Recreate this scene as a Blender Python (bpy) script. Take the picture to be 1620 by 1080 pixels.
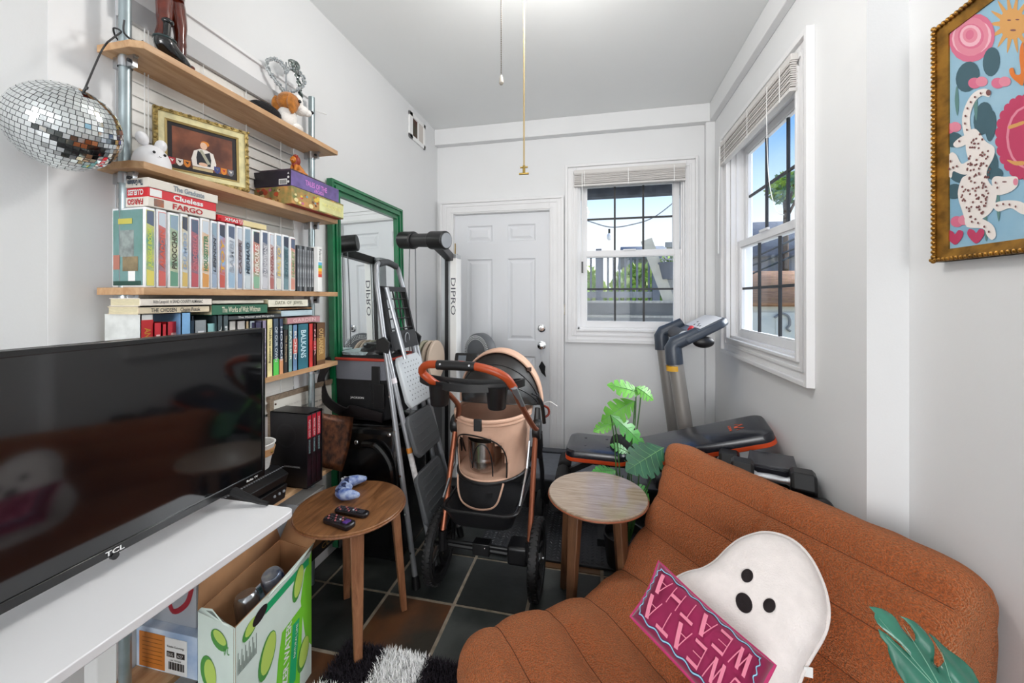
import bpy, bmesh, math, random
from math import sin, cos, pi, atan2, sqrt, radians
from mathutils import Vector as V, Matrix, noise
random.seed(7)
SC = bpy.context.scene
for o in list(bpy.data.objects): bpy.data.objects.remove(o)

# ------------------------------------------------------------ camera, sky, lights, exposure
CAMZ = 1.32; FPX = 620.0; YAW = radians(12.28)
cd = bpy.data.cameras.new('camera'); cam = bpy.data.objects.new('camera', cd); SC.collection.objects.link(cam)
cd.sensor_fit = 'HORIZONTAL'; cd.sensor_width = 36.0; cd.lens = FPX/1620*36
cd.shift_y = -(540-472)/1620.0; cd.clip_start = .02; cd.clip_end = 200
cam.location = (0, 0, CAMZ); cam.rotation_euler = (radians(90), 0, YAW)
SC.camera = cam
SC.view_settings.view_transform = 'Standard'; SC.view_settings.look = 'None'
SC.view_settings.gamma = 1; SC.view_settings.use_curve_mapping = False
SC.view_settings.exposure = 0.32

w = bpy.data.worlds.new('sky'); SC.world = w; w.use_nodes = True
nt = w.node_tree; nt.nodes.clear()
tc = nt.nodes.new('ShaderNodeTexCoord'); sp = nt.nodes.new('ShaderNodeSeparateXYZ')
rp = nt.nodes.new('ShaderNodeValToRGB'); bg = nt.nodes.new('ShaderNodeBackground'); ow = nt.nodes.new('ShaderNodeOutputWorld')
nt.links.new(tc.outputs['Generated'], sp.inputs[0]); nt.links.new(sp.outputs['Z'], rp.inputs[0])
els = rp.color_ramp.elements
els[0].position = 0.0; els[0].color = (.95, .97, 1, 1)
els[1].position = 1.0; els[1].color = (.08, .22, .6, 1)
for p_, c_ in ((.16, (.88, .94, 1, 1)), (.25, (.55, .75, 1, 1)), (.36, (.17, .42, .9, 1)), (.5, (.11, .3, .75, 1))):
    e = els.new(p_); e.color = c_
nt.links.new(rp.outputs[0], bg.inputs[0]); bg.inputs[1].default_value = 1.05
nt.links.new(bg.outputs[0], ow.inputs[0])

def lamp(name, kind, loc, energy, size=None, sy=None, direction=None, color=(1, 1, 1), angle=None):
    l = bpy.data.lights.new(name, kind); l.energy = energy; l.color = color
    if kind == 'AREA':
        l.shape = 'RECTANGLE'; l.size = size; l.size_y = sy or size
    if kind == 'POINT': l.shadow_soft_size = size
    if angle: l.angle = angle
    o = bpy.data.objects.new(name, l); SC.collection.objects.link(o); o.location = loc
    if direction: o.rotation_euler = V(direction).to_track_quat('-Z', 'Y').to_euler()
    return o
lamp('sun', 'SUN', (4, 4, 6), 7.5, direction=(-.80, -.25, -.50), color=(1, .985, .96), angle=radians(50))
lamp('rear_fill', 'AREA', (-.2, -3.9, 1.5), 88, 2.0, 1.7, direction=(0, 1, .03), color=(1, .99, .98))  # fill light added behind the camera to brighten the room
lamp('ceiling_lamp_light', 'POINT', (-.20, 1.40, 2.44), 17, .10, color=(1, .975, .94))

# ------------------------------------------------------------ helpers
FW = V((-sin(YAW), cos(YAW), 0)); RT = V((cos(YAW), sin(YAW), 0)); UP = V((0, 0, 1))
def P(u, v, X=None, Y=None, Z=None, D=None):
    """point on the ray of photo pixel (u,v) where it meets the room plane X, Y or Z (or forward distance D)"""
    d = FW + RT*((u-810)/FPX) + UP*((472-v)/FPX)
    if X is not None: k = X/d.x
    elif Y is not None: k = Y/d.y
    elif Z is not None: k = (Z-CAMZ)/d.z
    else: k = D
    return V((0, 0, CAMZ)) + d*k
def Yu(u, X): return P(u, 472, X=X).y
def Xu(u, Y): return P(u, 472, Y=Y).x
def Zv(u, v, X=None, Y=None): return P(u, v, X=X, Y=Y).z

def lin(h):
    if isinstance(h, str):
        h = h.lstrip('#'); r = [int(h[i:i+2], 16)/255 for i in (0, 2, 4)]
        return tuple((c/12.92 if c <= .04045 else ((c+.055)/1.055)**2.4) for c in r) + (1,)
    return tuple(h)[:3] + (1,)
MC = {}
def mat(name, col, rough=.5, metal=0, var=0, scale=8, bump=0, bscale=60, coat=0, stretch=None, wood=False, col2=None, trans=0, emit=0, sheen=0, rnd=0, spec=None):
    if name in MC: return MC[name]
    m = bpy.data.materials.new(name); MC[name] = m; m.use_nodes = True
    n = m.node_tree; b = n.nodes['Principled BSDF']; L = n.links.new
    c = lin(col); b.inputs['Base Color'].default_value = c
    b.inputs['Roughness'].default_value = rough; b.inputs['Metallic'].default_value = metal
    if coat: b.inputs['Coat Weight'].default_value = coat; b.inputs['Coat Roughness'].default_value = .08
    if sheen: b.inputs['Sheen Weight'].default_value = sheen; b.inputs['Sheen Roughness'].default_value = .4
    if trans: b.inputs['Transmission Weight'].default_value = trans
    if spec is not None: b.inputs['Specular IOR Level'].default_value = spec
    if emit: b.inputs['Emission Color'].default_value = c; b.inputs['Emission Strength'].default_value = emit
    t = n.nodes.new('ShaderNodeTexCoord'); mp = n.nodes.new('ShaderNodeMapping'); L(t.outputs['Object'], mp.inputs[0])
    if stretch: mp.inputs['Scale'].default_value = stretch
    if var or wood or col2:
        nz = n.nodes.new('ShaderNodeTexNoise'); nz.inputs['Scale'].default_value = scale; nz.inputs['Detail'].default_value = 6
        L(mp.outputs[0], nz.inputs['Vector'])
        r = n.nodes.new('ShaderNodeValToRGB'); e = r.color_ramp.elements
        c2 = lin(col2) if col2 else tuple(max(0, x*(1-var)) for x in c[:3])+(1,)
        c1 = c if col2 else tuple(min(1, x*(1+var)) for x in c[:3])+(1,)
        e[0].position = .35; e[0].color = c2; e[1].position = .65; e[1].color = c1
        if wood:
            nz.inputs['Distortion'].default_value = 1.2; nz.inputs['Roughness'].default_value = .65
        L(nz.outputs['Fac'], r.inputs[0])
        last = r.outputs[0]
        if rnd:
            oi = n.nodes.new('ShaderNodeObjectInfo'); hs = n.nodes.new('ShaderNodeHueSaturation'); ma = n.nodes.new('ShaderNodeMapRange')
            ma.inputs[3].default_value = 1-rnd; ma.inputs[4].default_value = 1+rnd
            L(oi.outputs['Random'], ma.inputs[0]); L(ma.outputs[0], hs.inputs['Value']); L(last, hs.inputs['Color']); last = hs.outputs[0]
        L(last, b.inputs['Base Color'])
    if bump:
        nb = n.nodes.new('ShaderNodeTexNoise'); nb.inputs['Scale'].default_value = bscale; nb.inputs['Detail'].default_value = 3
        L(mp.outputs[0], nb.inputs['Vector'])
        bp = n.nodes.new('ShaderNodeBump'); bp.inputs['Strength'].default_value = bump; bp.inputs['Distance'].default_value = .004
        L(nb.outputs['Fac'], bp.inputs['Height']); L(bp.outputs[0], b.inputs['Normal'])
    return m
def glassmat(name='window_glass', tint=(.97, .99, 1), refl=.06):
    if name in MC: return MC[name]
    m = bpy.data.materials.new(name); MC[name] = m; m.use_nodes = True; n = m.node_tree; n.nodes.clear()
    o = n.nodes.new('ShaderNodeOutputMaterial'); a = n.nodes.new('ShaderNodeBsdfTransparent'); g = n.nodes.new('ShaderNodeBsdfGlossy')
    mx = n.nodes.new('ShaderNodeMixShader'); lw_ = n.nodes.new('ShaderNodeLayerWeight'); lw_.inputs[0].default_value = .5
    pw = n.nodes.new('ShaderNodeMath'); pw.operation = 'POWER'; pw.inputs[1].default_value = 5; n.links.new(lw_.outputs['Facing'], pw.inputs[0])
    fr = n.nodes.new('ShaderNodeMapRange'); fr.inputs[3].default_value = .008; fr.inputs[4].default_value = .45; n.links.new(pw.outputs[0], fr.inputs[0])
    a.inputs[0].default_value = tint+(1,); g.inputs['Roughness'].default_value = .02
    n.links.new(fr.outputs[0], mx.inputs[0]); n.links.new(a.outputs[0], mx.inputs[1]); n.links.new(g.outputs[0], mx.inputs[2])
    n.links.new(mx.outputs[0], o.inputs[0]); return m

WL = {}
class MB:
    def __init__(s): s.v = []; s.f = []; s.m = []
    def add(s, vs, fs, mi=0):
        b = len(s.v); s.v += [tuple(x) for x in vs]; s.f += [tuple(i+b for i in f) for f in fs]; s.m += [mi]*len(fs); return s
    def box(s, x0, x1, y0, y1, z0, z1, mi=0, M=None):
        if x1 < x0: x0, x1 = x1, x0
        if y1 < y0: y0, y1 = y1, y0
        if z1 < z0: z0, z1 = z1, z0
        vs = [V((x, y, z)) for z in (z0, z1) for y in (y0, y1) for x in (x0, x1)]
        fs = [(0, 2, 3, 1), (4, 5, 7, 6), (0, 1, 5, 4), (2, 6, 7, 3), (0, 4, 6, 2), (1, 3, 7, 5)]
        if M is not None:
            vs = [M @ x for x in vs]
            if M.to_3x3().determinant() < 0: fs = [f[::-1] for f in fs]
        return s.add(vs, fs, mi)
    def frame(s, x0, x1, z0, z1, wd, y0, y1, mi=0, M=None):
        s.box(x0, x0+wd, y0, y1, z0, z1, mi, M); s.box(x1-wd, x1, y0, y1, z0, z1, mi, M)
        s.box(x0+wd, x1-wd, y0, y1, z1-wd, z1, mi, M); s.box(x0+wd, x1-wd, y0, y1, z0, z0+wd, mi, M); return s
    def tube(s, pts, r, n=8, mi=0, closed=False, cap=True, flat=1.0, flatdir=None):
        pts = [V(p) for p in pts]; k = len(pts)
        rs = r if isinstance(r, (list, tuple)) else [r]*k
        b = len(s.v); up = None; rings = []
        for i, p in enumerate(pts):
            if closed: t = pts[(i+1) % k]-pts[i-1]
            else: t = pts[min(i+1, k-1)]-pts[max(i-1, 0)]
            if t.length < 1e-9: t = V((0, 0, 1))
            t.normalize()
            if up is None:
                up = V(flatdir) if flatdir is not None else (V((0, 0, 1)) if abs(t.z) < .9 else V((1, 0, 0)))
            elif flatdir is not None: up = V(flatdir)
            u = up - t*up.dot(t)
            if u.length < 1e-6: u = V((1, 0, 0)) - t*t.x
            u.normalize(); up = u; w_ = t.cross(u)
            for j in range(n):
                a = 2*pi*(j+.5)/n
                s.v.append(tuple(p + (u*cos(a)*flat + w_*sin(a))*rs[i]))
        for i in range(k if closed else k-1):
            i2 = (i+1) % k
            for j in range(n):
                j2 = (j+1) % n
                s.f.append((b+i*n+j, b+i*n+j2, b+i2*n+j2, b+i2*n+j)); s.m.append(mi)
        if cap and not closed:
            s.f.append(tuple(b+j for j in range(n))[::-1]); s.m.append(mi)
            s.f.append(tuple(b+(k-1)*n+j for j in range(n))); s.m.append(mi)
        return s
    def cyl(s, p0, p1, r0, r1=None, n=16, mi=0): return s.tube([p0, p1], [r0, r0 if r1 is None else r1], n, mi)
    def lathe(s, prof, c=(0, 0, 0), n=24, mi=0, M=None, arc=2*pi):
        b = len(s.v); full = abs(arc-2*pi) < 1e-6; nn = n if full else n+1
        for r, z in prof:
            for j in range(nn):
                a = arc*j/n; p = V((r*cos(a), r*sin(a), z))
                if M is not None: p = M @ p
                s.v.append(tuple(p+V(c)))
        for i in range(len(prof)-1):
            for j in range(n):
                j2 = (j+1) % nn
                s.f.append((b+i*nn+j, b+i*nn+j2, b+(i+1)*nn+j2, b+(i+1)*nn+j)); s.m.append(mi)
        return s
    def ell(s, c, r, mi=0, nu=20, nv=12, M=None):
        if not isinstance(r, (tuple, list)): r = (r, r, r)
        b = len(s.v)
        for i in range(nv+1):
            a = pi*i/nv - pi/2
            for j in range(nu):
                t = 2*pi*j/nu; p = V((r[0]*cos(a)*cos(t), r[1]*cos(a)*sin(t), r[2]*sin(a)))
                if M is not None: p = M @ p
                s.v.append(tuple(p+V(c)))
        for i in range(nv):
            for j in range(nu):
                j2 = (j+1) % nu
                s.f.append((b+i*nu+j, b+i*nu+j2, b+(i+1)*nu+j2, b+(i+1)*nu+j)); s.m.append(mi)
        return s
    def prism(s, pts, d, mi=0, mi2=None):
        pts = [V(p) for p in pts]; d = V(d); k = len(pts)
        vs = pts+[p+d for p in pts]
        nrm = V((0, 0, 0))
        for i in range(k): nrm += pts[i].cross(pts[(i+1) % k])
        flip = nrm.dot(d) < 0
        f1 = tuple(range(k))[::-1]; f2 = tuple(range(k, 2*k)); sd = [(i, (i+1) % k, k+(i+1) % k, k+i) for i in range(k)]
        if flip: f1 = f1[::-1]; f2 = f2[::-1]; sd = [q[::-1] for q in sd]
        s.add(vs, [f1], mi); b = len(s.v)-2*k
        s.f.append(tuple(b+i for i in f2)); s.m.append(mi)
        for q in sd: s.f.append(tuple(b+i for i in q)); s.m.append(mi if mi2 is None else mi2)
        return s
    def grid(s, fn, nu, nv, mi=0, wu=False, wv=False):
        b = len(s.v)
        for i in range(nu):
            for j in range(nv): s.v.append(tuple(fn(i, j)))
        for i in range(nu if wu else nu-1):
            for j in range(nv if wv else nv-1):
                i2 = (i+1) % nu; j2 = (j+1) % nv
                s.f.append((b+i*nv+j, b+i2*nv+j, b+i2*nv+j2, b+i*nv+j2)); s.m.append(mi)
        return s
    def build(s, name, mats, parent=None, label=None, cat=None, group=None, kind=None, bevel=0, seg=2, sub=0, sharp=35, loc=None, solid=0):
        if not isinstance(mats, (list, tuple)): mats = [mats]
        if parent is not None: off = WL[parent.name]
        elif loc is not None: off = V(loc)
        elif kind == 'structure': off = V((0, 0, 0))
        else:
            xs = [p[0] for p in s.v]; ys = [p[1] for p in s.v]; zs = [p[2] for p in s.v]
            off = V(((min(xs)+max(xs))/2, (min(ys)+max(ys))/2, min(zs)))
        me = bpy.data.meshes.new(name)
        me.from_pydata([tuple(V(p)-off) for p in s.v], [], s.f)
        for m in mats: me.materials.append(m)
        me.polygons.foreach_set('material_index', s.m)
        me.validate(); me.shade_smooth(); me.set_sharp_from_angle(angle=radians(sharp))
        o = bpy.data.objects.new(name, me); SC.collection.objects.link(o)
        if parent is not None: o.parent = parent; WL[o.name] = off
        else: o.location = off; WL[o.name] = off
        if solid:
            q = o.modifiers.new('solid', 'SOLIDIFY'); q.thickness = solid; q.offset = 0
        if bevel:
            q = o.modifiers.new('bevel', 'BEVEL'); q.width = bevel; q.segments = seg; q.limit_method = 'ANGLE'; q.angle_limit = radians(40)
        if sub:
            q = o.modifiers.new('sub', 'SUBSURF'); q.levels = sub; q.render_levels = sub
        tags(o, label, cat, group, kind); return o
def tags(o, label=None, cat=None, group=None, kind=None):
    if label: o['label'] = label
    if cat: o['category'] = cat
    if group: o['group'] = group
    if kind: o['kind'] = kind
def emp(name, loc, label=None, cat=None, group=None, kind=None, parent=None):
    o = bpy.data.objects.new(name, None); SC.collection.objects.link(o); o.empty_display_size = .05
    o.location = V(loc) - (WL[parent.name] if parent else V((0, 0, 0))); WL[o.name] = V(loc)
    if parent: o.parent = parent
    tags(o, label, cat, group, kind); return o
def inst(src, parent, loc, rot=None, scale=None, matx=None):
    """another object that shares src's mesh; loc is in the parent's space"""
    o = src.copy(); SC.collection.objects.link(o); o.parent = parent; o.location = loc
    if rot: o.rotation_euler = rot
    if scale: o.scale = scale
    return o
def spl(pts, n=6, closed=False):
    pts = [V(p) for p in pts]; out = []; k = len(pts)
    for i in range(k if closed else k-1):
        if closed: a, b, c, d = pts[i-1], pts[i], pts[(i+1) % k], pts[(i+2) % k]
        else: a, b, c, d = pts[max(i-1, 0)], pts[i], pts[i+1], pts[min(i+2, k-1)]
        for j in range(n):
            t = j/n; out.append(.5*((2*b)+(c-a)*t+(2*a-5*b+4*c-d)*t*t+(3*b-a-3*c+d)*t**3))
    if not closed: out.append(pts[-1])
    return out
def frameM(o, x, y):
    """matrix with local x,y axes (z = x cross y) at o"""
    x = V(x).normalized(); z = x.cross(V(y)).normalized(); y = z.cross(x)
    return Matrix(((x.x, y.x, z.x, o[0]), (x.y, y.y, z.y, o[1]), (x.z, y.z, z.z, o[2]), (0, 0, 0, 1)))
TXC = {}
def text(s, o, x, y, w_, h_, m, parent, name='lettering', depth=.0006, shear=0, label=None, bold=0):
    """flat lettering fitted into w_ x h_ centred at o, reading along x with letter tops towards y"""
    key = (s, shear, bold)
    if key not in TXC:
        c = bpy.data.curves.new('t', 'FONT'); c.body = s; c.size = 1; c.resolution_u = 2; c.shear = shear; c.offset = bold
        c.align_x = 'LEFT'; ob = bpy.data.objects.new('t', c)
        me = bpy.data.meshes.new_from_object(ob)
        TXC[key] = ([tuple(q.co) for q in me.vertices], [tuple(q.vertices) for q in me.polygons])
        bpy.data.objects.remove(ob); bpy.data.meshes.remove(me)
    vs, fs = TXC[key]
    if not vs: return None
    x0 = min(q[0] for q in vs); x1 = max(q[0] for q in vs); y0 = min(q[1] for q in vs); y1 = max(q[1] for q in vs)
    M = frameM(V(o), x, y); sx = w_/(x1-x0); sy = h_/(y1-y0)
    mb = MB(); mb.add([M @ V(((q[0]-(x0+x1)/2)*sx, (q[1]-(y0+y1)/2)*sy, depth)) for q in vs], fs)
    return mb.build(name, m, parent, label)

# ------------------------------------------------------------ common materials
WALL = mat('wall_paint', '#e6e7e8', .75, var=.012, scale=2, bump=.06, bscale=140)
CEIL = mat('ceiling_paint', '#eceeee', .85, var=.01, scale=2)
TRIM = mat('trim_paint', '#e9e9ea', .42, var=.015, scale=6)
DOORP = mat('door_paint', '#e1e3e7', .45, var=.01, scale=3)
BLK = mat('black_plastic', '#151517', .4)
BLKG = mat('glossy_black', '#08080a', .12, coat=.3)
BLKF = mat('black_fabric', '#141417', .85, var=.2, scale=40, bump=.3, bscale=300)
GRY = mat('grey_plastic', '#8c9096', .5)
STEEL = mat('steel', '#b9bcc0', .28, 1)
CHROME = mat('chrome', '#d8dadc', .1, 1)
GALV = mat('galvanized', '#a5b2b6', .38, .85, var=.15, scale=14)
WHITE = mat('white_plain', '#f0f0ef', .55)
OAK = mat('plywood', '#cfa981', .5, wood=True, col2='#b58a60', scale=5, stretch=(6, .7, 3), bump=.05)
WALNUT = mat('walnut_veneer', '#9a6b45', .34, wood=True, col2='#6b4529', scale=4, stretch=(8, 1.2, 8))
WALNUTL = mat('walnut_leg', '#99694a', .45, wood=True, col2='#74492f', scale=5, stretch=(9, 9, 1))
GLASS = glassmat()
# ------------------------------------------------------------ the room shell
XL, XR, XN, YB, YR, ZC, YJ = -1.358, .85, .965, 3.19, -4.0, 2.76, 1.48
# floor of slate tiles in pale grout
fl = MB().box(XL-.1, XN+.1, YR-.1, YB+.1, -.08, -.004).build('floor', mat('grout', '#9c8f7e', .9, var=.2, scale=30), kind='structure')
def slate(name, a, b_, c_, rnd):
    m = mat(name, a, .42, var=.3, scale=3, bump=.5, bscale=14, rnd=rnd)
    n = m.node_tree; L = n.links.new; r = [q for q in n.nodes if q.type == 'VALTORGB'][0]; e = r.color_ramp.elements
    e[0].color = lin(b_); e[1].color = lin(a); x = e.new(.52); x.color = lin(c_)
    oi = n.nodes.new('ShaderNodeObjectInfo'); mp = [q for q in n.nodes if q.type == 'MAPPING'][0]
    vm = n.nodes.new('ShaderNodeVectorMath'); vm.operation = 'SCALE'; vm.inputs[0].default_value = (13, 7, 5)
    L(oi.outputs['Random'], vm.inputs['Scale']); L(vm.outputs[0], mp.inputs['Location']); return m
SLD = slate('slate_dark', '#4a4d4b', '#202322', '#303432', .25)
SLR = slate('slate_rust', '#6f5436', '#38342d', '#633f28', .1)
tm = {}
def tile_mesh(m):
    t = MB(); q = .149; nx = 7
    t.grid(lambda i, j: (-q+2*q*i/(nx-1), -q+2*q*j/(nx-1), .0022*noise.noise(V((i*.9, j*.9, 3)))*(0 if i in (0, nx-1) or j in (0, nx-1) else 1)), nx, nx)
    t.box(-q, q, -q, q, -.008, -.0005)
    return t
proto = {}
for m in (SLD, SLR):
    o = tile_mesh(m).build('tile', m, fl, bevel=0); proto[m.name] = o
x0t, y0t, T = -.605, 1.60, .3135
first = {'slate_dark': True, 'slate_rust': True}
rr = random.Random(3)
for i in range(-3, 6):
    for j in range(-19, 6):
        cx = x0t+T*(i-.5); cy = y0t+T*(j+.5)
        if cx-T/2 > XN or cy-T/2 > YB or cy+T/2 < YR or cx+T/2 < XL: continue
        rust = (i, j) in ((0, -1), (-1, -2), (2, 1), (3, -2), (1, -4)) or rr.random() < .10
        if (i, j) in ((1, 0), (0, 0), (1, -1), (-1, -1), (-1, 0), (2, 0)): rust = False
        m = SLR if rust else SLD; src = proto[m.name]
        if first[m.name]: o = src; first[m.name] = False
        else: o = inst(src, fl, (0, 0, 0))
        o.location = (cx, cy, rr.uniform(-.0015, .001)); o.rotation_euler = (0, 0, rr.choice((0, pi/2, pi, -pi/2)))

def wallrects(mb, a0, a1, z0, z1, holes, fn, mi=0):
    xs = sorted({a0, a1}|{h[0] for h in holes}|{h[1] for h in holes}); zs = sorted({z0, z1}|{h[2] for h in holes}|{h[3] for h in holes})
    for i in range(len(xs)-1):
        for j in range(len(zs)-1):
            cx, cz = (xs[i]+xs[i+1])/2, (zs[j]+zs[j+1])/2
            if any(h[0] < cx < h[1] and h[2] < cz < h[3] for h in holes): continue
            fn(mb, xs[i], xs[i+1], zs[j], zs[j+1])
WBH = (-.152, .648, 1.075, 2.285)          # opening of the back window
WRH = (1.895, 2.805, 1.065, 2.29)          # opening of the right window (along Y)
DH = (-1.206, -.378, 0, 2.04)
b = MB(); wallrects(b, XL-.12, XN+.15, -.05, ZC, [WBH, DH], lambda m, p, q, r, s: m.box(p, q, YB, YB+.14, r, s))
b.build('wall_back', WALL, kind='structure')
b = MB(); wallrects(b, YJ+.012, YB, -.05, ZC, [WRH], lambda m, p, q, r, s: m.box(XR, XR+.115, p, q, r, s))
b.build('wall_right', WALL, kind='structure')
MB().box(XN, XN+.12, YR, YJ, -.05, ZC).build('wall_right', WALL, kind='structure')
MB().box(XR, XN+.12, YJ, YJ+.012, -.05, ZC).build('wall_right', WALL, kind='structure')
MB().box(XL-.12, XL, YR, YB, -.05, ZC).build('wall_left', WALL, kind='structure')
b = MB(); wallrects(b, XL-.12, XN+.12, -.05, ZC, [(-1.2, .8, .7, 2.4)], lambda m, p, q, r, s: m.box(p, q, YR-.12, YR, r, s))
b.build('wall_front', WALL, kind='structure')
b = MB(); b.frame(-1.24, .84, .66, 2.44, .09, YR-.1, YR+.02); b.box(-.22, -.18, YR-.09, YR-.04, .7, 2.4)
wf = b.build('added_window', TRIM, kind='structure'); MB().box(-1.2, .8, YR-.07, YR-.064, .7, 2.4).build('pane', GLASS, wf)  # unseen window, added behind the camera to go with the fill light
MB().box(XL-.12, XN+.12, YR-.12, YB+.14, ZC, ZC+.1).build('ceiling', CEIL, kind='structure')
MB().box(XL, XR, 3.125, YB, 2.625, ZC).build('trim_1', WALL, kind='structure', bevel=.004)
MB().box(.808, XR, YJ, 3.125, 2.625, ZC).build('trim_2', WALL, kind='structure', bevel=.004)
b = MB(); b.box(.786, XR, 3.14, YB, 0, 2.625); b.build('trim_3', WALL, kind='structure', bevel=.003)
MB().box(XL, XL+.012, YR, YB, 0, .10).build('baseboard_left', TRIM, kind='structure', bevel=.003)
b = MB(); b.box(-.31, .786, YB-.012, YB, 0, .10); b.build('baseboard_back', TRIM, kind='structure', bevel=.003)
b = MB(); b.box(XR-.012, XR, YJ, 3.14, 0, .10); b.box(XN-.012, XN, YR, YJ, 0, .10); b.build('baseboard_right', TRIM, kind='structure', bevel=.003)

# ------------------------------------------------------------ door at the back
dr = emp('door_1', (-.79, YB, 0), kind='structure', label='white six-panel door at the back with silver knob and deadbolt')
b = MB(); YD = YB+.02
pan = [(-1.094, -.868, 1.80, 1.94), (-.737, -.500, 1.80, 1.94), (-1.094, -.868, .97, 1.655), (-.737, -.500, .97, 1.655), (-1.094, -.868, .22, .84), (-.737, -.500, .22, .84)]
xs = [-1.203, -1.094, -.868, -.737, -.500, -.381]; 
wallrects(b, -1.203, -.381, .008, 2.035, pan, lambda m, p, q, r, s: m.box(p, q, YD, YD+.038, r, s))
b.box(-1.2, -.385, YD+.02, YD+.036, .02, 2.03)
b.build('door_slab', DOORP, dr)
for (p, q, r, s) in pan:
    b = MB()
    def ringp(i, j, p=p, q=q, r=r, s=s):
        ins, d = [(0, .0), (.012, .010), (.022, .010), (.042, .002)][i]
        return [(p+ins, YD+d, r+ins), (q-ins, YD+d, r+ins), (q-ins, YD+d, s-ins), (p+ins, YD+d, s-ins)][j]
    b.grid(ringp, 4, 4, wv=True); n = len(b.v); b.f.append((n-4, n-3, n-2, n-1)); b.m.append(0)
    b.build('door_panel', DOORP, dr, sharp=20)
kn = P(857, 546, Y=YD); db = P(857, 519, Y=YD)
b = MB(); MK = frameM((0, 0, 0), (1, 0, 0), (0, 0, 1)); MK = Matrix.Rotation(pi/2, 4, 'X')
b.lathe([(.034, 0), (.034, .006), (.014, .010), (.012, .03), (.024, .038), (.030, .05), (.026, .062), (0, .066)], kn, 24, M=MK)
b.build('door_handle', CHROME, dr)
b = MB(); b.lathe([(.032, 0), (.032, .010), (.024, .014), (.022, .020), (0, .021)], db, 24, M=MK); b.box(db.x-.005, db.x+.005, YD-.035, YD-.018, db.z-.014, db.z+.014)
b.build('deadbolt', CHROME, dr)
for z in (1.75, 1.05, .25): MB().cyl((-1.203, YD-.004, z-.045), (-1.203, YD-.004, z+.045), .007).build('hinge', mat('brass_old', '#9a8350', .4, .9), dr)
b = MB()
for x0, x1 in ((-1.328, -1.206), (-.378, -.262)):
    s_ = 1 if x0 < -1 else -1
    b.box(x0, x1, YB-.018, YB, 0, 2.13); xo = x0 if s_ > 0 else x1
    b.box(xo, xo+s_*.022, YB-.03, YB, 0, 2.13); b.box(xo+s_*.05, xo+s_*.062, YB-.024, YB, 0, 2.10); b.box(xo+s_*.088, xo+s_*.106, YB-.024, YB, 0, 2.06)
b.box(-1.206, -.378, YB-.018, YB, 2.04, 2.13); b.box(-1.328, -.262, YB-.03, YB, 2.13, 2.152); b.box(-1.27, -.32, YB-.024, YB, 2.10, 2.112); b.box(-1.22, -.36, YB-.024, YB, 2.05, 2.066)
b.box(-1.212, -1.203, YB, YB+.1, 0, 2.04); b.box(-.381, -.372, YB, YB+.1, 0, 2.04); b.box(-1.21, -.375, YB, YB+.1, 2.036, 2.045)
b.build('trim_5', TRIM, kind='structure', bevel=.002)
b = MB(); tg = P(857, 566, Y=YD-.05)
b.tube(spl([kn+V((0, -.05, .005)), tg+V((-.006, 0, 0)), tg+V((0, 0, -.03)), tg+V((.006, 0, 0)), kn+V((.002, -.05, .005))], 4), .0015, 5, 1)
b.prism([tg+V(q) for q in ((0, 0, -.025), (.03, 0, -.07), (.026, 0, -.115), (.034, 0, -.155), (-.002, 0, -.12), (-.024, 0, -.07))], (0, .008, 0), 0)
b.build('door_hanger', [BLKF, mat('cord_white', '#dcdcdc', .7)], label='black cloth tag hanging by a string from the door knob', cat='tag')
b = MB(); q = P(891, 489, Y=YB); b.box(q.x-.012, q.x+.018, YB-.014, YB, q.z-.045, q.z+.04); sw = b.build('light_switch', mat('switch_plate', '#d2ccc0', .4), label='small beige light switch plate between the door and the back window', cat='light switch', bevel=.003)
MB().box(q.x-.004, q.x+.010, YB-.02, YB-.012, q.z-.022, q.z+.018).build('rocker', WHITE, sw)

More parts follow.
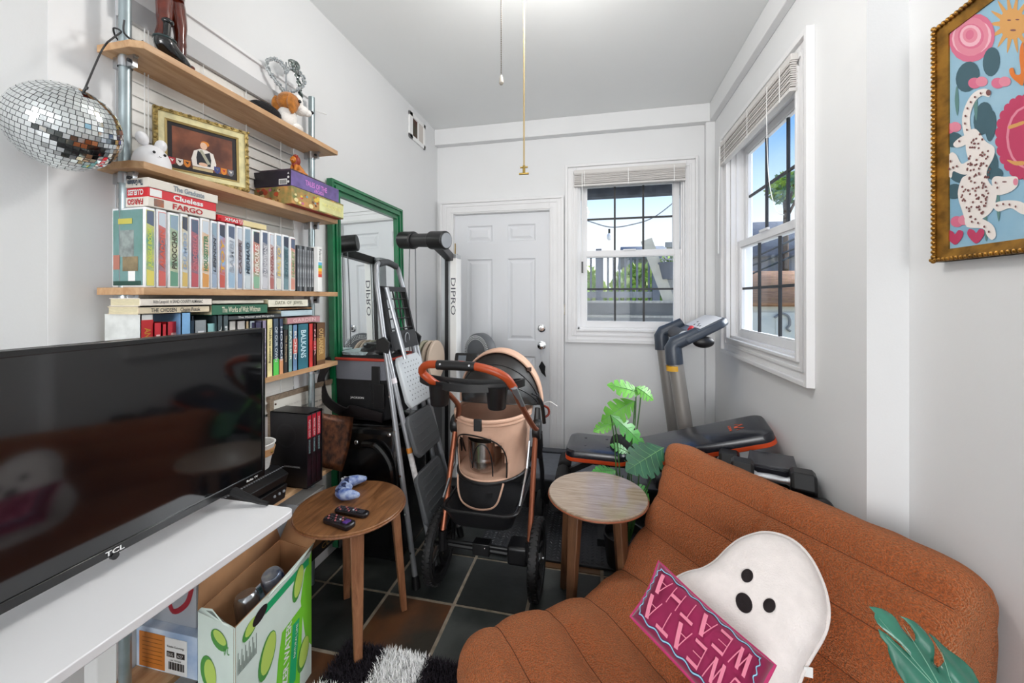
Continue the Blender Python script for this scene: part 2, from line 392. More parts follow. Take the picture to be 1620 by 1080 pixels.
# ------------------------------------------------------------ windows
MUNT = mat('dark_muntin', '#26282c', .5)
def Mwin(o, ax, out): return Matrix(((ax[0], out[0], 0, o[0]), (ax[1], out[1], 0, o[1]), (0, 0, 1, 0), (0, 0, 0, 1)))
def window(name, M, w_, z0, z1, cw=(.10, .10, .11, .10), rail=.5, lab=None):
    """local a = along the wall, d = outwards; opening 0..w_, z0..z1; casing widths left,right,bottom,top"""
    root = emp(name, M @ V((w_/2, 0, z0)), kind='structure', label=lab)
    cl, cr, cb, ct = cw
    b = MB()
    for k, (f0, f1, d) in enumerate(((.14, .80, -.014), (.80, 1, -.032), (.35, .5, -.021), (0, .14, -.026))):
        xo0, xo1, xi0, xi1 = -cl*f1, w_+cr*f1, -cl*f0, w_+cr*f0; zo0, zo1, zi0, zi1 = z0-cb*f1, z1+ct*f1, z0-cb*f0, z1+ct*f0
        b.box(xo0, xi0, d, 0, zo0, zo1, 0, M); b.box(xi1, xo1, d, 0, zo0, zo1, 0, M)
        b.box(xi0, xi1, d, 0, zi1, zo1, 0, M); b.box(xi0, xi1, d, 0, zo0, zi0, 0, M)
    b.build('window_frame', TRIM, root, bevel=.002)
    b = MB()
    b.box(-.001, .012, 0, .12, z0, z1, 0, M); b.box(w_-.012, w_+.001, 0, .12, z0, z1, 0, M); b.box(0, w_, 0, .12, z1-.012, z1, 0, M); b.box(0, w_, 0, .12, z0, z0+.014, 0, M)
    b.box(.012, .022, .028, .034, z0, z1, 0, M); b.box(w_-.022, w_-.012, .028, .034, z0, z1, 0, M)
    b.build('jamb', TRIM, root)
    zm = z0+(z1-z0)*rail
    for nm, s0, s1, d in (('lower_sash', z0+.014, zm+.02, .035), ('upper_sash', zm-.02, z1-.012, .072)):
        b = MB(); fw = .042
        x0, x1 = .022, w_-.022
        b.frame(x0, x1, s0, s1, fw, d, d+.034, 0, M)
        b.frame(x0+fw, x1-fw, s0+fw, s1-fw, .008, d+.006, d+.028, 0, M)
        sash = b.build(nm, TRIM, root, bevel=.0015)
        WL[sash.name] = WL[root.name]
        gx0, gx1, gz0, gz1 = x0+fw+.006, x1-fw-.006, s0+fw+.006, s1-fw-.006; gw = (gx1-gx0)/3; gh = (gz1-gz0)/2
        b = MB()
        for i in (1, 2): b.box(gx0+gw*i-.0075, gx0+gw*i+.0075, d+.011, d+.023, gz0, gz1, 0, M)
        b.box(gx0, gx1, d+.012, d+.022, gz0+gh-.0075, gz0+gh+.0075, 0, M)
        b.build('muntin', MUNT, sash)
        for i in range(3):
            for j in range(2):
                MB().box(gx0+gw*i+.0045*(i > 0), gx0+gw*(i+1)-.0045*(i < 2), d+.015, d+.019, gz0+gh*j+.0045*(j > 0), gz0+gh*(j+1)-.0045*(j < 1), 0, M).build('pane', GLASS, sash)
    b = MB(); b.box(w_*.44, w_*.56, .022, .034, zm+.018, zm+.030, 0, M); b.build('sash_lock', TRIM, root)
    return root
Mb = Mwin((WBH[0], YB), (1, 0), (0, 1))
window('window_2', Mb, WBH[1]-WBH[0], WBH[2], WBH[3], (.10, .09, .105, .105), .50, 'white double-hung window in the back wall')
Mr = Mwin((XR, WRH[1]), (0, -1), (1, 0))
window('window_3', Mr, WRH[1]-WRH[0], WRH[2], WRH[3], (.11, .11, .105, .125), .49, 'white double-hung window in the right wall')
def raised_blind(name, M, x0, x1, z0, z1, label, wand=True, d=-.02, grp='raised blinds'):
    root = emp(name, M @ V(((x0+x1)/2, d, z1)), label, 'blind', None)
    MB().box(x0, x1, d-.028, d, z1-.028, z1, 0, M).build('headrail', mat('blind_rail', '#d6d3d0', .5), root, bevel=.002)
    n = 12; zs0 = z0+.018; st = (z1-.03-zs0)/n; sm = mat('slat_grey', '#d3cfcc', .55, rnd=.0)
    for i in range(n):
        b = MB(); z = zs0+st*(i+.5); t = .0012; dx = .002*sin(i*2.3)
        b.prism([M @ V((x0+.004, d-.03+dx, z)), M @ V((x0+.004, d-.03+dx, z+.0045)), M @ V((x0+.004, d-.016+dx, z+.0065)), M @ V((x0+.004, d-.002+dx, z+.004)), M @ V((x0+.004, d-.002+dx, z-.001))], (M.to_3x3() @ V((x1-x0-.008, 0, 0))))
        for k in range(len(b.v)): pass
        b.build('slat', sm, root)
    MB().box(x0+.002, x1-.002, d-.032, d-.002, z0, z0+.016, 0, M).build('bottom_rail', mat('blind_rail', '#d6d3d0'), root, bevel=.002)
    for f in (.1, .5, .9):
        x = x0+(x1-x0)*f; MB().box(x-.0025, x+.0025, d-.033, d-.031, z0-.002, z1-.01, 0, M).build('ladder_tape', WHITE, root)
    return root
rb = raised_blind('raised_blind', Mb, -.03, .80, 2.205, 2.335, 'raised white slat blind bunched above the back window')
b = MB(); b.tube([Mb @ V((.035, -.052, 2.31)), Mb @ V((.037, -.052, 2.0)), Mb @ V((.036, -.052, 1.61))], .0035, 6); b.box(.030, .043, -.058, -.046, 1.52, 1.61, 1, Mb)
b.build('tilt_wand', [WHITE, BLK], rb)
rb2 = raised_blind('raised_blind', Mr, -.045, .93, 2.20, 2.36, 'raised white slat blind bunched above the right window')
b = MB(); b.tube([Mr @ V((-.04, -.052, 2.33)), Mr @ V((-.045, -.06, 1.9)), Mr @ V((-.045, -.06, 1.62))], .004, 6); b.build('tilt_wand', WHITE, rb2)
b = MB(); b.tube(spl([Mr @ V(q) for q in ((.70, -.052, 2.34), (.705, -.055, 2.15), (.69, -.04, 1.9), (.74, -.03, 1.74), (.80, -.02, 1.70))], 6), .0018, 5); b.build('pull_cord', WHITE, rb2)
# closed window behind the shelves
w1 = emp('window_1', (XL, 1.19, .83), kind='structure', label='window on the left wall hidden by closed blinds')
Ml = Mwin((XL, .86), (0, 1), (-1, 0))
b = MB(); b.box(-.142, 0, -.0012, 0, .0, 2.76, 0, Ml); b.box(.66, .74, -.02, 0, .76, 2.2, 0, Ml); b.box(0, .745, -.022, 0, 2.2, 2.262, 0, Ml); b.box(0, .74, -.02, 0, .70, .76, 0, Ml); b.box(0, .66, -.02, 0, .76, .83, 0, Ml); b.box(0, .75, -.032, 0, 2.262, 2.275, 0, Ml)
b.build('window_frame', TRIM, w1, bevel=.002)
MB().box(0, .66, -.004, -.001, .83, 2.2, 0, Ml).build('pane', mat('pane_dim', '#c9ccd0', .3), w1)
bl = emp('window_blind', (XL+.01, 1.19, .84), 'closed white slat blind behind the shelves on the left wall', 'blind')
MB().box(-.005, .665, -.03, -.012, 2.13, 2.195, 0, Ml).build('headrail', mat('headrail_grey', '#bdbec0', .45), bl)
src = None
for i in range(31):
    z = .862+.0415*i
    if src is None:
        q = MB(); q.grid(lambda a, c: (XL+.013+[.0085, .0035, .0012, .001, .0005][c], .86+.66*a, .862+[-.021, -.010, .004, .016, .022][c]), 2, 5)
        src = q.build('slat', mat('blind_slat', '#eae7e1', .5), bl, solid=.0012)
    else: inst(src, bl, (0, 0, .0415*i))
b = MB()
for y in (.93, 1.10, 1.27, 1.44): b.tube([(XL+.0235, y, .84), (XL+.0235, y, 2.13)], .0012, 5)
for y in (.915, .925): b.tube([(XL+.03, y, 1.5), (XL+.03, y, 2.13)], .0015, 5)
b.build('lift_cord', WHITE, bl)

# vent, ceiling lamp, pull cords
vt = emp('wall_vent', (XL, 2.8, 2.6), 'square white wall vent with sliding cover high on the left wall', 'vent')
b = MB(); y0, y1 = 2.655, 2.925; z0, z1 = 2.51, 2.705
b.box(XL, XL+.012, y0, y1, z0, z0+.03); b.box(XL, XL+.012, y0, y1, z1-.03, z1); b.box(XL, XL+.012, y0, y0+.05, z0, z1); b.box(XL, XL+.012, y1-.03, y1, z0, z1); b.box(XL, XL+.010, 2.795, 2.81, z0, z1)
b.build('vent_frame', WHITE, vt, bevel=.002)
MB().box(XL+.001, XL+.003, y0+.05, 2.795, z0+.03, z1-.03).build('duct_opening', mat('duct_dark', '#4a4a3e', .8, col2='#5a2420', scale=9), vt)
MB().box(XL+.003, XL+.006, 2.81, y1-.03, z0+.03, z1-.03).build('sliding_cover', mat('vent_cover', '#cfc8c2', .6), vt)
LX, LY = P(811, 100, D=1.45).x, P(811, 100, D=1.45).y
cl = emp('ceiling_lamp', (LX, LY, ZC), 'flush ceiling lamp above the hanging pull cords', 'lamp')
MB().lathe([(0, ZC), (.13, ZC), (.135, ZC-.03), (.10, ZC-.07), (0, ZC-.07)], (LX, LY, 0), 32).build('housing', WHITE, cl)
MB().lathe([(.10, ZC-.07), (.12, ZC-.10), (.11, ZC-.15), (.06, ZC-.185), (0, ZC-.19)], (LX, LY, 0), 32).build('lamp_shade', mat('opal_glass', '#fff4e2', .4, emit=1.2), cl)
q = P(793, 134, D=1.45); b = MB(); bt = P(793, 118, D=1.45)
b.tube([(q.x, q.y, ZC-.06), bt], .0012, 5)
z = bt.z
while z < ZC-.07: b.ell((q.x, q.y, z), .0026, 0, 8, 5); z += .0068
b2 = MB(); b2.lathe([(.002, .036), (.005, .030), (.0085, .014), (.009, .006), (.005, 0), (0, 0)], q, 12)
pc = b.build('pull_chain', mat('chain_bronze', '#5d5852', .35, .9), label='beaded metal pull chain with small teardrop end hanging from above', cat='pull chain')
b2.build('chain_weight', mat('weight_cream', '#b3aca2', .4), pc)
q = P(829, 262, D=1.45); b = MB(); b.tube([(q.x, q.y, ZC-.06), q], .003, 6)
ps = b.build('fan_pull', mat('string_gold', '#b79f6c', .6), label='longer golden pull cord ending in a brass fitting', cat='pull cord')
b = MB(); b.cyl(q, q+V((0, 0, -.03)), .005); b.cyl(q+V((-.014, 0, -.006)), q+V((.014, 0, -.006)), .003); b.cyl(q+V((-.018, 0, -.03)), q+V((.018, 0, -.03)), .004)
b.build('brass_fitting', mat('brass', '#a58a4a', .3, 1), ps)

# ------------------------------------------------------------ outdoors
MB().box(-14, 30, 3.4, 40, -.65, -.6).build('ground', mat('yard_ground', '#8d907f', .9, var=.2, scale=1), kind='structure')
DW = mat('weathered_wood', '#a3a29d', .8, var=.15, scale=9, stretch=(6, 6, 1)); DW2 = mat('grey_boards', '#7f8286', .8, var=.1, scale=6)
ph = emp('porch_roof', (-.2, 3.9, 2.3), 'dark grey porch eave seen through the top of the back window', 'porch')
MB().box(-1.4, .92, 3.86, 3.98, 2.30, 2.52).build('beam', mat('porch_beam', '#5d6068', .8, var=.3, scale=9), ph)
MB().box(-1.4, .92, 3.34, 3.9, 2.46, 2.52).build('roof_deck', mat('porch_beam', '#5d6068'), ph)
fe = emp('deck_fence', (-.5, 6, 0), 'grey picket deck railing outside the back window', 'fence')
MB().box(-2.6, .86, 5.96, 6.06, 1.93, 1.985).build('top_rail', DW, fe); MB().box(-2.6, .86, 5.97, 6.03, 1.33, 1.42).build('bottom_rail', DW, fe)
src = None
for i in range(36):
    if src is None: src = MB().box(-2.1, -2.072, 6.0, 6.03, 1.0, 1.94).build('picket', DW2, fe)
    else: inst(src, fe, (.083*i, 0, 0))
MB().box(-.02, .06, 5.9, 5.99, .2, 2.05).build('post', DW2, fe); MB().box(.78, .88, 5.95, 6.05, -.6, 2.03).build('post', DW2, fe)
MB().box(-2.6, -2.5, 5.95, 6.05, -.6, 2.03).build('post', DW2, fe)
lw = emp('low_wall', (.2, 4.6, -.6), 'low grey boarded planter wall under the deck railing outside', 'wall')
MB().box(-1.8, 1.1, 4.62, 4.72, -.6, 1.27).build('board', DW2, lw); MB().box(-1.8, 1.1, 4.5, 4.62, -.6, 1.11).build('board', DW2, lw)
MB().box(-1.8, 1.1, 4.48, 4.75, 1.27, 1.295).build('ledge', DW, lw); MB().box(-1.8, 1.1, 4.46, 4.62, 1.11, 1.135).build('ledge', DW, lw)
sc = emp('privacy_screen', (1.1, 4.9, -.6), 'pale vertical board screen outside the back window, right of the railing', 'screen')
src = None
for i in range(11):
    if src is None: src = MB().box(.80, .845, 4.9, 4.925, -.6, 1.98).build('board', DW, sc)
    else: inst(src, sc, (.05*i, 0, 0))
MB().box(.78, 1.4, 4.87, 4.9, 1.92, 1.98).build('rail', DW, sc)
a, c = P(1024, 398, Y=4.75), P(1068, 500, Y=4.75)
b = MB(); b.prism([a+V((-.07, 0, .12)), a+V((.05, 0, .16)), c+V((.06, 0, 0)), c+V((-.05, 0, -.05))], (0, .03, 0)); b.build('leaning_board', mat('pale_board', '#c9c3b2', .8, var=.1), label='pale board leaning diagonally against the screen outside the back window', cat='board')
q = P(1057, 425, Y=4.775); b = MB(); b.lathe([(.0, -.12), (.07, -.12), (.11, .05), (.12, .05), (.12, .07), (.0, .06)], q, 16)
pt = b.build('hanging_planter', mat('planter_grey', '#6d7076', .7), label='grey flower pot hanging outside the back window beside the leaning board', cat='planter')
b = MB(); rq = random.Random(5)
LEAFG = mat('outdoor_leaf', '#8fb04a', .7, var=.35, scale=3, rnd=.1); LEAFG2 = mat('outdoor_leaf_pale', '#c3d080', .7, var=.25, scale=2)
def leaves(b, c, r, n, s, rq, mi=0, k=2):
    for i in range(n):
        while True:
            d = V((rq.uniform(-1, 1), rq.uniform(-1, 1), rq.uniform(-1, 1)))
            if .25 < d.length < 1: break
        p = V(c)+V((d.x*r[0], d.y*r[1], d.z*r[2])); a_ = V((rq.uniform(-1, 1), rq.uniform(-1, 1), rq.uniform(-1, 1))).normalized(); b_ = a_.cross(V((rq.random(), rq.random(), rq.random()))).normalized()
        z_ = s*rq.uniform(.6, 1.4); b.add([p-a_*z_, p-b_*z_*.45, p+a_*z_, p+b_*z_*.45], [(0, 1, 2, 3)], rq.randrange(k) if k else mi)
leaves(b, q+V((0, 0, .1)), (.12, .12, .07), 80, .03, rq); b.build('flowers', [LEAFG, mat('white_flower', '#d8d4e0', .8)], pt)
for i, (x, y, z, rx, ry, rz, n, lab) in enumerate(((-.75, 8, .95, 1.1, .6, 1.2, 3200, 'leafy green hedge behind the left part of the deck railing'), (.85, 9.1, .95, .7, .45, 1.15, 2200, 'leafy green hedge behind the middle of the deck railing'))):
    t = emp('hedge', (x, y, -.6), lab, 'hedge'); b = MB(); leaves(b, (x, y, z), (rx, ry, rz), n, .12, rq)
    f = b.build('foliage', [LEAFG, LEAFG2], t); f['kind'] = 'stuff'
    MB().cyl((x, y, -.6), (x, y, .9), .05).build('trunk', mat('bark', '#5b4a3a', .9), t)
tr = emp('tree', P(1238, 300, D=11.2)*1 - V((0, 0, P(1238, 300, D=11.2).z+.6)), 'green tree top seen through the right window against the blue sky', 'tree')
q = P(1243, 298, D=11.2); b = MB(); leaves(b, q, (.48, .5, .45), 420, .09, rq)
f = b.build('foliage', [LEAFG, mat('tree_leaf', '#6f9670', .7)], tr); f['kind'] = 'stuff'
b = MB(); b.cyl((q.x, q.y, -.6), (q.x, q.y, q.z), .12, .05)
for i in range(7): b.cyl((q.x, q.y, q.z-.9), q+V((rq.uniform(-.6, .6), rq.uniform(-.5, .5), rq.uniform(-.2, .6))), .04, .012, 6)
b.build('trunk', mat('bark', '#5b4a3a', .9), tr)
# string lights
sl = emp('string_light', P(965, 361, Y=4.4), 'string light wire with one clear bulb across the back window view', 'string light')
b = MB(); b.tube(spl([P(u, v, Y=4.4) for u, v in ((870, 335), (925, 348), (965, 359), (1000, 355), (1035, 343), (1075, 312), (1120, 270))], 8), .006, 5); b.build('wire', mat('wire_grey', '#8b8f94', .6), sl)
q = P(964, 362, Y=4.4); MB().cyl(q, q+V((0, 0, -.05)), .012).build('socket', BLK, sl); MB().ell(q+V((0, 0, -.085)), (.028, .028, .04)).build('bulb', mat('bulb_glass', '#e8eaec', .1), sl)
# neighbouring houses
def house(name, x0, x1, y0, y1, zw, zr, wm, rm, label, over=.25):
    h = emp(name, ((x0+x1)/2, (y0+y1)/2, -.6), label, 'building'); MB().box(x0, x1, y0, y1, -.6, zw).build('wall', wm, h)
    b = MB(); ym = (y0+y1)/2
    b.add([(x0-over, y0-over, zw-.05), (x1+over, y0-over, zw-.05), (x1+over, ym, zr), (x0-over, ym, zr), (x0-over, y1+over, zw-.05), (x1+over, y1+over, zw-.05)], [(0, 1, 2, 3), (3, 2, 5, 4)])
    b.build('roof', rm, h, solid=.08); b = MB(); b.add([(x0, y0, zw-.05), (x0, y1, zw-.05), (x0, ym, zr-.05)], [(0, 1, 2)]); b.build('gable', wm, h, solid=.02)
    return h
SH = mat('brown_shingle', '#b3825c', .9, var=.25, scale=5, stretch=(1, 4, 12)); CR = mat('cream_siding', '#d9d6c6', .7); GS = mat('grey_siding', '#8e9298', .8, var=.08, scale=5, stretch=(.4, .4, 14)); GR = mat('grey_roof', '#70757d', .9, var=.1, scale=8)
g = house('garage', 1.9, 6.4, 7.6, 10.6, 1.27, 1.85, CR, SH, 'cream garage with brown shingle roof seen through the right window', .12)
yy = 7.58; gx0, gx1 = P(1180, 500, Y=yy).x, P(1262, 500, Y=yy).x
b = MB(); b.box(gx0-.1, gx1+.9, yy-.03, yy+.02, -.6, 1.08)
gd = b.build('garage_door', mat('cream_door', '#e2dfd0', .6), g); WL[gd.name] = WL[g.name]
for i in range(4):
    for j in range(3): MB().box(gx0+.03+i*.42, gx0+.39+i*.42, yy-.045, yy-.03, -.5+j*.52, -.08+j*.52).build('panel', mat('cream_door', '#e2dfd0'), gd)
q = P(1240, 508, Y=yy-.07); b = MB(); b.tube(spl([q+V(s_) for s_ in ((-.14, 0, .06), (-.03, 0, .13), (.07, 0, .08), (.09, 0, -.05), (.05, 0, -.12), (.1, 0, -.17))], 5), .02, 6); b.build('hose_hook', mat('hook_grey', '#8d8a84', .6), gd)
house('house', 3.4, 9.5, 12.9, 17, 2.6, 3.9, GS, GR, 'grey sided house behind the garage in the right window')
house('house', .9, 1.55, 10.2, 13, 2.35, 2.75, GS, GR, 'grey house with low roof beyond the railing in the back window')
b = MB()
for k, (a, c) in enumerate((((1165, 420), (1270, 372)), ((1165, 430), (1270, 388)), ((1160, 446), (1270, 398)))):
    b.tube([P(a[0], a[1], D=6), P(c[0], c[1], D=4.2)], .012, 5)
b.build('power_cable', mat('cable_dark', '#3a3c40', .6), label='dark overhead power cables crossing the right window view', cat='cable')
# ------------------------------------------------------------ pipe-and-board shelving on the left wall
SF, SB, SY0, SY1 = -1.20, -1.345, .81, 1.637
PX = -1.292
ST = {1: 2.017, 2: 1.692, 3: 1.350, 4: 1.026, 5: .545, 6: .225}
sh = emp('wall_shelving', (PX, 1.22, 0), 'six plywood shelves on galvanized pipe posts in front of the closed blinds', 'shelf')
for k, z in ST.items():
    b = MB(); c = .03
    b.prism([(SB, SY0, z-.02), (SF-c, SY0, z-.02), (SF, SY0+c*.5, z-.02), (SF, SY1, z-.02), (SB, SY1, z-.02)], (0, 0, .02))
    b.build('shelf_board', OAK, sh, bevel=.0012)
PYS = (.842, 1.575)
for y in PYS:
    MB().cyl((PX, y, 0), (PX, y, 2.25 if y > 1 else 2.74), .0137, n=20).build('post', GALV, sh)
for y in PYS:
    for k, z in ST.items():
        b = MB(); zz = z-.038
        b.lathe([(.0165, -.014), (.0165, .014)], (PX, y, zz), 16); b.box(PX+.012, PX+.036, y-.006, y+.006, zz-.014, zz+.016); b.box(PX-.036, PX-.012, y-.006, y+.006, zz-.014, zz+.016)
        b.cyl((PX+.027, y-.012, zz), (PX+.027, y+.010, zz), .005, n=8, mi=1); b.box(PX-.034, PX+.040, y-.004, y+.006, zz+.012, zz+.018)
        b.build('clamp', [STEEL, mat('bolt_dark', '#4a4c50', .4, .8)], sh)
# wire knot and mirrored ball
s_ = P(168, 70, X=-1.25); WIREB = mat('black_wire', '#2a2a2c', .5)
bc = V((-1.243, .688, 1.728)); R0 = .1
top = P(133, 143, D=.93)
axd = (top-bc).normalized()
mball = emp('mirror_ball', bc, 'mirrored disco ball hanging from the end of the top shelf beside the post', 'disco ball')
b = MB(); b.ell((0, 0, 0), R0-.0025, 0, 32, 20); b.v = [tuple(V(p)+bc) for p in b.v]; b.build('core', mat('ball_core', '#4d5356', .6), mball)
Mx = Matrix.Translation(bc) @ V((0.45, -.10, .9)).normalized().to_track_quat('Z', 'Y').to_matrix().to_4x4()
b = MB(); rq = random.Random(11); NR = 27
for i in range(NR):
    a0 = -pi/2+pi*(i+.06)/NR; a1 = -pi/2+pi*(i+.94)/NR; am = (a0+a1)/2
    n = max(4, int(round(2*pi*cos(am)*R0/.0116))); sh_ = rq.random()
    for j in range(n):
        t0 = 2*pi*(j+sh_+.05)/n; t1 = 2*pi*(j+sh_+.95)/n; tm_ = (t0+t1)/2
        nv = V((cos(am)*cos(tm_), cos(am)*sin(tm_), sin(am)))
        qs = [V((cos(a)*cos(t), cos(a)*sin(t), sin(a)))*R0 for a, t in ((a0, t0), (a0, t1), (a1, t1), (a1, t0))]
        jt = V((rq.uniform(-1, 1), rq.uniform(-1, 1), rq.uniform(-1, 1)))*.035; nn = (nv+jt).normalized(); cen = nv*R0
        qs = [p-nn*((p-cen).dot(nn)) for p in qs]
        b.add([Mx @ p for p in qs], [(0, 1, 2, 3)], 0)
t = b.build('mirror_tiles', mat('mirror_facet', '#eef2f2', .04, 1), mball, sharp=1); t['kind'] = 'stuff'
b = MB(); pc_ = bc+axd*.098; b.tube(spl([pc_, pc_+axd*.012+V((.004, 0, 0)), pc_+V((.008, 0, .004))], 4), .003, 6)
b.tube(spl([pc_+axd*.008, s_+V((.0, -.012, -.03)), s_+V((.012, -.005, .0))], 6), .0022, 6)
pk = V((PX, PYS[0], 2.03))
b.tube(spl([s_+V((.012, -.005, 0)), V((PX+.03, .80, 2.022)), V((PX+.020, .82, 2.05)), V((PX, .815, 2.058)), V((PX-.022, .84, 2.045)), V((PX, .87, 2.036)), V((PX+.024, .85, 2.034)), V((PX+.030, .82, 2.045)), V((PX+.038, .815, 2.075))], 6), .0022, 6)
b.tube(spl([V((PX+.028, .82, 2.045)), V((PX+.04, .84, 2.030)), V((PX+.06, .845, 2.035))], 5), .002, 5)
b.build('hanging_wire', WIREB, mball)

# ---- top shelf: figurine, jug, dog, wire heart
Z1 = ST[1]
fx, fy = -1.272, .945; S = V((fx, fy, Z1))
st = emp('figurine', S, 'glossy brown ceramic soldier figurine standing on the top shelf', 'figurine')
BR = mat('brown_glaze', '#5b2012', .16, var=.35, scale=20, coat=.5)
MB().lathe([(0, 0), (.052, 0), (.056, .006), (.05, .016), (0, .018)], S, 24, M=Matrix.Diagonal((.9, 1.15, 1, 1))).build('base', BR, st)
for sy in (-1, 1):
    b = MB(); q = S+V((.004, .021*sy, 0))
    b.tube(spl([q+V((.004, .010*sy, .012)), q+V((0, .008*sy, .03)), q+V((-.002, .006*sy, .075)), q+V((.002, .004*sy, .10)), q+V((.004, .001*sy, .14)), q+V((0, -.003*sy, .19)), q+V((-.004, -.008*sy, .225))], 3),
           [.0165, .0155, .013, .012, .0135, .0155, .017, .0165, .017, .016, .0155, .017, .019, .020, .021, .022, .0225, .022, .020][:19], 12)
    b.ell(q+V((.018, .012*sy, .018)), (.028, .014, .011)); b.build('leg', BR, st)
b = MB(); q = S+V((0, 0, .215)); b.tube([q, q+V((0, 0, .03)), q+V((0, 0, .06)), q+V((0, 0, .10)), q+V((.002, 0, .13)), q+V((.004, 0, .145)), q+V((.005, 0, .16))], [.034, .037, .032, .040, .036, .014, .012], 16)
for sy in (-1, 1): b.tube(spl([q+V((0, .036*sy, .125)), q+V((.008, .055*sy, .08)), q+V((.03, .05*sy, .045)), q+V((.045, .02*sy, .05))], 4), .0105, 8)
b.build('torso', BR, st)
b = MB(); b.ell(q+V((.006, 0, .185)), (.022, .02, .026)); b.ell(q+V((.03, 0, .183)), (.006, .004, .005)); b.lathe([(.034, .198), (.026, .203), (.022, .225), (0, .228)], q+V((.004, 0, 0)), 20); b.build('head', BR, st)
jx, jy = -1.235, .925; J = V((jx, jy, Z1)); JB = mat('black_glaze', '#050708', .08, coat=.6)
jg = emp('pipe_jug', J, 'black glazed pipe-shaped jug leaning at the figurine legs', 'jug')
b = MB(); b.tube(spl([J+V((0, .055, .012)), J+V((0, .03, .022)), J+V((0, .0, .03)), J+V((.0, -.02, .045)), J+V((0, -.022, .058))], 5), [.008, .009, .010, .012, .014, .016, .019, .021, .022, .023, .024, .025, .0255, .026, .026, .0265, .0265, .026, .026, .025, .025], 14, cap=False)
b.build('bowl', JB, jg)
b = MB(); b.tube([J+V((0, -.022, .058))+V((cos(a)*.024, sin(a)*.024*1, .0)) for a in [2*pi*i/20 for i in range(20)]], .0045, 8, closed=True); b.build('rim', mat('dark_teal_rim', '#2a3a3c', .25), jg)
b = MB(); b.tube([J+V((-.012, -.012, .045)), J+V((-.014, -.006, .09)), J+V((-.015, -.004, .12))], [.010, .009, .010], 12); b.ell(J+V((-.015, -.002, .126)), (.014, .016, .011)); b.build('neck', JB, jg)
# plush dog
dgl = V((-1.255, 1.345, Z1)); D = dgl
dg = emp('plush_dog', D, 'brown, white and black plush puppy lying on the top shelf', 'toy dog')
PB = mat('plush_tan', '#b2712f', .95, var=.3, scale=60, bump=.8, bscale=260, sheen=.4); PW = mat('plush_white', '#f3f0ec', .95, bump=.8, bscale=260, sheen=.3); PK = mat('plush_black', '#121013', .95, bump=.6, bscale=260)
b = MB(); b.ell(D+V((-.015, -.050, .030)), (.038, .075, .036)); b.ell(D+V((-.018, -.112, .022)), (.028, .030, .022)); b.build('body', PK, dg)
b = MB(); b.ell(D+V((.006, .035, .045)), (.036, .040, .046)); b.ell(D+V((.026, .066, .018)), (.018, .032, .017)); b.ell(D+V((-.016, .070, .018)), (.017, .03, .016)); b.build('chest', PW, dg)
hd = D+V((.012, .038, .108))
b = MB(); b.ell(hd, (.042, .046, .042)); b.build('head', PB, dg)
b = MB(); b.ell(hd+V((.026, .036, -.016)), (.026, .034, .021), 0, M=Matrix.Rotation(-.6, 4, 'Z')); b.ell(hd+V((.024, .026, .014)), (.016, .020, .030), 0); b.ell(hd+V((.042, .058, -.020)), (.016, .016, .014), 0); b.build('muzzle', PW, dg)
b = MB(); b.ell(hd+V((.052, .071, -.012)), (.008, .008, .007)); b.build('nose', mat('nose_black', '#151015', .2), dg)
b = MB(); b.ell(hd+V((.042, .012, .008)), (.006, .007, .007)); b.ell(hd+V((.010, .046, .012)), (.005, .006, .006)); b.build('eyes', BLKG, dg)['kind'] = 'stuff'
for sx in (1, -1):
    b = MB(); e = hd+V((.036*sx, -.020-.0*sx, -.006)); b.grid(lambda i, j: e+V((sx*(.006+.010*sin(pi*i/7))*cos(2*pi*j/12), .027*sin(pi*min(1, (i+.8)/7.8))**.6*sin(2*pi*j/12), .026-.076*i/7)), 8, 12, wv=True); b.build('ear', PB, dg)
# beaded wire heart ornament
hp = V((-1.285, 1.415, Z1)); hs_ = .1
ho = emp('heart_ornament', hp, 'silver beaded wire heart ornament wound with a dark braid behind the plush dog', 'ornament')
TIN = mat('tinsel_silver', '#c8cccd', .22, .9, var=.3, scale=120)
def heart(t, s=.074): return (s*16*sin(t)**3/16, s*(13*cos(t)-5*cos(2*t)-2*cos(3*t)-cos(4*t))/16)
b = MB(); hz = .235
hpts = [hp+V((.35*heart(2*pi*i/72)[0], heart(2*pi*i/72)[0], hz+heart(2*pi*i/72)[1])) for i in range(72)]
b.tube(hpts, .0055, 6, closed=True)
for i in range(72*2):
    p = hpts[(i//2) % 72]; a = i*2.1; b.ell(p+V((cos(a)*.006, .002*sin(a), sin(a)*.006)), .0058, 0, 6, 4)
b.build('heart_hoop', TIN, ho)
b = MB(); b.tube([hp+V((0, -.005, 0)), hp+V((0, 0, .17)), hp+V((0, 0, .30))], .0035, 6); b.tube(spl([hp+V((0, -.03, 0)), hp+V((0, -.01, .08)), hp+V((0, .0, .17))], 4), .003, 6); b.lathe([(0, 0), (.035, 0), (.03, .01), (0, .012)], hp, 18); b.build('stand', STEEL, ho)
b = MB()
for k in (0, 1):
    pts = []
    for i in range(40):
        f = i/39; base = V((.012, .035+.03*sin(f*3.1+k*.5), .30-.17*f)) if k == 0 else V((.014, .005+.075*f, .31-.10*f*f-.04*f))
        a = f*40+k*pi; pts.append(hp+base+V((cos(a)*.004, sin(a)*.004, 0)))
    b.tube(pts, .0045, 6, k)
b.build('braid', [mat('braid_dark', '#22302d', .4, .3), mat('braid_silver', '#8d9794', .3, .8)], ho)
b = MB(); c = hp+V((.012, .035, .305))
for k in range(5): b.tube([c+V((.010*sin(k), cos(a)*(.010+.004*k), sin(a)*(.008+.004*k))) for a in [2*pi*i/14 for i in range(14)]], .0025, 5, closed=True)
b.build('coil', mat('braid_silver', '#8d9794'), ho)
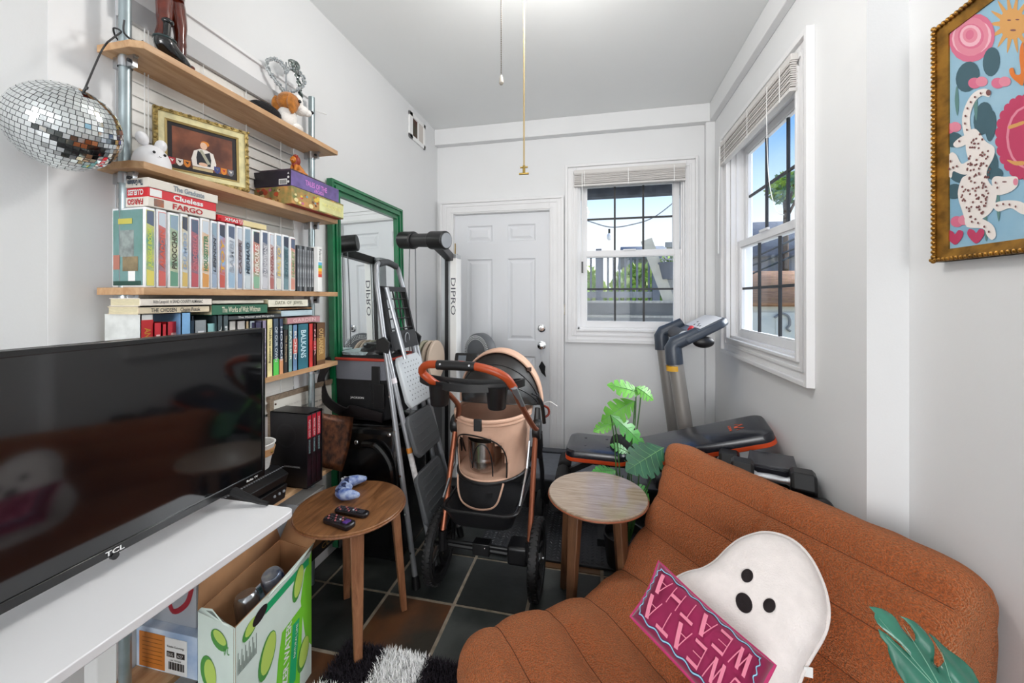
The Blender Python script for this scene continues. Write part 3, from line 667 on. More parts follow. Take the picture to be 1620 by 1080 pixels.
b = MB(); b.tube([(XL, 1.66, 2.24), (XL+.05, 1.70, 2.23)], .0025, 6); b.build('wall_hook', WHITE, label='thin white hook on the wall right of the shelf post', cat='hook')

# ---- second shelf: bunny, framed portrait, boxed games, lion
Z2 = ST[2]
bn = V((-1.243, .875, Z2)); BW = mat('bunny_white', '#f1f1f4', .45, sheen=.2)
bu = emp('bunny_figure', bn, 'round white bunny figure with short ears on the second shelf', 'toy rabbit')
b = MB(); b.grid(lambda i, j: bn+V((.040*cos(2*pi*i/32)*sin(pi*min(1, .52*(1-j/14)+.0))**.55*1.02 if j < 14 else 0, .045*sin(2*pi*i/32)*sin(pi*.52*(1-j/14))**.55 if j < 14 else 0, .066*(j/14)**.8)), 32, 15, wu=True); b.build('body', BW, bu)
for sy, dz in ((-1, .003), (1, -.002)): MB().ell(bn+V((.002, .024*sy-.002, .072+dz)), (.012, .015, .019), M=Matrix.Rotation(-.35*sy, 4, 'X')).build('ear', BW, bu)
b = MB()
for dy in (-.014, .014): b.ell(bn+V((.0365, dy-.006, .036)), (.003, .0038, .0038), 0, 10, 6)
b.tube(spl([bn+V((.0405, -.010, .027)), bn+V((.041, -.007, .0255)), bn+V((.0405, -.004, .027))], 3), .0008, 5); b.build('face', BLK, bu)
def picture(name, A, B, zb, h, lean, th, label, mats, fw, prof=None):
    """framed picture standing on z=zb; A,B bottom ends (x,y)"""
    ax = V((B[0]-A[0], B[1]-A[1], 0)); w_ = ax.length; ax.normalize(); nrm = ax.cross(V((0, 0, 1))); up = (V((0, 0, 1))*cos(lean)-nrm*sin(lean)).normalized()
    o = V((A[0], A[1], zb)); M = frameM(o, ax, up)
    r = emp(name, o+ax*w_/2, label, 'picture'); return r, M, w_, ax, up, M.to_3x3() @ V((0, 0, 1))
A, B = (-1.325, .935), (-1.218, 1.165)
pr, M, pw, ax, up, nn = picture('framed_portrait', A, B, Z2+.004, .21, .06, .02, 'gilt framed portrait of a seated person wearing a sash against a brown backdrop', None, .03)
ph_ = .215
CREAM = mat('cream_gilt', '#d8cf9e', .42, var=.2, scale=30); GILT = mat('carved_gilt', '#9c8750', .45, .5, var=.45, scale=90, bump=.8, bscale=160); GILT2 = mat('inner_gilt', '#a08a55', .4, .4)
def mframe(mb, x0, x1, y0, y1, wd, za, zb_, mi, M):
    """mitred frame with bevelled section: za outer edge height, zb inner"""
    o_ = [(x0, y0), (x1, y0), (x1, y1), (x0, y1)]; i_ = [(x0+wd, y0+wd), (x1-wd, y0+wd), (x1-wd, y1-wd), (x0+wd, y1-wd)]
    vs = [M @ V((p[0], p[1], 0)) for p in o_]+[M @ V((p[0], p[1], za)) for p in o_]+[M @ V((p[0], p[1], zb_)) for p in i_]+[M @ V((p[0], p[1], 0)) for p in i_]
    fs = []
    for k in range(4):
        j = (k+1) % 4; fs += [(k, j, 4+j, 4+k), (4+k, 4+j, 8+j, 8+k), (8+k, 8+j, 12+j, 12+k), (12+k, 12+j, j, k)]
    mb.add(vs, fs, mi)
b = MB(); mframe(b, 0, pw, 0, ph_, .011, .016, .018, 0, M)
n1 = 40
for k in range(n1):
    f = k/n1; d = f*2*(pw+ph_)
    if d < pw: p = (d, .0035)
    elif d < pw+ph_: p = (pw-.0035, d-pw)
    elif d < 2*pw+ph_: p = (2*pw+ph_-d, ph_-.0035)
    else: p = (.0035, 2*pw+2*ph_-d)
    b.ell(M @ V((p[0], p[1], .017)), (.0055, .0055, .0045), 0, 6, 4)
b.build('outer_moulding', GILT, pr)
b = MB(); mframe(b, .010, pw-.010, .010, ph_-.010, .019, .014, .008, 0, M); b.build('frame', CREAM, pr)
b = MB(); mframe(b, .028, pw-.028, .028, ph_-.028, .006, .010, .007, 0, M); b.build('inner_moulding', GILT2, pr)
MB().box(.032, pw-.032, .032, ph_-.032, 0, .004, 0, M).build('canvas', mat('portrait_ground', '#8c5136', .6, col2='#4f2618', scale=14), pr)
def flat(mb, M, pts, mi, z=.0): mb.add([M @ V((x, y, z)) for x, y in pts], [tuple(range(len(pts)))], mi)
def disc(cx, cy, rx, ry=None, n=16, a0=0, rot=0):
    ry = ry or rx; return [(cx+rx*cos(a0+2*pi*i/n)*cos(rot)-ry*sin(a0+2*pi*i/n)*sin(rot), cy+rx*cos(a0+2*pi*i/n)*sin(rot)+ry*sin(a0+2*pi*i/n)*cos(rot)) for i in range(n)]
PM = [mat('pr_white', '#e8e2dc', .6), mat('pr_navy', '#161a26', .6), mat('pr_orange', '#d98324', .6), mat('pr_red', '#b32032', .6), mat('pr_sash', '#a9a795', .6), mat('pr_dark', '#150f14', .6), mat('pr_blue', '#3a437f', .6), mat('pr_grey', '#6e7078', .6), mat('pr_skin', '#e0b89c', .6), mat('pr_tan', '#c9b48a', .6)]
b = MB(); cx = pw*.5; W_ = pw-.064; z = .0045
flat(b, M, [(.032, .032), (.046, .032), (.046, ph_-.032), (.032, ph_-.032)], 5, z-.0002); flat(b, M, [(pw-.046, .032), (pw-.032, .032), (pw-.032, ph_-.032), (pw-.046, ph_-.032)], 5, z-.0002)
flat(b, M, [(.046, ph_-.045), (pw-.046, ph_-.045), (pw-.046, ph_-.032), (.046, ph_-.032)], 5, z-.0002); flat(b, M, [(.046, .032), (pw-.046, .032), (pw-.046, .047), (.046, .047)], 5, z-.0002)
flat(b, M, [(cx-.030, .055), (cx+.030, .055), (cx+.034, .075), (cx+.026, .108), (cx+.008, .116), (cx-.010, .116), (cx-.026, .106), (cx-.033, .078)], 0, z)
flat(b, M, [(cx-.018, .062), (cx+.018, .062), (cx+.020, .085), (cx+.016, .110), (cx-.002, .100), (cx-.016, .110), (cx-.020, .085)], 1, z+.0002)
flat(b, M, [(cx-.012, .110), (cx-.004, .114), (cx+.018, .072), (cx+.010, .068)], 4, z+.0004)
flat(b, M, disc(cx, .128, .0095, .012), 8, z+.0002); flat(b, M, disc(cx+.004, .136, .0115, .009), 2, z+.0001); flat(b, M, disc(cx-.002, .066, .012, .006), 8, z+.0005)
flat(b, M, [(cx-.030, .044), (cx+.024, .044), (cx+.024, .053), (cx-.030, .053)], 9, z+.0005)
for k, (dx, mi) in enumerate(((-.082, 3), (-.063, 0), (-.044, 2), (.036, 6), (.055, 2), (.075, 7))):
    x = cx+dx; flat(b, M, [(x-.0085, .068), (x-.0085, .054), (x-.004, .047), (x, .045), (x+.004, .047), (x+.0085, .054), (x+.0085, .068)], mi, z+.0003)
    flat(b, M, [(x-.005, .064), (x+.001, .054), (x+.005, .064), (x+.002, .062)], [0, 5, 5, 7, 3, 0][k], z+.0005)
b.build('painted_image', PM, pr)
# boxed games
def carton(name, x0, x1, y0, y1, z0, z1, m, label, cat='box', group=None, parts=()):
    r = emp(name, ((x0+x1)/2, (y0+y1)/2, z0), label, cat, group)
    MB().box(x0, x1, y0, y1, z0, z1).build('box_body', m, r, bevel=.0015)
    return r
gb = carton('board_game', -1.35, -1.168, 1.315, 1.635, Z2+.001, Z2+.070, mat('game_art_a', '#d59a5a', .45, col2='#6e7f4a', scale=26), 'boxed board game with colourful orange fantasy art, lower of two', 'board game')
xs_ = -1.168
b = MB(); rq = random.Random(4); cols = ['#c86a8f', '#e2c24e', '#7fa3b5', '#c4512d', '#e9dca2', '#7a5230']
for i in range(26):
    y = 1.325+rq.random()*.20; z = Z2+.008+rq.random()*.05; r = .004+rq.random()*.010
    b.add([(xs_+.0006+i*.00003, y+r*cos(a), z+r*.7*sin(a)) for a in [2*pi*k/9 for k in range(9)]], [tuple(range(9))], i % 6)
for i in range(22):
    x = -1.335+rq.random()*.12; z = Z2+.008+rq.random()*.05; r = .004+rq.random()*.009
    b.add([(x+r*cos(a), 1.3142-i*.00003, z+r*.8*sin(a)) for a in [2*pi*k/8 for k in range(8)]], [tuple(range(8))], rq.choice((0, 3, 5, 4, 3)))
b.build('printed_art', [mat('art_'+c[1:], c, .5) for c in cols], gb)['kind'] = 'stuff'
b = MB(); b.box(xs_, xs_+.0015, 1.47, 1.632, Z2+.006, Z2+.062); b.build('title_panel', mat('title_cream', '#dfe0a4', .5, col2='#c9c48a', scale=18), gb)
text('THE ADVENTURE', (xs_+.002, 1.55, Z2+.036), (0, 1, 0), (0, 0, 1), .13, .016, mat('lt_yellow', '#f3ee9a', .5), gb)
MB().box(-1.346, -1.17, 1.318, 1.632, Z2+.0002, Z2+.001).build('box_bottom', mat('box_red', '#a32a24', .5), gb)
gc = carton('board_game', -1.345, -1.170, 1.315, 1.603, Z2+.0715, Z2+.132, mat('game_purple', '#6d5b96', .42, var=.3, scale=18), 'boxed board game with purple front and dark side, upper of two', 'board game')
MB().box(-1.345, -1.172, 1.3135, 1.315, Z2+.0725, Z2+.131).build('dark_side_panel', mat('game_dark', '#1d1428', .4), gc)
text('TALES OF THE', (-1.1695, 1.455, Z2+.104), (0, 1, 0), (0, 0, 1), .13, .022, mat('lt_pink', '#d98ad8', .4), gc, bold=.02); text('ARCADE', (-1.1695, 1.47, Z2+.083), (0, 1, 0), (0, 0, 1), .06, .014, mat('lt_pink', '#d98ad8'), gc, bold=.02)
b = MB()
for k in range(10): b.box(-1.222+k*.0032, -1.2204+k*.0032+.0006*(k % 2), 1.3128, 1.3134, Z2+.078, Z2+.095)
b.box(-1.226, -1.188, 1.3130, 1.3133, Z2+.076, Z2+.098, 1); b.build('barcode', [BLK, WHITE], gc)
b = MB()
for k, z in enumerate((.119, .104, .086)): b.add([(-1.182+.005*cos(a), 1.3128, Z2+z+.005*sin(a)) for a in [2*pi*i/(3 if k == 0 else 8)+pi/2 for i in range(3 if k == 0 else 8)]], [tuple(range(3 if k == 0 else 8))])
b.build('printed_icons', WHITE, gc)
b = MB(); b.box(-1.33, -1.185, 1.33, 1.53, Z2+.133, Z2+.143); b.build('flat_booklet', mat('booklet_dark', '#4a3a44', .6, var=.4, scale=50), label='thin dark booklet on top of the purple board game', cat='book')
L = V((-1.232, 1.405, Z2+.1435)); LO = mat('lion_orange', '#c4731d', .35, coat=.3); LR = mat('lion_mane', '#8a2b16', .45)
li = emp('lion_figurine', L, 'small orange lion figurine with red-brown mane sitting on the boxed games', 'figurine')
b = MB(); b.ell(L+V((0, .028, .018)), (.017, .026, .018)); b.tube([L+V((0, .030, .02)), L+V((0, .012, .034)), L+V((0, 0, .05))], [.018, .016, .013], 12); b.ell(L+V((.014, .038, .010)), (.009, .020, .010)); b.ell(L+V((-.014, .038, .010)), (.009, .020, .010)); b.build('body', LO, li)
for sx in (-1, 1):
    b = MB(); b.tube([L+V((.008*sx, -.002, .038)), L+V((.010*sx, -.010, .018)), L+V((.010*sx, -.012, .004))], [.008, .006, .0055], 8); b.ell(L+V((.010*sx, -.016, .004)), (.006, .009, .004)); b.build('leg', LO, li)
b = MB(); b.ell(L+V((0, .004, .058)), (.020, .015, .024)); b.ell(L+V((0, .002, .042)), (.014, .014, .018)); b.ell(L+V((0, .003, .078)), (.011, .010, .008)); b.build('mane', LR, li)
b = MB(); b.ell(L+V((0, -.010, .060)), (.013, .010, .014)); b.ell(L+V((0, -.019, .056)), (.007, .006, .005)); b.build('head', LO, li)
b = MB(); b.tube(spl([L+V((0, .05, .012)), L+V((.01, .075, .006)), L+V((.02, .085, .006))], 4), .0025, 6); b.build('tail', LO, li)

# ---- video cases, row on the third shelf
Z3 = ST[3]; XS = -1.205
CLEAR = mat('clear_sleeve', '#f2f4f6', .10, coat=.6)
vu = [228, 247.5, 265.5, 285.5, 299.5, 317, 333.5, 345, 358.5, 374.2, 385.2, 398.5, 413.2, 425.4, 435, 446.8, 458.5, 468.5]
vc = [('#3f8f6f', '#e8d84a', 'JUNGLE BOOK', '#cde04a', 'teal green'), ('#3d4a63', '#d64a3c', 'ALADDIN', '#d8533f', 'slate with red'), ('#d9d7a8', '#4a8a6a', 'PINOCCHIO', '#3a3320', 'cream and green'),
      ('#b5cfe6', '#d9b34e', 'DUMBO', '#8fa6c4', 'pale blue'), ('#3c4660', '#b8343e', 'CINDERELLA', '#c7656f', 'navy and red'), ('#e2e4da', '#d98a2e', 'HOUSESITTER', '#2f7a4a', 'white with orange foot'),
      ('#6d7480', '#8da3bd', 'LENNON', '#2d3440', 'grey'), ('#78a9d6', '#c23a2a', 'TOY', '#e0a52a', 'sky blue'), ('#dfe3e8', '#8fb3d0', 'BAMBI', '#9aa5b3', 'white and sky blue'), ('#9c8f92', '#7f93b3', 'CASPER', '#5b4a4e', 'grey rose'),
      ('#5d86a3', '#c9d4da', 'MERMAID', '#27394a', 'blue and white'), ('#cf4038', '#79b08a', 'HERCULES', '#f0e9df', 'red and green'), ('#43475a', '#c9c9cf', 'DALMATIANS', '#d0d0d6', 'dark with white lettering'),
      ('#d8d2cf', '#a7504a', 'FANTASIA', '#8a4a46', 'pale rose'), ('#525e8c', '#e0dcc8', 'BALTO', '#e2c66b', 'indigo'), ('#1f3a44', '#5a7f88', 'OLIVER', '#2c5560', 'dark teal'), ('#c9cdb4', '#d4836a', 'HAMLET', '#7fa06a', 'sage and salmon')]
def dull(h, f=.22): h = h.lstrip('#'); return '#'+''.join('%02x' % int(int(h[i:i+2], 16)*(1-f)+g*f) for i, g in ((0, 205), (2, 208), (4, 212)))
vc = [(dull(x[0]), dull(x[1]), x[2], dull(x[3], .1), x[4]) for x in vc]
ordn = ['first', 'second', 'third', 'fourth', 'fifth', 'sixth', 'seventh', 'eighth', 'ninth', 'tenth', 'eleventh', 'twelfth', 'thirteenth', 'fourteenth', 'fifteenth', 'sixteenth', 'seventeenth']
def vhs(x1, y0, y1, z0, z1, spec, k):
    c1, c2, t, tc_, nm = spec; x0 = x1-.118
    r = emp('video_case', ((x0+x1)/2, (y0+y1)/2, z0), '%s sleeved video case, %s from left in the row' % (nm, ordn[k]), 'video case', 'video cases in a row on the third shelf')
    art = mat('case_art_%d' % k, c1, .3, col2=c2, scale=13+k, stretch=(1, 1, 1.5), coat=.5)
    b = MB(); b.box(x0, x1, y0+.0008, y1-.0008, z0, z1, 0); b.build('case', CLEAR, r, bevel=.004, seg=2)
    w_ = y1-y0
    b = MB(); b.box(x1-.001, x1+.0008, y0+w_*.17, y1-w_*.17, z0+.005, z1-.008, 0); sp_ = b.build('spine', art, r)
    xx = x1+.0009
    b = MB(); b.add([(xx, y0+w_*.2, z0+.006), (xx, y1-w_*.2, z0+.006), (xx, y1-w_*.2, z0+.045), (xx, y0+w_*.2, z0+.05)], [(0, 1, 2, 3)], 0); b.build('spine_foot_art', mat('spine_'+c2[1:], c2, .4), r)
    b = MB(); b.add([(xx, y0+w_*.2, z1-.045), (xx, y1-w_*.2, z1-.052), (xx, y1-w_*.2, z1-.010), (xx, y0+w_*.2, z1-.010)], [(0, 1, 2, 3)], 0); b.build('spine_top_art', mat('spine_top_%d' % (k % 4), ['#56647e', '#c9d3dd', '#8ea6b8', '#3a4152'][k % 4], .35), r)
    text(t, (x1+.0012, (y0+y1)/2, z0+(z1-z0)*.5), (0, 0, 1), (0, -1, 0), (z1-z0)*.5, w_*.42, mat('lt_'+tc_[1:], tc_, .4), r, bold=.03, shear=.15)
    return r
ys = [Yu(u, XS) for u in vu]
for k in range(17):
    r = vhs(XS, ys[k], ys[k+1]-.001, Z3, Z3+.2215+.002*sin(k*2.7), vc[k], k)
    if k == 0:   # the end case shows its printed back
        MB().box(XS-.110, XS-.006, ys[0]-.0006, ys[0]+.0006, Z3+.006, Z3+.214).build('printed_back', mat('back_art', '#4a7f6a', .35, col2='#7fa6ac', scale=5, coat=.5), r)
        b = MB(); y = ys[0]-.0009
        def q4(x0, x1, z0, z1, mi): b.add([(XS-x0, y-.0002*mi, Z3+z0), (XS-x1, y-.0002*mi, Z3+z0), (XS-x1, y-.0002*mi, Z3+z1), (XS-x0, y-.0002*mi, Z3+z1)], [(3, 2, 1, 0)], mi)
        q4(.085, .035, .085, .158, 0); q4(.055, .030, .018, .045, 1); q4(.075, .02, .045, .085, 2); q4(.108, .085, .05, .09, 3); q4(.09, .04, .175, .19, 4); q4(.108, .01, .006, .018, 5)
        b.build('back_pictures', [mat('photo_grey', '#86908e', .5, var=.4, scale=40), WHITE, mat('photo_brown', '#8a7a5c', .5, var=.3, scale=30), mat('photo_pink', '#b87a6a', .5), mat('photo_yellow', '#c8c05a', .5), mat('photo_green', '#20463c', .5)], r)
dcols = ['#3b3f45', '#6d7379', '#24272b', '#8d9094', '#33383c', '#55595e', '#24272b', '#6f6a6c']
ya, yb = Yu(470, XS), Yu(500, XS)
for k in range(8):
    y0 = ya+(yb-ya)*k/8; y1 = ya+(yb-ya)*(k+1)/8
    r = emp('disc_case', (XS-.06, (y0+y1)/2, Z3), 'thin dark disc case right of the video row, %s from its left' % ordn[k], 'disc case', 'thin disc cases on the third shelf')
    MB().box(XS-.13, XS, y0+.0006, y1-.0006, Z3, Z3+.19).build('case', mat('disc_'+dcols[k][1:], dcols[k], .3), r, bevel=.0012)
    MB().box(XS, XS+.0006, y0+.003, y1-.003, Z3+.02, Z3+.175).build('spine_label', mat('disc_spine', '#aeb2b6', .4, col2='#5c5f64', scale=30), r)
yq = Yu(503, XS+.02); r = carton('film_box', XS-.07, XS+.02, yq, yq+.026, Z3, Z3+.195, mat('film_white', '#f0f0ee', .45), 'narrow white instant film box with rainbow stripes at the right end of the shelf')
b = MB()
for k, c in enumerate(('#5bb0d8', '#58b05a', '#f0c93c', '#e88a2e', '#d6402f')): b.box(XS+.020, XS+.0207, yq+.002, yq+.024, Z3+.115-.013*k, Z3+.128-.013*k, k)
b.build('rainbow_stripes', [mat('rb_'+c[1:], c, .5) for c in ('#5bb0d8', '#58b05a', '#f0c93c', '#e88a2e', '#d6402f')], r)
text('Polaroid', (XS+.0207, yq+.013, Z3+.160), (0, 0, -1), (0, 1, 0), .05, .014, BLK, r)
# three cases lying flat on the row, then a red one
def flatcase(x0, x1, y0, y1, z0, z1, m, label, side, spine, sm, tm_, extra=None):
    r = emp('video_case', ((x0+x1)/2, (y0+y1)/2, z0), label, 'video case'); MB().box(x0, x1, y0, y1, z0, z1).build('case', m, r, bevel=.0015)
    if spine: text(spine, (x1+.0005, (y0+y1)/2+.01, (z0+z1)/2), (0, 1, 0), (0, 0, 1), (y1-y0)*.45, (z1-z0)*.62, sm, r, bold=.03)
    if side: text(side, ((x0+x1)/2+.01, y0-.0005, (z0+z1)/2), (-1, 0, 0), (0, 0, -1), .055, (z1-z0)*.62, tm_, r, bold=.03)
    return r
z = Z3+.2235; RED = mat('case_red', '#d3222e', .35); RDK = mat('lt_red', '#b5262c', .45); CRM = mat('case_cream', '#e6e0d6', .45)
y0 = Yu(231, XS)+.002; y1 = Yu(340, XS)
r = flatcase(XS-.105, XS+.004, y0, y1, z, z+.0265, CRM, 'white video case with red lettering lying flat, lowest of the three', 'FARGO', 'FARGO', RDK, RDK)
MB().box(XS+.004, XS+.0046, y0+.015, y0+.040, z+.003, z+.024).build('spine_picture', mat('photo_rust', '#b06a4a', .5, col2='#5f6a6a', scale=40), r)
r = flatcase(XS-.105, XS+.002, y0+.002, y1+.003, z+.027, z+.0525, RED, 'red video case lying flat, middle of the three', 'CLUELESS', 'Clueless', WHITE, WHITE)
MB().box(XS+.002, XS+.0026, y0+.006, y0+.036, z+.030, z+.050).build('spine_label', WHITE, r)
flatcase(XS-.105, XS+.004, y0, y1+.007, z+.053, z+.079, CRM, 'white video case with grey lettering lying flat, topmost of the three', 'The Graduate', 'The Graduate', mat('lt_grey', '#8d99a3', .5), mat('lt_navy', '#27405a', .5))
ya, yb = Yu(345, XS), Yu(421, XS); ym = ya+(yb-ya)*.48
r = emp('video_case', (XS-.05, ya, z), 'red and cream video case lying flat on the right part of the row', 'video case')
MB().box(XS-.1, XS+.002, ya, ym, z, z+.020).build('case', RED, r, bevel=.002); MB().box(XS-.1, XS+.002, ym, yb, z, z+.019).build('sleeve', mat('sleeve_cream', '#e4d3a0', .5), r, bevel=.0015)
b = MB(); b.tube([(XS-.002, ya-.004, z+.010), (XS-.002, ya+.006, z+.010)], .0095, 12); b.build('round_seal', RED, r)
text('XMAS', (XS+.0026, ya+(ym-ya)*.5, z+.010), (0, 1, 0), (0, 0, 1), .05, .011, WHITE, r, bold=.02)
b = MB()
for k in range(3): b.add([(XS+.0026, ym-.012+.006*k, z+.002), (XS+.0026, ym-.010+.006*k, z+.002), (XS+.0026, ym-.016+.006*k, z+.018), (XS+.0026, ym-.018+.006*k, z+.018)], [(0, 1, 2, 3)])
b.build('spine_stripes', WHITE, r)

# ---- books on the fourth shelf
Z4 = ST[4]
PAGES = mat('book_pages', '#d9cfae', .8, var=.08, scale=60, stretch=(1, 1, 8)); PAGEW = mat('book_pages_white', '#e6e4de', .8)
def vbook(u0, u1, vt, col, label, t=None, tcol='#e8e4da', band=None, dx=0, pages=None, depth=.115, leaves_=True):
    x1 = XS+dx; y0, y1 = Yu(u0, x1), Yu(u1, x1)-.0006; z1 = Zv(u0, vt, X=x1)
    r = emp('book', (x1-depth/2, (y0+y1)/2, Z4), label, 'book', 'upright books on the fourth shelf'); c = mat('cover_'+col[1:], col, .45, var=.12, scale=25)
    b = MB(); x0 = x1-depth; t_ = .0018
    b.box(x0, x1, y0, y0+t_, Z4, z1); b.box(x0, x1, y1-t_, y1, Z4, z1); b.box(x1-.003, x1, y0, y1, Z4, z1); b.build('cover', c, r)
    MB().box(x0+.003, x1-.003, y0+t_, y1-t_, Z4+.002, z1-.004).build('page_block', pages or PAGES, r)
    if band:
        MB().box(x1, x1+.0006, y0+.0005, y1-.0005, Z4+band[1], Z4+band[2]).build('spine_band', mat('band_'+band[0][1:], band[0], .5), r)
    if t: text(t, (x1+.0009, (y0+y1)/2, (Z4+z1)/2+.01), (0, 0, -1), (0, 1, 0), (z1-Z4)*.62, (y1-y0)*.5, mat('lt_'+tcol[1:], tcol, .5), r, bold=.02)
    return r
vbook(223, 243, 497, '#d9dcda', 'thick white hardback with red and gold lettering at the left end of the row', 'ANNA KARENINA', '#c98a2a', ('#c5252b', .05, .235), dx=-.004, depth=.13)
vbook(243.5, 256, 511, '#cf2434', 'red book with pale lettering beside the thick white hardback', 'LAMB', '#f0c9c4')
vbook(256.5, 264, 513, '#c9202f', 'red book with lettering standing third from the left on the fourth shelf', 'SAS', '#f2dcd8')
vbook(264.5, 286, 509, '#d12c3c', 'wide red book left of the blue book', 'LIMIT', '#f0b8b4', dx=-.02)
vbook(287, 302, 493, '#7fb2e0', 'tall light blue book among the red ones', None, dx=.0)
vbook(303, 307, 500, '#1d2a38', 'narrow black book right of the light blue book', None, dx=-.03)
vbook(308, 327, 507, '#8f979c', 'grey book with pale capital lettering', 'DRIFT', '#e3e6e8', dx=-.01)
vbook(328, 341, 512, '#8fc2c4', 'short pale teal book behind the television edge', 'CORAL', '#d6ecec', dx=-.01)
vbook(344, 352.5, 498, '#3b4b50', 'dark slate book with spaced capitals, left of a twin', 'YATES', '#d5dadb')
vbook(353, 361.5, 499, '#46555a', 'dark slate book with spaced capitals, right of its twin', 'REVOL', '#d5dadb')
for k, (u0, u1, v, c) in enumerate(((362.5, 373, 508, '#dcdad4'), (375, 388, 508, '#cfccc8'), (389, 394, 508, '#c9b48f'), (395, 403, 508, '#cfdde4'))):
    vbook(u0, u1, v, c, 'small %s book peeking over the television, %s of four' % (['white', 'light grey', 'tan', 'ice blue'][k], ordn[k]), None, dx=-.015)
vbook(404, 414, 510, '#3c3a5a', 'dark violet book just left of the television corner', None, '#aab')
vbook(415, 421.5, 507, '#8f86a0', 'mauve book right of the television corner', 'ETHAN', '#e6e0ea')
vbook(422.3, 431.5, 505, '#efe2a6', 'pale yellow book with dark lettering', 'Trouble was something', '#4a3a2a')
vbook(432.3, 441, 504, '#46586a', 'slate blue book with a bright green foot', 'OF OUR OWN', '#cdd5db', ('#5fd45a', 0, .062))
vbook(441.8, 448, 504, '#35435c', 'navy book with an orange foot', 'HOOKE', '#e6e9ee', ('#e0a070', 0, .058))
vbook(448.8, 455.5, 522, '#33302f', 'short dark brown book with fine lettering', 'The Ramayana', '#c7b08a')
vbook(456.3, 462.5, 514, '#7fa7a4', 'pale teal book left of the red and blue one', 'FATHER', '#e8efe8')
vbook(463.3, 470.5, 514, '#6f93b8', 'blue book with a pink-red middle', 'BOND', '#e8e2d8', ('#d5706a', .07, .13))
vbook(471.3, 488, 513, '#2f6f80', 'wide dark teal book with pale blue lettering', 'BALKANS', '#cfeaf2')
vbook(488.8, 495, 512, '#d23a36', 'bright red book near the right end of the fourth shelf', None)
vbook(495.6, 500.2, 512, '#4a1216', 'narrow black-red book near the right end of the fourth shelf', 'NOIR', '#e2b0b0', ('#c42a3a', .07, .11))
vbook(501, 514.5, 511, '#6a4a30', 'brown book with gilt lettering at the right end of the fourth shelf', 'OUTLANDER', '#d9b77a', ('#9a7440', .02, .12))
def hbook(u0, u1, vt, vb, x1, col, label, t=None, tcol='#333333', depth=.11, um=None, fit=.7, pages=True):
    """book lying flat, spine towards the room at X=x1"""
    um = um or (u0+u1)/2; y0, y1 = Yu(u0, x1), Yu(u1, x1); z1, z0 = Zv(um, vt, X=x1), Zv(um, vb, X=x1)
    r = emp('book', (x1-depth/2, (y0+y1)/2, z0), label, 'book', 'books lying flat on the fourth shelf row'); c = mat('cover_'+col[1:], col, .45, var=.08, scale=25)
    b = MB(); t_ = .002; b.box(x1-depth, x1, y0, y1, z0, z0+t_); b.box(x1-depth, x1, y0, y1, z1-t_, z1); b.box(x1-.003, x1, y0, y1, z0, z1); b.build('cover', c, r)
    MB().box(x1-depth+.002, x1-.003, y0+.002, y1-.002, z0+t_, z1-t_).build('page_block', PAGES, r)
    if t: text(t, (x1+.0006, (y0+y1)/2, (z0+z1)/2), (0, 1, 0), (0, 0, 1), (y1-y0)*fit, (z1-z0)*.55, mat('lt_'+tcol[1:], tcol, .5), r, bold=.01)
    return r
xh = XS+.004
hbook(219, 331, 484, 495.5, xh-.004, '#e2d3b6', 'cream paperback lying flat at the left, under another', 'THE CHOSEN   Chaim Potok', '#2c3038')
hbook(222, 335, 471.5, 483.5, xh, '#eee6da', 'ivory paperback lying flat at the left, on top of the cream one', 'Aldo Leopold  A SAND COUNTY ALMANAC', '#3a3a3a')
hbook(336, 423, 481, 497, xh, '#2f6b52', 'thick dark green book lying flat in the middle of the row', 'The Works of Walt Whitman', '#e8e6d0')
hbook(336, 417, 474, 480.5, xh-.01, '#d5cfc2', 'thin beige book lying on the dark green one', None)
hbook(362, 444, 497.5, 504.5, xh-.002, '#3d4346', 'black paperback with white script lying under the green book', 'The Master and Margarita', '#e3e3e0')
hbook(425, 487, 473, 485.5, xh, '#e6e2d0', 'ivory book with faded capitals lying flat at the right', 'DATA  OF  JEWEL', '#8a8a78')
hbook(441, 493, 486.0, 489.5, xh-.005, '#9a6f45', 'thin brown book lying under the ivory one at the right', 'NATIVE SEEDS', '#4a2c18')
hbook(445, 494, 490, 499.8, xh-.003, '#b8cdd6', 'pale blue book lying flat at the right, low in its pile', None)
hbook(455, 506, 500.6, 511, xh-.001, '#c48f94', 'dusty pink book lying across the upright books at the right', 'GARDEN', '#e6c9c9')

# ---- fifth shelf: receiver, basket, book slipcase, plaque, framed letter
Z5 = ST[5]
rc = emp('game_console', (-1.26, 1.2, Z5), 'black boxy media console on the fifth shelf behind the desk end', 'console')
b = MB(); x0, x1, y0, y1 = -1.34, -1.185, 1.03, 1.30
b.prism([(x0, y0, Z5+.001), (x1, y0, Z5+.001), (x1+.012, y0, Z5+.06), (x1-.02, y0, Z5+.062), (x0, y0, Z5+.062)], (0, y1-y0, 0)); b.build('lower_body', BLK, rc, bevel=.003)
b = MB(); b.prism([(x0, y0, Z5+.066), (x1+.004, y0, Z5+.066), (x1+.018, y0, Z5+.10), (x1-.03, y0, Z5+.125), (x0, y0, Z5+.125)], (0, y1-y0, 0)); b.build('upper_body', BLK, rc, bevel=.003)
b = MB()
for k in range(26): b.box(x1-.026+.010, x1-.010, y0+.02+k*.010, y0+.024+k*.010, Z5+.1185, Z5+.1205)
g = b.build('vent_slots', GRY, rc); g['kind'] = 'stuff'
b = MB()
for k in range(3): b.cyl((x1+.006, 1.24+.022*k, Z5+.036), (x1+.011, 1.24+.022*k, Z5+.037), .005, n=10)
b.build('port', GRY, rc)['kind'] = 'stuff'
bk = V((-1.262, 1.245, Z5+.127)); bs = emp('basket', bk, 'small white woven basket with tan leather strap on the black console', 'basket')
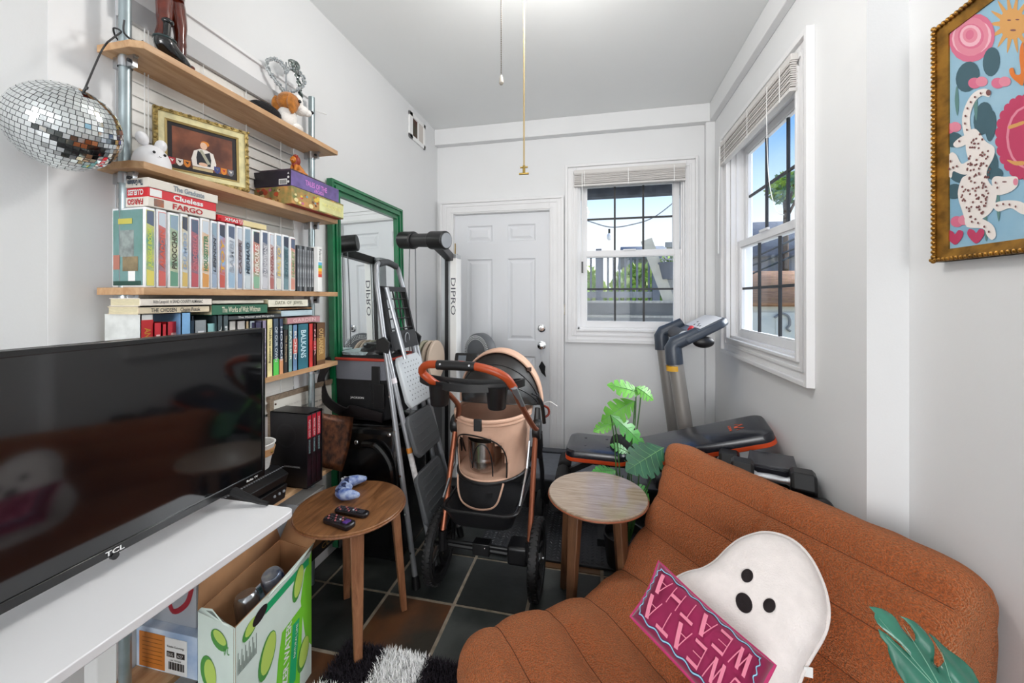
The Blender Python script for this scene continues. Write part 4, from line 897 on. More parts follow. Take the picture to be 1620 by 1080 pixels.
b = MB(); prof = [(.036, 0), (.042, .004), (.047, .03), (.054, .06), (.062, .098), (.0595, .098), (.052, .06), (.043, .012), (0, .010)]
b.lathe(prof, bk, 32); b.build('woven_body', mat('woven_white', '#dcdad6', .8, var=.1, scale=90, bump=.9, bscale=120, stretch=(1, 1, 6)), bs)
b = MB(); b.tube([bk+V((cos(a)*.061, sin(a)*.061, .099)) for a in [2*pi*i/32 for i in range(32)]], .003, 8, closed=True); b.build('rim', mat('rope_white', '#e9e7e4', .8), bs)
b = MB(); b.lathe([(.0565, .055), (.0625, .082), (.060, .083), (.054, .056)], bk, 32); b.build('leather_strap', mat('tan_leather', '#c29468', .55), bs)
b = MB(); b.ell(bk+V((.060, .01, .07)), (.004, .005, .005)); b.build('rivet', mat('brass', '#a58a4a'), bs)
xb, yb = -1.150, 1.376; zb = Z5+.002
sl = emp('book_slipcase', (-1.25, 1.42, Z5), 'black slipcase holding three books with red-topped spines on the fifth shelf', 'slipcase'); hz = .305
b = MB(); b.box(xb-.196, xb, yb, yb+.003, zb, zb+hz); b.box(xb-.196, xb, yb+.087, yb+.090, zb, zb+hz); b.box(xb-.196, xb, yb, yb+.09, zb, zb+.003); b.box(xb-.196, xb, yb, yb+.09, zb+hz-.003, zb+hz); b.box(xb-.196, xb-.193, yb, yb+.09, zb, zb+hz)
b.build('case', mat('slip_black', '#121014', .38, var=.2, scale=12), sl)
b = MB(); Q = mat('slip_emblem', '#1f1d21', .3)
b.add([(xb-.10+.05*cos(a), yb-.0006, zb+.21+.05*sin(a)) for a in [2*pi*i/30 for i in range(30)]]+[(xb-.10+.042*cos(a), yb-.0006, zb+.21+.042*sin(a)) for a in [2*pi*i/30 for i in range(30)]], [(i, (i+1) % 30, 30+(i+1) % 30, 30+i) for i in range(30)]); b.build('embossed_ring', Q, sl)
text('DUNGEONS & DRAGONS', (xb-.07, yb-.0006, zb+.085), (1, 0, 0), (0, 0, 1), .075, .007, mat('lt_white', '#d9d9d9', .5), sl)
REDF = mat('spine_red', '#a8182c', .35)
for k in range(3):
    y0 = yb+.005+k*.0275
    r = emp('rule_book', (xb-.1, y0+.012, zb+.003), 'hardback with red upper spine in the black slipcase, %s of three from the left' % ['first', 'second', 'third'][k], 'book', 'books in the slipcase')
    MB().box(xb-.19, xb-.004, y0, y0+.025, zb+.004, zb+hz-.008).build('book_body', mat('spine_black', '#150b10', .3, col2='#2a1018', scale=20), r, bevel=.002)
    MB().box(xb-.004, xb-.0034, y0+.002, y0+.023, zb+.20, zb+hz-.012).build('red_spine_top', REDF, r)
    text(['PLAYERS GUIDE', 'MASTERS GUIDE', 'MONSTERS'][k], (xb-.003, y0+.0125, zb+.24), (0, 0, -1), (0, 1, 0), .07, .010, mat('lt_white', '#d9d9d9'), r); text('DUNGEONS', (xb-.003, y0+.0125, zb+.165), (0, 0, -1), (0, 1, 0), .055, .009, mat('lt_teal', '#8fb6b8', .4), r)
# copper-brown plaque leaning at the shelf end
c4 = [P(506, 653, X=-1.22), P(559, 660, X=-1.145), P(541, 746, X=-1.145), P(503, 737, X=-1.22)]
cr_ = [(c4[1]+c4[2])/2+V((.028, .01, 0))]
b = MB(); 
def plq(i, j):
    f, g_ = i/8, j/8; p = (c4[0]*(1-f)+c4[1]*f)*(1-g_)+(c4[3]*(1-f)+c4[2]*f)*g_
    return p+V((.012, -.004, 0))*sin(pi*g_)*f
b.grid(plq, 9, 9); b.build('bowed_plaque', mat('copper_brown', '#6a3f26', .38, .5, col2='#2b1a14', scale=16, stretch=(3, 3, 2), bump=.3, bscale=60), label='bowed copper-brown plaque leaning at the right end of the fifth shelf', cat='plaque', solid=.004)
A, B = (-1.335, 1.375), (-1.315, 1.80)
fr, M, pw, ax, up, nn = picture('framed_letter', A, B, Z5+.004, .34, .02, .02, 'cream letter in a thin grey-brown frame leaning behind the slipcase', None, .03)
zt = P(470, 617, X=-1.32).z-Z5
b = MB(); mframe(b, 0, pw, 0, zt, .022, .014, .012, 0, M); b.build('frame', mat('driftwood', '#9a8672', .6, wood=True, col2='#7a6a58', scale=8, stretch=(2, 8, 8)), fr)
MB().box(.02, pw-.02, .02, zt-.02, 0, .006, 0, M).build('paper', mat('letter_paper', '#e4e0d6', .7), fr)
b = MB(); b.ell(M @ V((.035, zt-.04, .008)), (.004, .004, .004)); b.build('pin', mat('pin_dark', '#5a3a2a', .4), fr)
for k, t in enumerate(('Make with Love and Thoughts', 'Play, Grow, Shoot and keep your', 'dreams of all the beautiful', 'days yet to come, my love')):
    text(t, M @ V((pw*.48, zt-.06-.026*k, .0066)), ax, up, .24-.02*(k % 2), .013, mat('lt_ink', '#2c2a2a', .6) if k else mat('lt_pale', '#c9c4ba', .6), fr)

# ---- things on the lowest shelf
Z6 = ST[6]
def boxat(name, x0, x1, y0, y1, z0, z1, m, label, cat='box', rz=0, bv=.0015):
    r = emp(name, ((x0+x1)/2, (y0+y1)/2, z0), label, cat); o = MB().box(x0, x1, y0, y1, z0, z1).build('box_body', m, r, bevel=bv)
    return r
r = boxat('drink_box', -1.345, -1.12, .905, 1.16, Z6, Z6+.122, mat('ice_blue_print', '#9db6d8', .4, col2='#d9e4f2', scale=9), 'pale blue printed carton with orange and white labels on the lowest shelf')
b = MB(); y = .9045
b.box(-1.332, -1.235, y-.0008, y, Z6+.006, Z6+.108, 0); b.box(-1.235, -1.155, y-.001, y, Z6+.004, Z6+.106, 1)
b.box(-1.228, -1.200, y-.0014, y-.001, Z6+.052, Z6+.068, 2); b.box(-1.192, -1.163, y-.0014, y-.001, Z6+.052, Z6+.068, 2)
for k in range(18): b.box(-1.222+.0032*k, -1.2205+.0032*k+.0008*(k % 3), y-.0014, y-.001, Z6+.016, Z6+.038, 2)
b.build('paper_label', [mat('label_orange', '#c9792b', .6), WHITE, BLK], r)
text('Katelin Cummings', (-1.195, y-.0012, Z6+.082), (1, 0, 0), (0, 0, 1), .062, .008, BLK, r); text('DUG', (-1.214, y-.0016, Z6+.060), (1, 0, 0), (0, 0, 1), .020, .009, WHITE, r); text('627', (-1.178, y-.0016, Z6+.060), (1, 0, 0), (0, 0, 1), .020, .009, WHITE, r); text('144 757868', (-1.195, y-.0014, Z6+.044), (1, 0, 0), (0, 0, 1), .040, .005, BLK, r)
b = MB()
for k in range(7): b.add([(-1.32, y-.001, Z6+.02+.012*k), (-1.245, y-.001, Z6+.02+.012*k), (-1.245, y-.001, Z6+.022+.012*k), (-1.32, y-.001, Z6+.022+.012*k)], [(0, 1, 2, 3)])
b.build('fine_print', mat('print_brown', '#8a4e14', .6), r)
MB().box(-1.12, -1.1192, .91, 1.155, Z6+.005, Z6+.118).build('dark_side_panel', mat('teal_speckle', '#2f5a5a', .5, col2='#8fb0c9', scale=50), r)
r = boxat('silver_box', -1.345, -1.155, .93, 1.36, Z6+.1225, Z6+.262, mat('silver_card', '#b9bdc4', .35, .3), 'silver box with flowing red script on top of the pale blue carton')
b = MB(); RS = mat('script_red', '#a01228', .4); X = -1.1545
b.tube(spl([(X, .945, Z6+.16), (X, .975, Z6+.20), (X, 1.01, Z6+.205), (X, 1.01, Z6+.165), (X, .97, Z6+.155)], 6), .006, 6, flat=.12, flatdir=(1, 0, 0)); b.tube(spl([(X, 1.0, Z6+.165), (X, 1.05, Z6+.23), (X, 1.10, Z6+.245), (X, 1.11, Z6+.20), (X, 1.16, Z6+.21), (X, 1.20, Z6+.245)], 6), .009, 6, flat=.12, flatdir=(1, 0, 0))
b.tube(spl([(-1.32, .9295, Z6+.15), (-1.27, .9295, Z6+.21), (-1.24, .9295, Z6+.16), (-1.19, .9295, Z6+.19), (-1.17, .9295, Z6+.24)], 6), .008, 6, flat=.12, flatdir=(0, 1, 0))
b.build('red_script', RS, r)
for k, (y0, y1, z0, z1, c, lab, x1) in enumerate(((1.37, 1.62, Z6, Z6+.05, '#1c1a1c', 'black game box at the bottom of the lowest shelf', -1.16), (1.37, 1.60, Z6+.051, Z6+.10, '#6b4a2c', 'brown game box with gold lettering under the round side table', -1.155), (1.38, 1.58, Z6+.101, Z6+.135, '#22262a', 'dark game box lying third in the pile on the lowest shelf', -1.175))):
    r = boxat('board_game', -1.34, x1, y0, y1, z0, z1, mat('gamebox_'+c[1:], c, .5, var=.2, scale=30), lab, 'board game')
    text(['CLUB', 'QUEST', 'MAZE'][k], (x1+.0005, (y0+y1)/2+.03, (z0+z1)/2), (0, 1, 0), (0, 0, 1), .10, .022, mat('lt_gold', '#c9a25a', .5), r)
for k, (y0, y1, z0, z1, c, lab, x1, m_) in enumerate(((1.10, 1.28, Z6+.2625, Z6+.285, '#e6e4e0', 'white papers pile above the silver box', -1.17, 0), (1.39, 1.60, Z6+.136, Z6+.165, '#3a3a40', 'thin grey case under the fifth shelf', -1.23, 0), (1.38, 1.56, Z6+.166, Z6+.20, '#7a5a44', 'brown paper pad under the fifth shelf', -1.225, 0), (1.40, 1.60, Z6+.201, Z6+.225, '#c9c6c2', 'light grey magazine on top of the pile under the fifth shelf', -1.24, 0))):
    boxat('magazine_pile', -1.34, x1, y0, y1, z0, z1, mat('pile_'+c[1:], c, .6), lab, 'papers')

# ------------------------------------------------------------ desk and television
DT = .77; DX = -.773
dk = emp('desk', (-.98, .2, 0), 'narrow white desk with rounded corners carrying the television', 'desk')
b = MB(); r_ = .022; x0, x1, y0, y1 = -1.185, DX, -.75, .885; pts = []
for cx, cy, a0 in ((x1-r_, y1-r_, 0), (x0+r_, y1-r_, pi/2), (x0+r_, y0+r_, pi), (x1-r_, y0+r_, 3*pi/2)):
    for k in range(6): a = a0+pi/2*k/5; pts.append((cx+r_*cos(a), cy+r_*sin(a), DT-.018))
b.prism(pts, (0, 0, .018)); b.build('desktop', mat('desk_white', '#f2f2f4', .32), dk, bevel=.002)
for y in (.70, -.55):
    MB().box(-1.17, -1.13, y-.02, y+.02, .03, DT-.018).build('leg', WHITE, dk, bevel=.003); MB().box(-1.18, -.80, y-.025, y+.025, 0, .03).build('foot', WHITE, dk, bevel=.004)
    MB().box(-1.17, -1.0, y-.018, y+.018, DT-.045, DT-.018).build('bracket', WHITE, dk)
MB().box(-1.16, -1.14, -.53, .68, DT-.12, DT-.02).build('rail', WHITE, dk)
TX = -.952; ty0, ty1 = .234, .966; tz0, tz1 = .805, 1.234
tv = emp('television', (TX, .6, DT), 'large black flat television with glossy bezel standing on the white desk', 'television')
MB().box(TX-.030, TX-.004, ty0, ty1, tz0, tz1).build('back_shell', BLK, tv, bevel=.004)
MB().box(TX-.075, TX-.030, ty0+.10, ty1-.10, tz0+.02, tz1-.13).build('rear_housing', BLK, tv, bevel=.012)
b = MB(); M = Mwin((TX, ty0), (0, 1), (1, 0)); W_ = ty1-ty0
b.box(0, .0075, -.004, .004, tz0, tz1, 0, M); b.box(W_-.0085, W_, -.004, .004, tz0, tz1, 0, M); b.box(.0075, W_-.0085, -.004, .004, tz1-.012, tz1, 0, M); b.box(.0075, W_-.0085, -.004, .004, tz0, tz0+.018, 0, M)
b.build('bezel', mat('bezel_black', '#0d0d10', .22, coat=.4), tv, bevel=.0015)
MB().box(TX-.004, TX+.0005, ty0+.007, ty1-.008, tz0+.017, tz1-.011).build('screen', mat('screen_black', '#0c0d10', .07, spec=.9), tv)
b = MB(); b.cyl((TX+.0, .60, tz0-.002), (TX+.006, .60, tz0-.002), .007, n=16); b.build('receiver_bump', BLKG, tv)
text('TCL', (TX+.0045, .60, tz0+.009), (0, 1, 0), (0, 0, 1), .032, .010, WHITE, tv, bold=.03); text('Roku TV', (TX+.0045, ty1-.045, tz0+.009), (0, 1, 0), (0, 0, 1), .036, .006, WHITE, tv, bold=.02)
for y in (.345, .865):
    b = MB(); pts = [(TX-.012, y, tz0+.006), (TX+.02, y, tz0-.006), (TX+.075, y+.01*(1 if y > .6 else -1), DT+.010), (TX+.100, y+.012*(1 if y > .6 else -1), DT+.006)]
    b.tube(pts, [.014, .013, .008, .006], 8, flat=.75); b.tube([(TX-.02, y, tz0+.004), (TX-.07, y, DT+.02), (TX-.10, y, DT+.006)], [.013, .009, .006], 8); b.build('stand_foot', BLK, tv)

# ------------------------------------------------------------ lime carton on the floor
CZ = .436; c0 = V((-.950, .868, 0)); ca = V((-.985, 1.20, 0)); cb = V((-1.105, .905-.01, 0)); cc = cb+(ca-c0)
cx = emp('lime_carton', (c0+cc)/2, 'tall torn-open green and white lime drink carton standing beside the desk', 'carton')
CG = mat('carton_white', '#dfeee6', .45, var=.05, scale=6); BRN = mat('kraft_inside', '#a87c57', .8, var=.12, scale=10); LG = mat('lime_green', '#7fd63a', .4); PG = mat('leaf_green', '#4f9c46', .4); LM = mat('lime_flesh', '#bfdc68', .45); DK = mat('emblem_dark', '#2a2024', .4); GT = mat('teal_green', '#27b072', .4)
UPV = V((0, 0, CZ))
def wallq(p, q, name, inner, outer, hz_=UPV):
    d = (q-p).normalized(); n = d.cross(V((0, 0, 1)))  # outward for the order used
    b = MB(); t = .003
    b.add([p, q, q+hz_, p+hz_], [(0, 1, 2, 3)], 0); b.add([p-n*t, q-n*t, q-n*t+hz_, p-n*t+hz_], [(3, 2, 1, 0)], 1)
    b.add([p+hz_, q+hz_, q-n*t+hz_, p-n*t+hz_], [(0, 1, 2, 3)], 1)
    return b.build(name, [outer, inner], cx)
# order counter-clockwise seen from above: c0 -> ca (right face, +X), ca -> cc, cc -> cb, cb -> c0 (front face, -Y)
wallq(c0, ca, 'side_wall', BRN, CG); wallq(ca, cc, 'end_wall', BRN, CG); wallq(cc, cb, 'side_wall', BRN, CG); wallq(cb, c0, 'end_wall', BRN, CG)
b = MB(); b.add([c0+V((0, 0, .002)), ca+V((0, 0, .002)), cc+V((0, 0, .002)), cb+V((0, 0, .002))], [(0, 1, 2, 3)]); b.build('bottom_panel', BRN, cx)
def flap(pts, name, m): b = MB(); b.add(pts, [tuple(range(len(pts)))]); return b.build(name, m, cx, solid=.003)
flap([cb+UPV, cc+UPV, cc+UPV+V((-.020, -.012, .085)), cc+UPV+V((-.028, -.08, .115)), cb+UPV+V((-.022, .03, .105)), cb+UPV+V((-.010, .012, .08))], 'flap', BRN)
flap([cc+UPV, ca+UPV, ca+UPV+V((.01, .035, .055)), ca+UPV+V((-.03, .045, .06)), cc+UPV+V((.0, .05, .062))], 'flap', BRN)
flap([c0+UPV+V((0, .11, 0)), ca+UPV, ca+UPV+V((.012, -.002, .026)), c0+UPV+V((.010, .18, .022)), c0+UPV+V((.004, .12, .012))], 'flap', CG)
flap([cb+UPV, c0+UPV, c0+UPV+V((-.03, -.006, .012)), cb+UPV+V((.06, -.010, .022)), cb+UPV+V((.02, -.008, .018))], 'flap', CG)
# print on the two visible faces: local (a along face 0..1, z height)
def face(mb, p, q, pts, mi, z=.0008):
    d = q-p; n = d.normalized().cross(V((0, 0, 1))); mb.add([p+d*a+n*z+V((0, 0, h)) for a, h in pts], [tuple(range(len(pts)))], mi)
L_ = (ca-c0).length; S_ = (c0-cb).length
def fdisc(mb, p, q, L, a, h, ra, rh, mi, z, rot=0, n=18):
    pts = []
    for i in range(n): t = 2*pi*i/n; x = ra*cos(t)*cos(rot)-rh*sin(t)*sin(rot); y = ra*cos(t)*sin(rot)+rh*sin(t)*cos(rot); pts.append((a+x/L, h+y))
    face(mb, p, q, pts, mi, z)
b = MB()
face(b, c0, ca, [(.42, 0), (.80, 0), (.86, .28), (.55, .27), (.50, .20)], 1, .0006); face(b, c0, ca, [(.9, .15), (.998, .10), (.998, .43), (.88, .38), (.82, .30)], 1, .0005)
face(b, c0, ca, [(.64, .06), (.74, .06), (.80, .25), (.70, .25)], 4, .0010)
for a, h, ra, rh, rot in ((.36, .255, .034, .062, -.3), (.86, .11, .03, .052, -.25), (.16, .39, .03, .02, .5), (.78, .37, .025, .055, -.3), (.42, .07, .03, .045, .2)):
    fdisc(b, c0, ca, L_, a, h, ra, rh, 2, .0012, rot); fdisc(b, c0, ca, L_, a+.012, h+.004, ra*.82, rh*.86, 3, .0014, rot)
fdisc(b, c0, ca, L_, .33, .085, .046, .044, 5, .0018); fdisc(b, c0, ca, L_, .27, .40, .03, .018, 5, .0018, .3)
face(b, c0, ca, [(.33, .385), (.95, .395), (.95, .42), (.36, .41)], 4, .0011)
for k in range(16): face(b, c0, ca, [(.03+.013*k, .30), (.036+.013*k, .30), (.036+.013*k, .36-.02*(k % 3)), (.03+.013*k, .36-.02*(k % 3))], 6, .0011)
fdisc(b, cb, c0, S_, .30, .28, .034, .045, 2, .0012, .1); fdisc(b, cb, c0, S_, .36, .28, .026, .038, 3, .0014, .1); fdisc(b, cb, c0, S_, .60, .385, .036, .026, 2, .0012, -.3); fdisc(b, cb, c0, S_, .62, .393, .028, .016, 3, .0014, -.3)
fdisc(b, cb, c0, S_, .42, .175, .042, .045, 5, .0018); face(b, cb, c0, [(.25, 0), (.72, 0), (.70, .12), (.60, .17), (.30, .10)], 1, .0008); fdisc(b, cb, c0, S_, .12, .12, .03, .05, 3, .0012)
pr_ = b.build('printed_art', [CG, LG, PG, LM, GT, DK, mat('print_grey', '#7d8a84', .5)], cx); pr_['kind'] = 'stuff'
dn = (ca-c0).normalized(); nn = dn.cross(V((0, 0, 1))); dm = (c0-cb).normalized(); nm = dm.cross(V((0, 0, 1)))
text('SELTZER WATER', c0+(ca-c0)*.60+V((0, 0, .15))+nn*.0012, (dn*.12+V((0, 0, 1))), -dn, .25, .026, WHITE, cx, bold=.02)
text('Signature', c0+(ca-c0)*.335+V((0, 0, .09))+nn*.002, V((0, 0, 1)), -dn, .062, .022, WHITE, cx, bold=.01, shear=.3); text('LIME', c0+(ca-c0)*.39+V((0, 0, .09))+nn*.002, V((0, 0, 1)), -dn, .03, .008, WHITE, cx)
text('Signature', cb+(c0-cb)*.44+V((0, 0, .178))+nm*.002, V((0, 0, -1)), dm, .064, .022, WHITE, cx, bold=.01, shear=.3); text('LIME', cb+(c0-cb)*.34+V((0, 0, .178))+nm*.002, V((0, 0, -1)), dm, .03, .008, WHITE, cx); text('24', cb+(c0-cb)*.80+V((0, 0, .365))+nm*.0012, (-1, 0, -.2), (0, 0, -1), .02, .022, PG, cx)
text('NATURAL LIME', c0+(ca-c0)*.74+V((0, 0, .19))+nn*.0016, (dn*.15+V((0, 0, 1))), -dn, .10, .010, WHITE, cx)
q = V((-1.02, 1.10, .33)); b = MB(); b.lathe([(0, 0), (.03, 0), (.033, .01), (.033, .10), (.028, .115), (.026, .118), (0, .116)], q, 20, M=Matrix.Rotation(.35, 4, 'X')); b.build('drink_can', mat('can_blue', '#33507c', .25, .7, col2='#c9ccd0', scale=22), label='blue and silver drink can inside the lime carton', cat='can')
q = V((-1.02, .99, .31)); b = MB(); b.lathe([(0, 0), (.03, 0), (.033, .01), (.033, .10), (.028, .115), (.026, .118), (0, .116)], q, 20, M=Matrix.Rotation(-.2, 4, 'Y')); b.build('drink_can', mat('can_silver', '#a9adb2', .2, .9), label='silver drink can lower down inside the lime carton', cat='can')
# ------------------------------------------------------------ green framed mirror leaning on the left wall
GM = mat('mirror_green', '#0d6b40', .3, var=.25, scale=8, coat=.3)
mi_ = emp('floor_mirror', (-1.33, 2.12, 0), 'tall floor mirror with a green ridged frame leaning against the left wall', 'mirror')
y0, y1, z0, z1 = 1.748, 2.492, .06, 1.932
lean = .035
def ML(y, z, d): return V((XL+.012+lean*(1-z/z1)+d, y, z))
b = MB()
for (o0, o1, h) in ((0, .014, .030), (.014, .030, .022), (.030, .046, .030), (.046, .060, .018), (.060, .074, .024)):
    for (a0, a1, c0_, c1_) in ((y0+o0, y0+o1, z0+o0, z1-o0), (y1-o1, y1-o0, z0+o0, z1-o0)):
        b.add([ML(a0, c0_, 0), ML(a1, c0_, 0), ML(a1, c1_, 0), ML(a0, c1_, 0), ML(a0, c0_, h), ML(a1, c0_, h), ML(a1, c1_, h), ML(a0, c1_, h)], [(4, 5, 6, 7), (0, 3, 2, 1), (0, 4, 7, 3), (1, 2, 6, 5), (0, 1, 5, 4), (3, 7, 6, 2)])
    for (c0_, c1_) in ((z0+o0, z0+o1), (z1-o1, z1-o0)):
        a0, a1 = y0+o1, y1-o1
        b.add([ML(a0, c0_, 0), ML(a1, c0_, 0), ML(a1, c1_, 0), ML(a0, c1_, 0), ML(a0, c0_, h), ML(a1, c0_, h), ML(a1, c1_, h), ML(a0, c1_, h)], [(4, 5, 6, 7), (0, 3, 2, 1), (0, 4, 7, 3), (1, 2, 6, 5), (0, 1, 5, 4), (3, 7, 6, 2)])
b.build('frame', GM, mi_)
MB().add([ML(y0+.07, z0+.07, .010), ML(y1-.07, z0+.07, .010), ML(y1-.07, z1-.07, .010), ML(y0+.07, z1-.07, .010)], [(0, 1, 2, 3)]).build('mirror_glass', mat('mirror_silver', '#eef3f2', .01, 1), mi_)

# ------------------------------------------------------------ black bag on a black case
cs = emp('hard_case', (-1.12, 1.93, 0), 'black hard case with a moulded curved handle standing on the floor under the bag', 'case')
SHB = mat('shiny_black', '#0c0c0e', .22, var=.3, scale=14, coat=.35)
MB().box(-1.30, -.93, 1.74, 2.06, .02, .70).build('shell', SHB, cs, bevel=.05, seg=5)
b = MB(); b.tube(spl([(-1.13, 1.735, .60), (-1.05, 1.722, .60), (-.98, 1.72, .52), (-.965, 1.722, .40), (-.965, 1.728, .25), (-.965, 1.735, .12)], 6), .017, 8); b.tube(spl([(-.925, 1.80, .58), (-.915, 1.84, .62), (-.915, 1.94, .62), (-.925, 1.98, .58)], 5), .013, 8); b.build('moulded_handle', SHB, cs)
b = MB()
for q in ((-1.17, 1.738, .605), (-.99, 1.738, .655)): b.ell(q, (.012, .006, .012))
b.build('latch', CHROME, cs); 
b = MB()
for x in (-1.24, -.99):
    for y in (1.80, 2.0): b.cyl((x-.02, y, .022), (x+.02, y, .022), .021, n=14)
b.build('wheel', BLK, cs)['kind'] = 'stuff'
bg_ = emp('cooler_bag', (-1.14, 1.9, .70), 'black and grey bag with red piping and shoulder strap on top of the hard case', 'bag')
GF = mat('grey_fabric', '#74767e', .85, bump=.3, bscale=300)
def rrect(x0, x1, y0, y1, r, z, n=5):
    pts = []
    for cx, cy, a0 in ((x1-r, y1-r, 0), (x0+r, y1-r, pi/2), (x0+r, y0+r, pi), (x1-r, y0+r, 3*pi/2)):
        for k in range(n): a = a0+pi/2*k/(n-1); pts.append(V((cx+r*cos(a), cy+r*sin(a), z)))
    return pts
def loft(mb, rings, mi=0, capb=True, capt=True):
    n = len(rings[0]); b0 = len(mb.v)
    for r in rings: mb.v += [tuple(p) for p in r]
    for i in range(len(rings)-1):
        for j in range(n):
            j2 = (j+1) % n; mb.f.append((b0+i*n+j, b0+i*n+j2, b0+(i+1)*n+j2, b0+(i+1)*n+j)); mb.m.append(mi)
    if capb: mb.f.append(tuple(b0+j for j in range(n))[::-1]); mb.m.append(mi)
    if capt: mb.f.append(tuple(b0+(len(rings)-1)*n+j for j in range(n))); mb.m.append(mi)
    return mb
b = MB(); loft(b, [rrect(-1.30, -1.03, 1.78, 2.0, .05, .705), rrect(-1.315, -1.01, 1.765, 2.03, .05, .72), rrect(-1.32, -1.0, 1.755, 2.04, .05, .80), rrect(-1.322, -.998, 1.75, 2.04, .05, .915)], 0, True, False)
b.build('lower_body', BLKF, bg_)
b = MB(); loft(b, [rrect(-1.322, -.998, 1.75, 2.04, .05, .915), rrect(-1.324, -.995, 1.748, 2.045, .05, 1.0), rrect(-1.318, -1.0, 1.752, 2.04, .05, 1.015)], 0, False, True); b.build('upper_band', GF, bg_)
b = MB(); b.tube(rrect(-1.322, -.996, 1.748, 2.044, .05, 1.016, 6), .0075, 8, closed=True); b.build('red_piping', mat('piping_red', '#b63a26', .6), bg_)
b = MB(); loft(b, [rrect(-1.31, -1.01, 1.76, 2.03, .05, 1.015), rrect(-1.29, -1.03, 1.78, 2.01, .05, 1.030)]); b.build('lid', BLKF, bg_)
b = MB(); b.box(-1.09, -1.045, 1.742, 1.748, .80, .985); b.box(-1.075, -1.02, 1.738, 1.744, .78, .90); b.build('front_strap', BLK, bg_, bevel=.002)
b = MB(); b.tube(spl([(-1.32, 1.755, 1.0), (-1.34, 1.735, .985), (-1.345, 1.70, .92), (-1.30, 1.68, .83), (-1.22, 1.685, .775), (-1.20, 1.72, .77), (-1.15, 1.735, .76), (-1.03, 1.742, .735)], 6), .030, 8, flat=.22, flatdir=(0, 1, .3)); b.build('shoulder_strap', mat('strap_black', '#171215', .5, bump=.2), bg_)
text('JACKSON', (-1.17, 1.7445, .825), (1, 0, 0), (0, 0, 1), .075, .013, WHITE, bg_, bold=.02)
b = MB(); rq = random.Random(9)
def crum(i, j):
    a = 2*pi*i/24; f = j/8; r = cos(f*pi/2)**.6; n_ = noise.noise(V((cos(a)*2, sin(a)*2, f*4)))
    return V((-1.125+.115*r*cos(a)*(1+.25*n_), 1.90+.09*r*sin(a)*(1+.25*n_), 1.031+.06*sin(f*pi/2)+.012*n_*f))
b.grid(crum, 24, 9, wu=True); b.build('folded_jacket', mat('nylon_black', '#17181b', .3, bump=.7, bscale=40), label='crumpled black nylon jacket on top of the bag', cat='jacket')
b = MB(); loft(b, [rrect(-1.30, -1.15, 1.79, 1.97, .03, 1.0305), rrect(-1.302, -1.148, 1.788, 1.972, .03, 1.045)]); b.build('folded_cloth', mat('cloth_teal', '#b9cbcd', .8, var=.35, scale=40, stretch=(1, 12, 1)), label='pale striped folded cloth beside the jacket on the bag', cat='cloth')

# ------------------------------------------------------------ folding step ladder
LAD = mat('ladder_grey', '#9a9da2', .35, .55); LDK = mat('ladder_dark', '#4d5053', .6, bump=.2); LBL = mat('ladder_black', '#151618', .4)
ld = emp('step_ladder', (-.86, 1.84, 0), 'folded grey metal step ladder with dark steps and a looped top handle', 'ladder')
def Lf(s, z):   # front rails: near (s=0) and far (s=1)
    f = z/1.42; x = -.806-.235*f; y = (1.655+.05*f) if s == 0 else (2.03-.07*f); return V((x, y, z))
def Lr(s, z):
    f = z/1.13; x = -.742-.245*f; y = (1.745-.055*f) if s == 0 else (2.07-.08*f); return V((x, y, z))
b = MB(); b.tube([Lf(0, .03), Lf(0, .7), Lf(0, 1.36)]+spl([Lf(0, 1.37), Lf(0, 1.44)+V((-.002, .01, 0)), V((-1.052, 1.74, 1.49)), V((-1.055, 1.83, 1.505)), V((-1.052, 1.92, 1.49)), Lf(1, 1.44)+V((-.002, -.01, 0)), Lf(1, 1.37)], 5)+[Lf(1, 1.36), Lf(1, .7), Lf(1, .03)], .0125, 12)
b.build('front_frame', LAD, ld)
b = MB(); b.tube(spl([V((-1.052, 1.745, 1.491)), V((-1.056, 1.83, 1.506)), V((-1.052, 1.915, 1.491))], 5), .017, 12); b.build('grip', mat('grip_grey', '#3a3d40', .6), ld)
for s in (0, 1):
    b = MB(); b.tube([Lr(s, .03), Lr(s, 1.13)], .0125, 12); b.build('rear_leg', LAD, ld)
    for fn in (Lf, Lr): MB().cyl(fn(s, 0), fn(s, .055), .019, .017, 12).build('foot', LBL, ld)
    b = MB(); q = (Lf(s, 1.10)+Lr(s, 1.10))/2; sg = -1 if s == 0 else 1
    b.prism([q+V((-.032, sg*.014, -.022)), q+V((.026, sg*.014, -.04)), q+V((.036, sg*.014, .012)), q+V((.004, sg*.014, .04)), q+V((-.034, sg*.014, .024))], (0, sg*.012, 0)); b.build('hinge_plate', LBL, ld, bevel=.002)
b = MB(); b.tube([Lr(0, .60)+V((0, .012, 0)), Lr(1, .60)-V((0, .012, 0))], .011, 10); b.build('crossbar', LAD, ld)
b = MB(); b.tube([Lr(0, .16)+V((0, .012, 0)), Lr(1, .16)-V((0, .012, 0))], .011, 10); b.build('crossbar', LAD, ld)
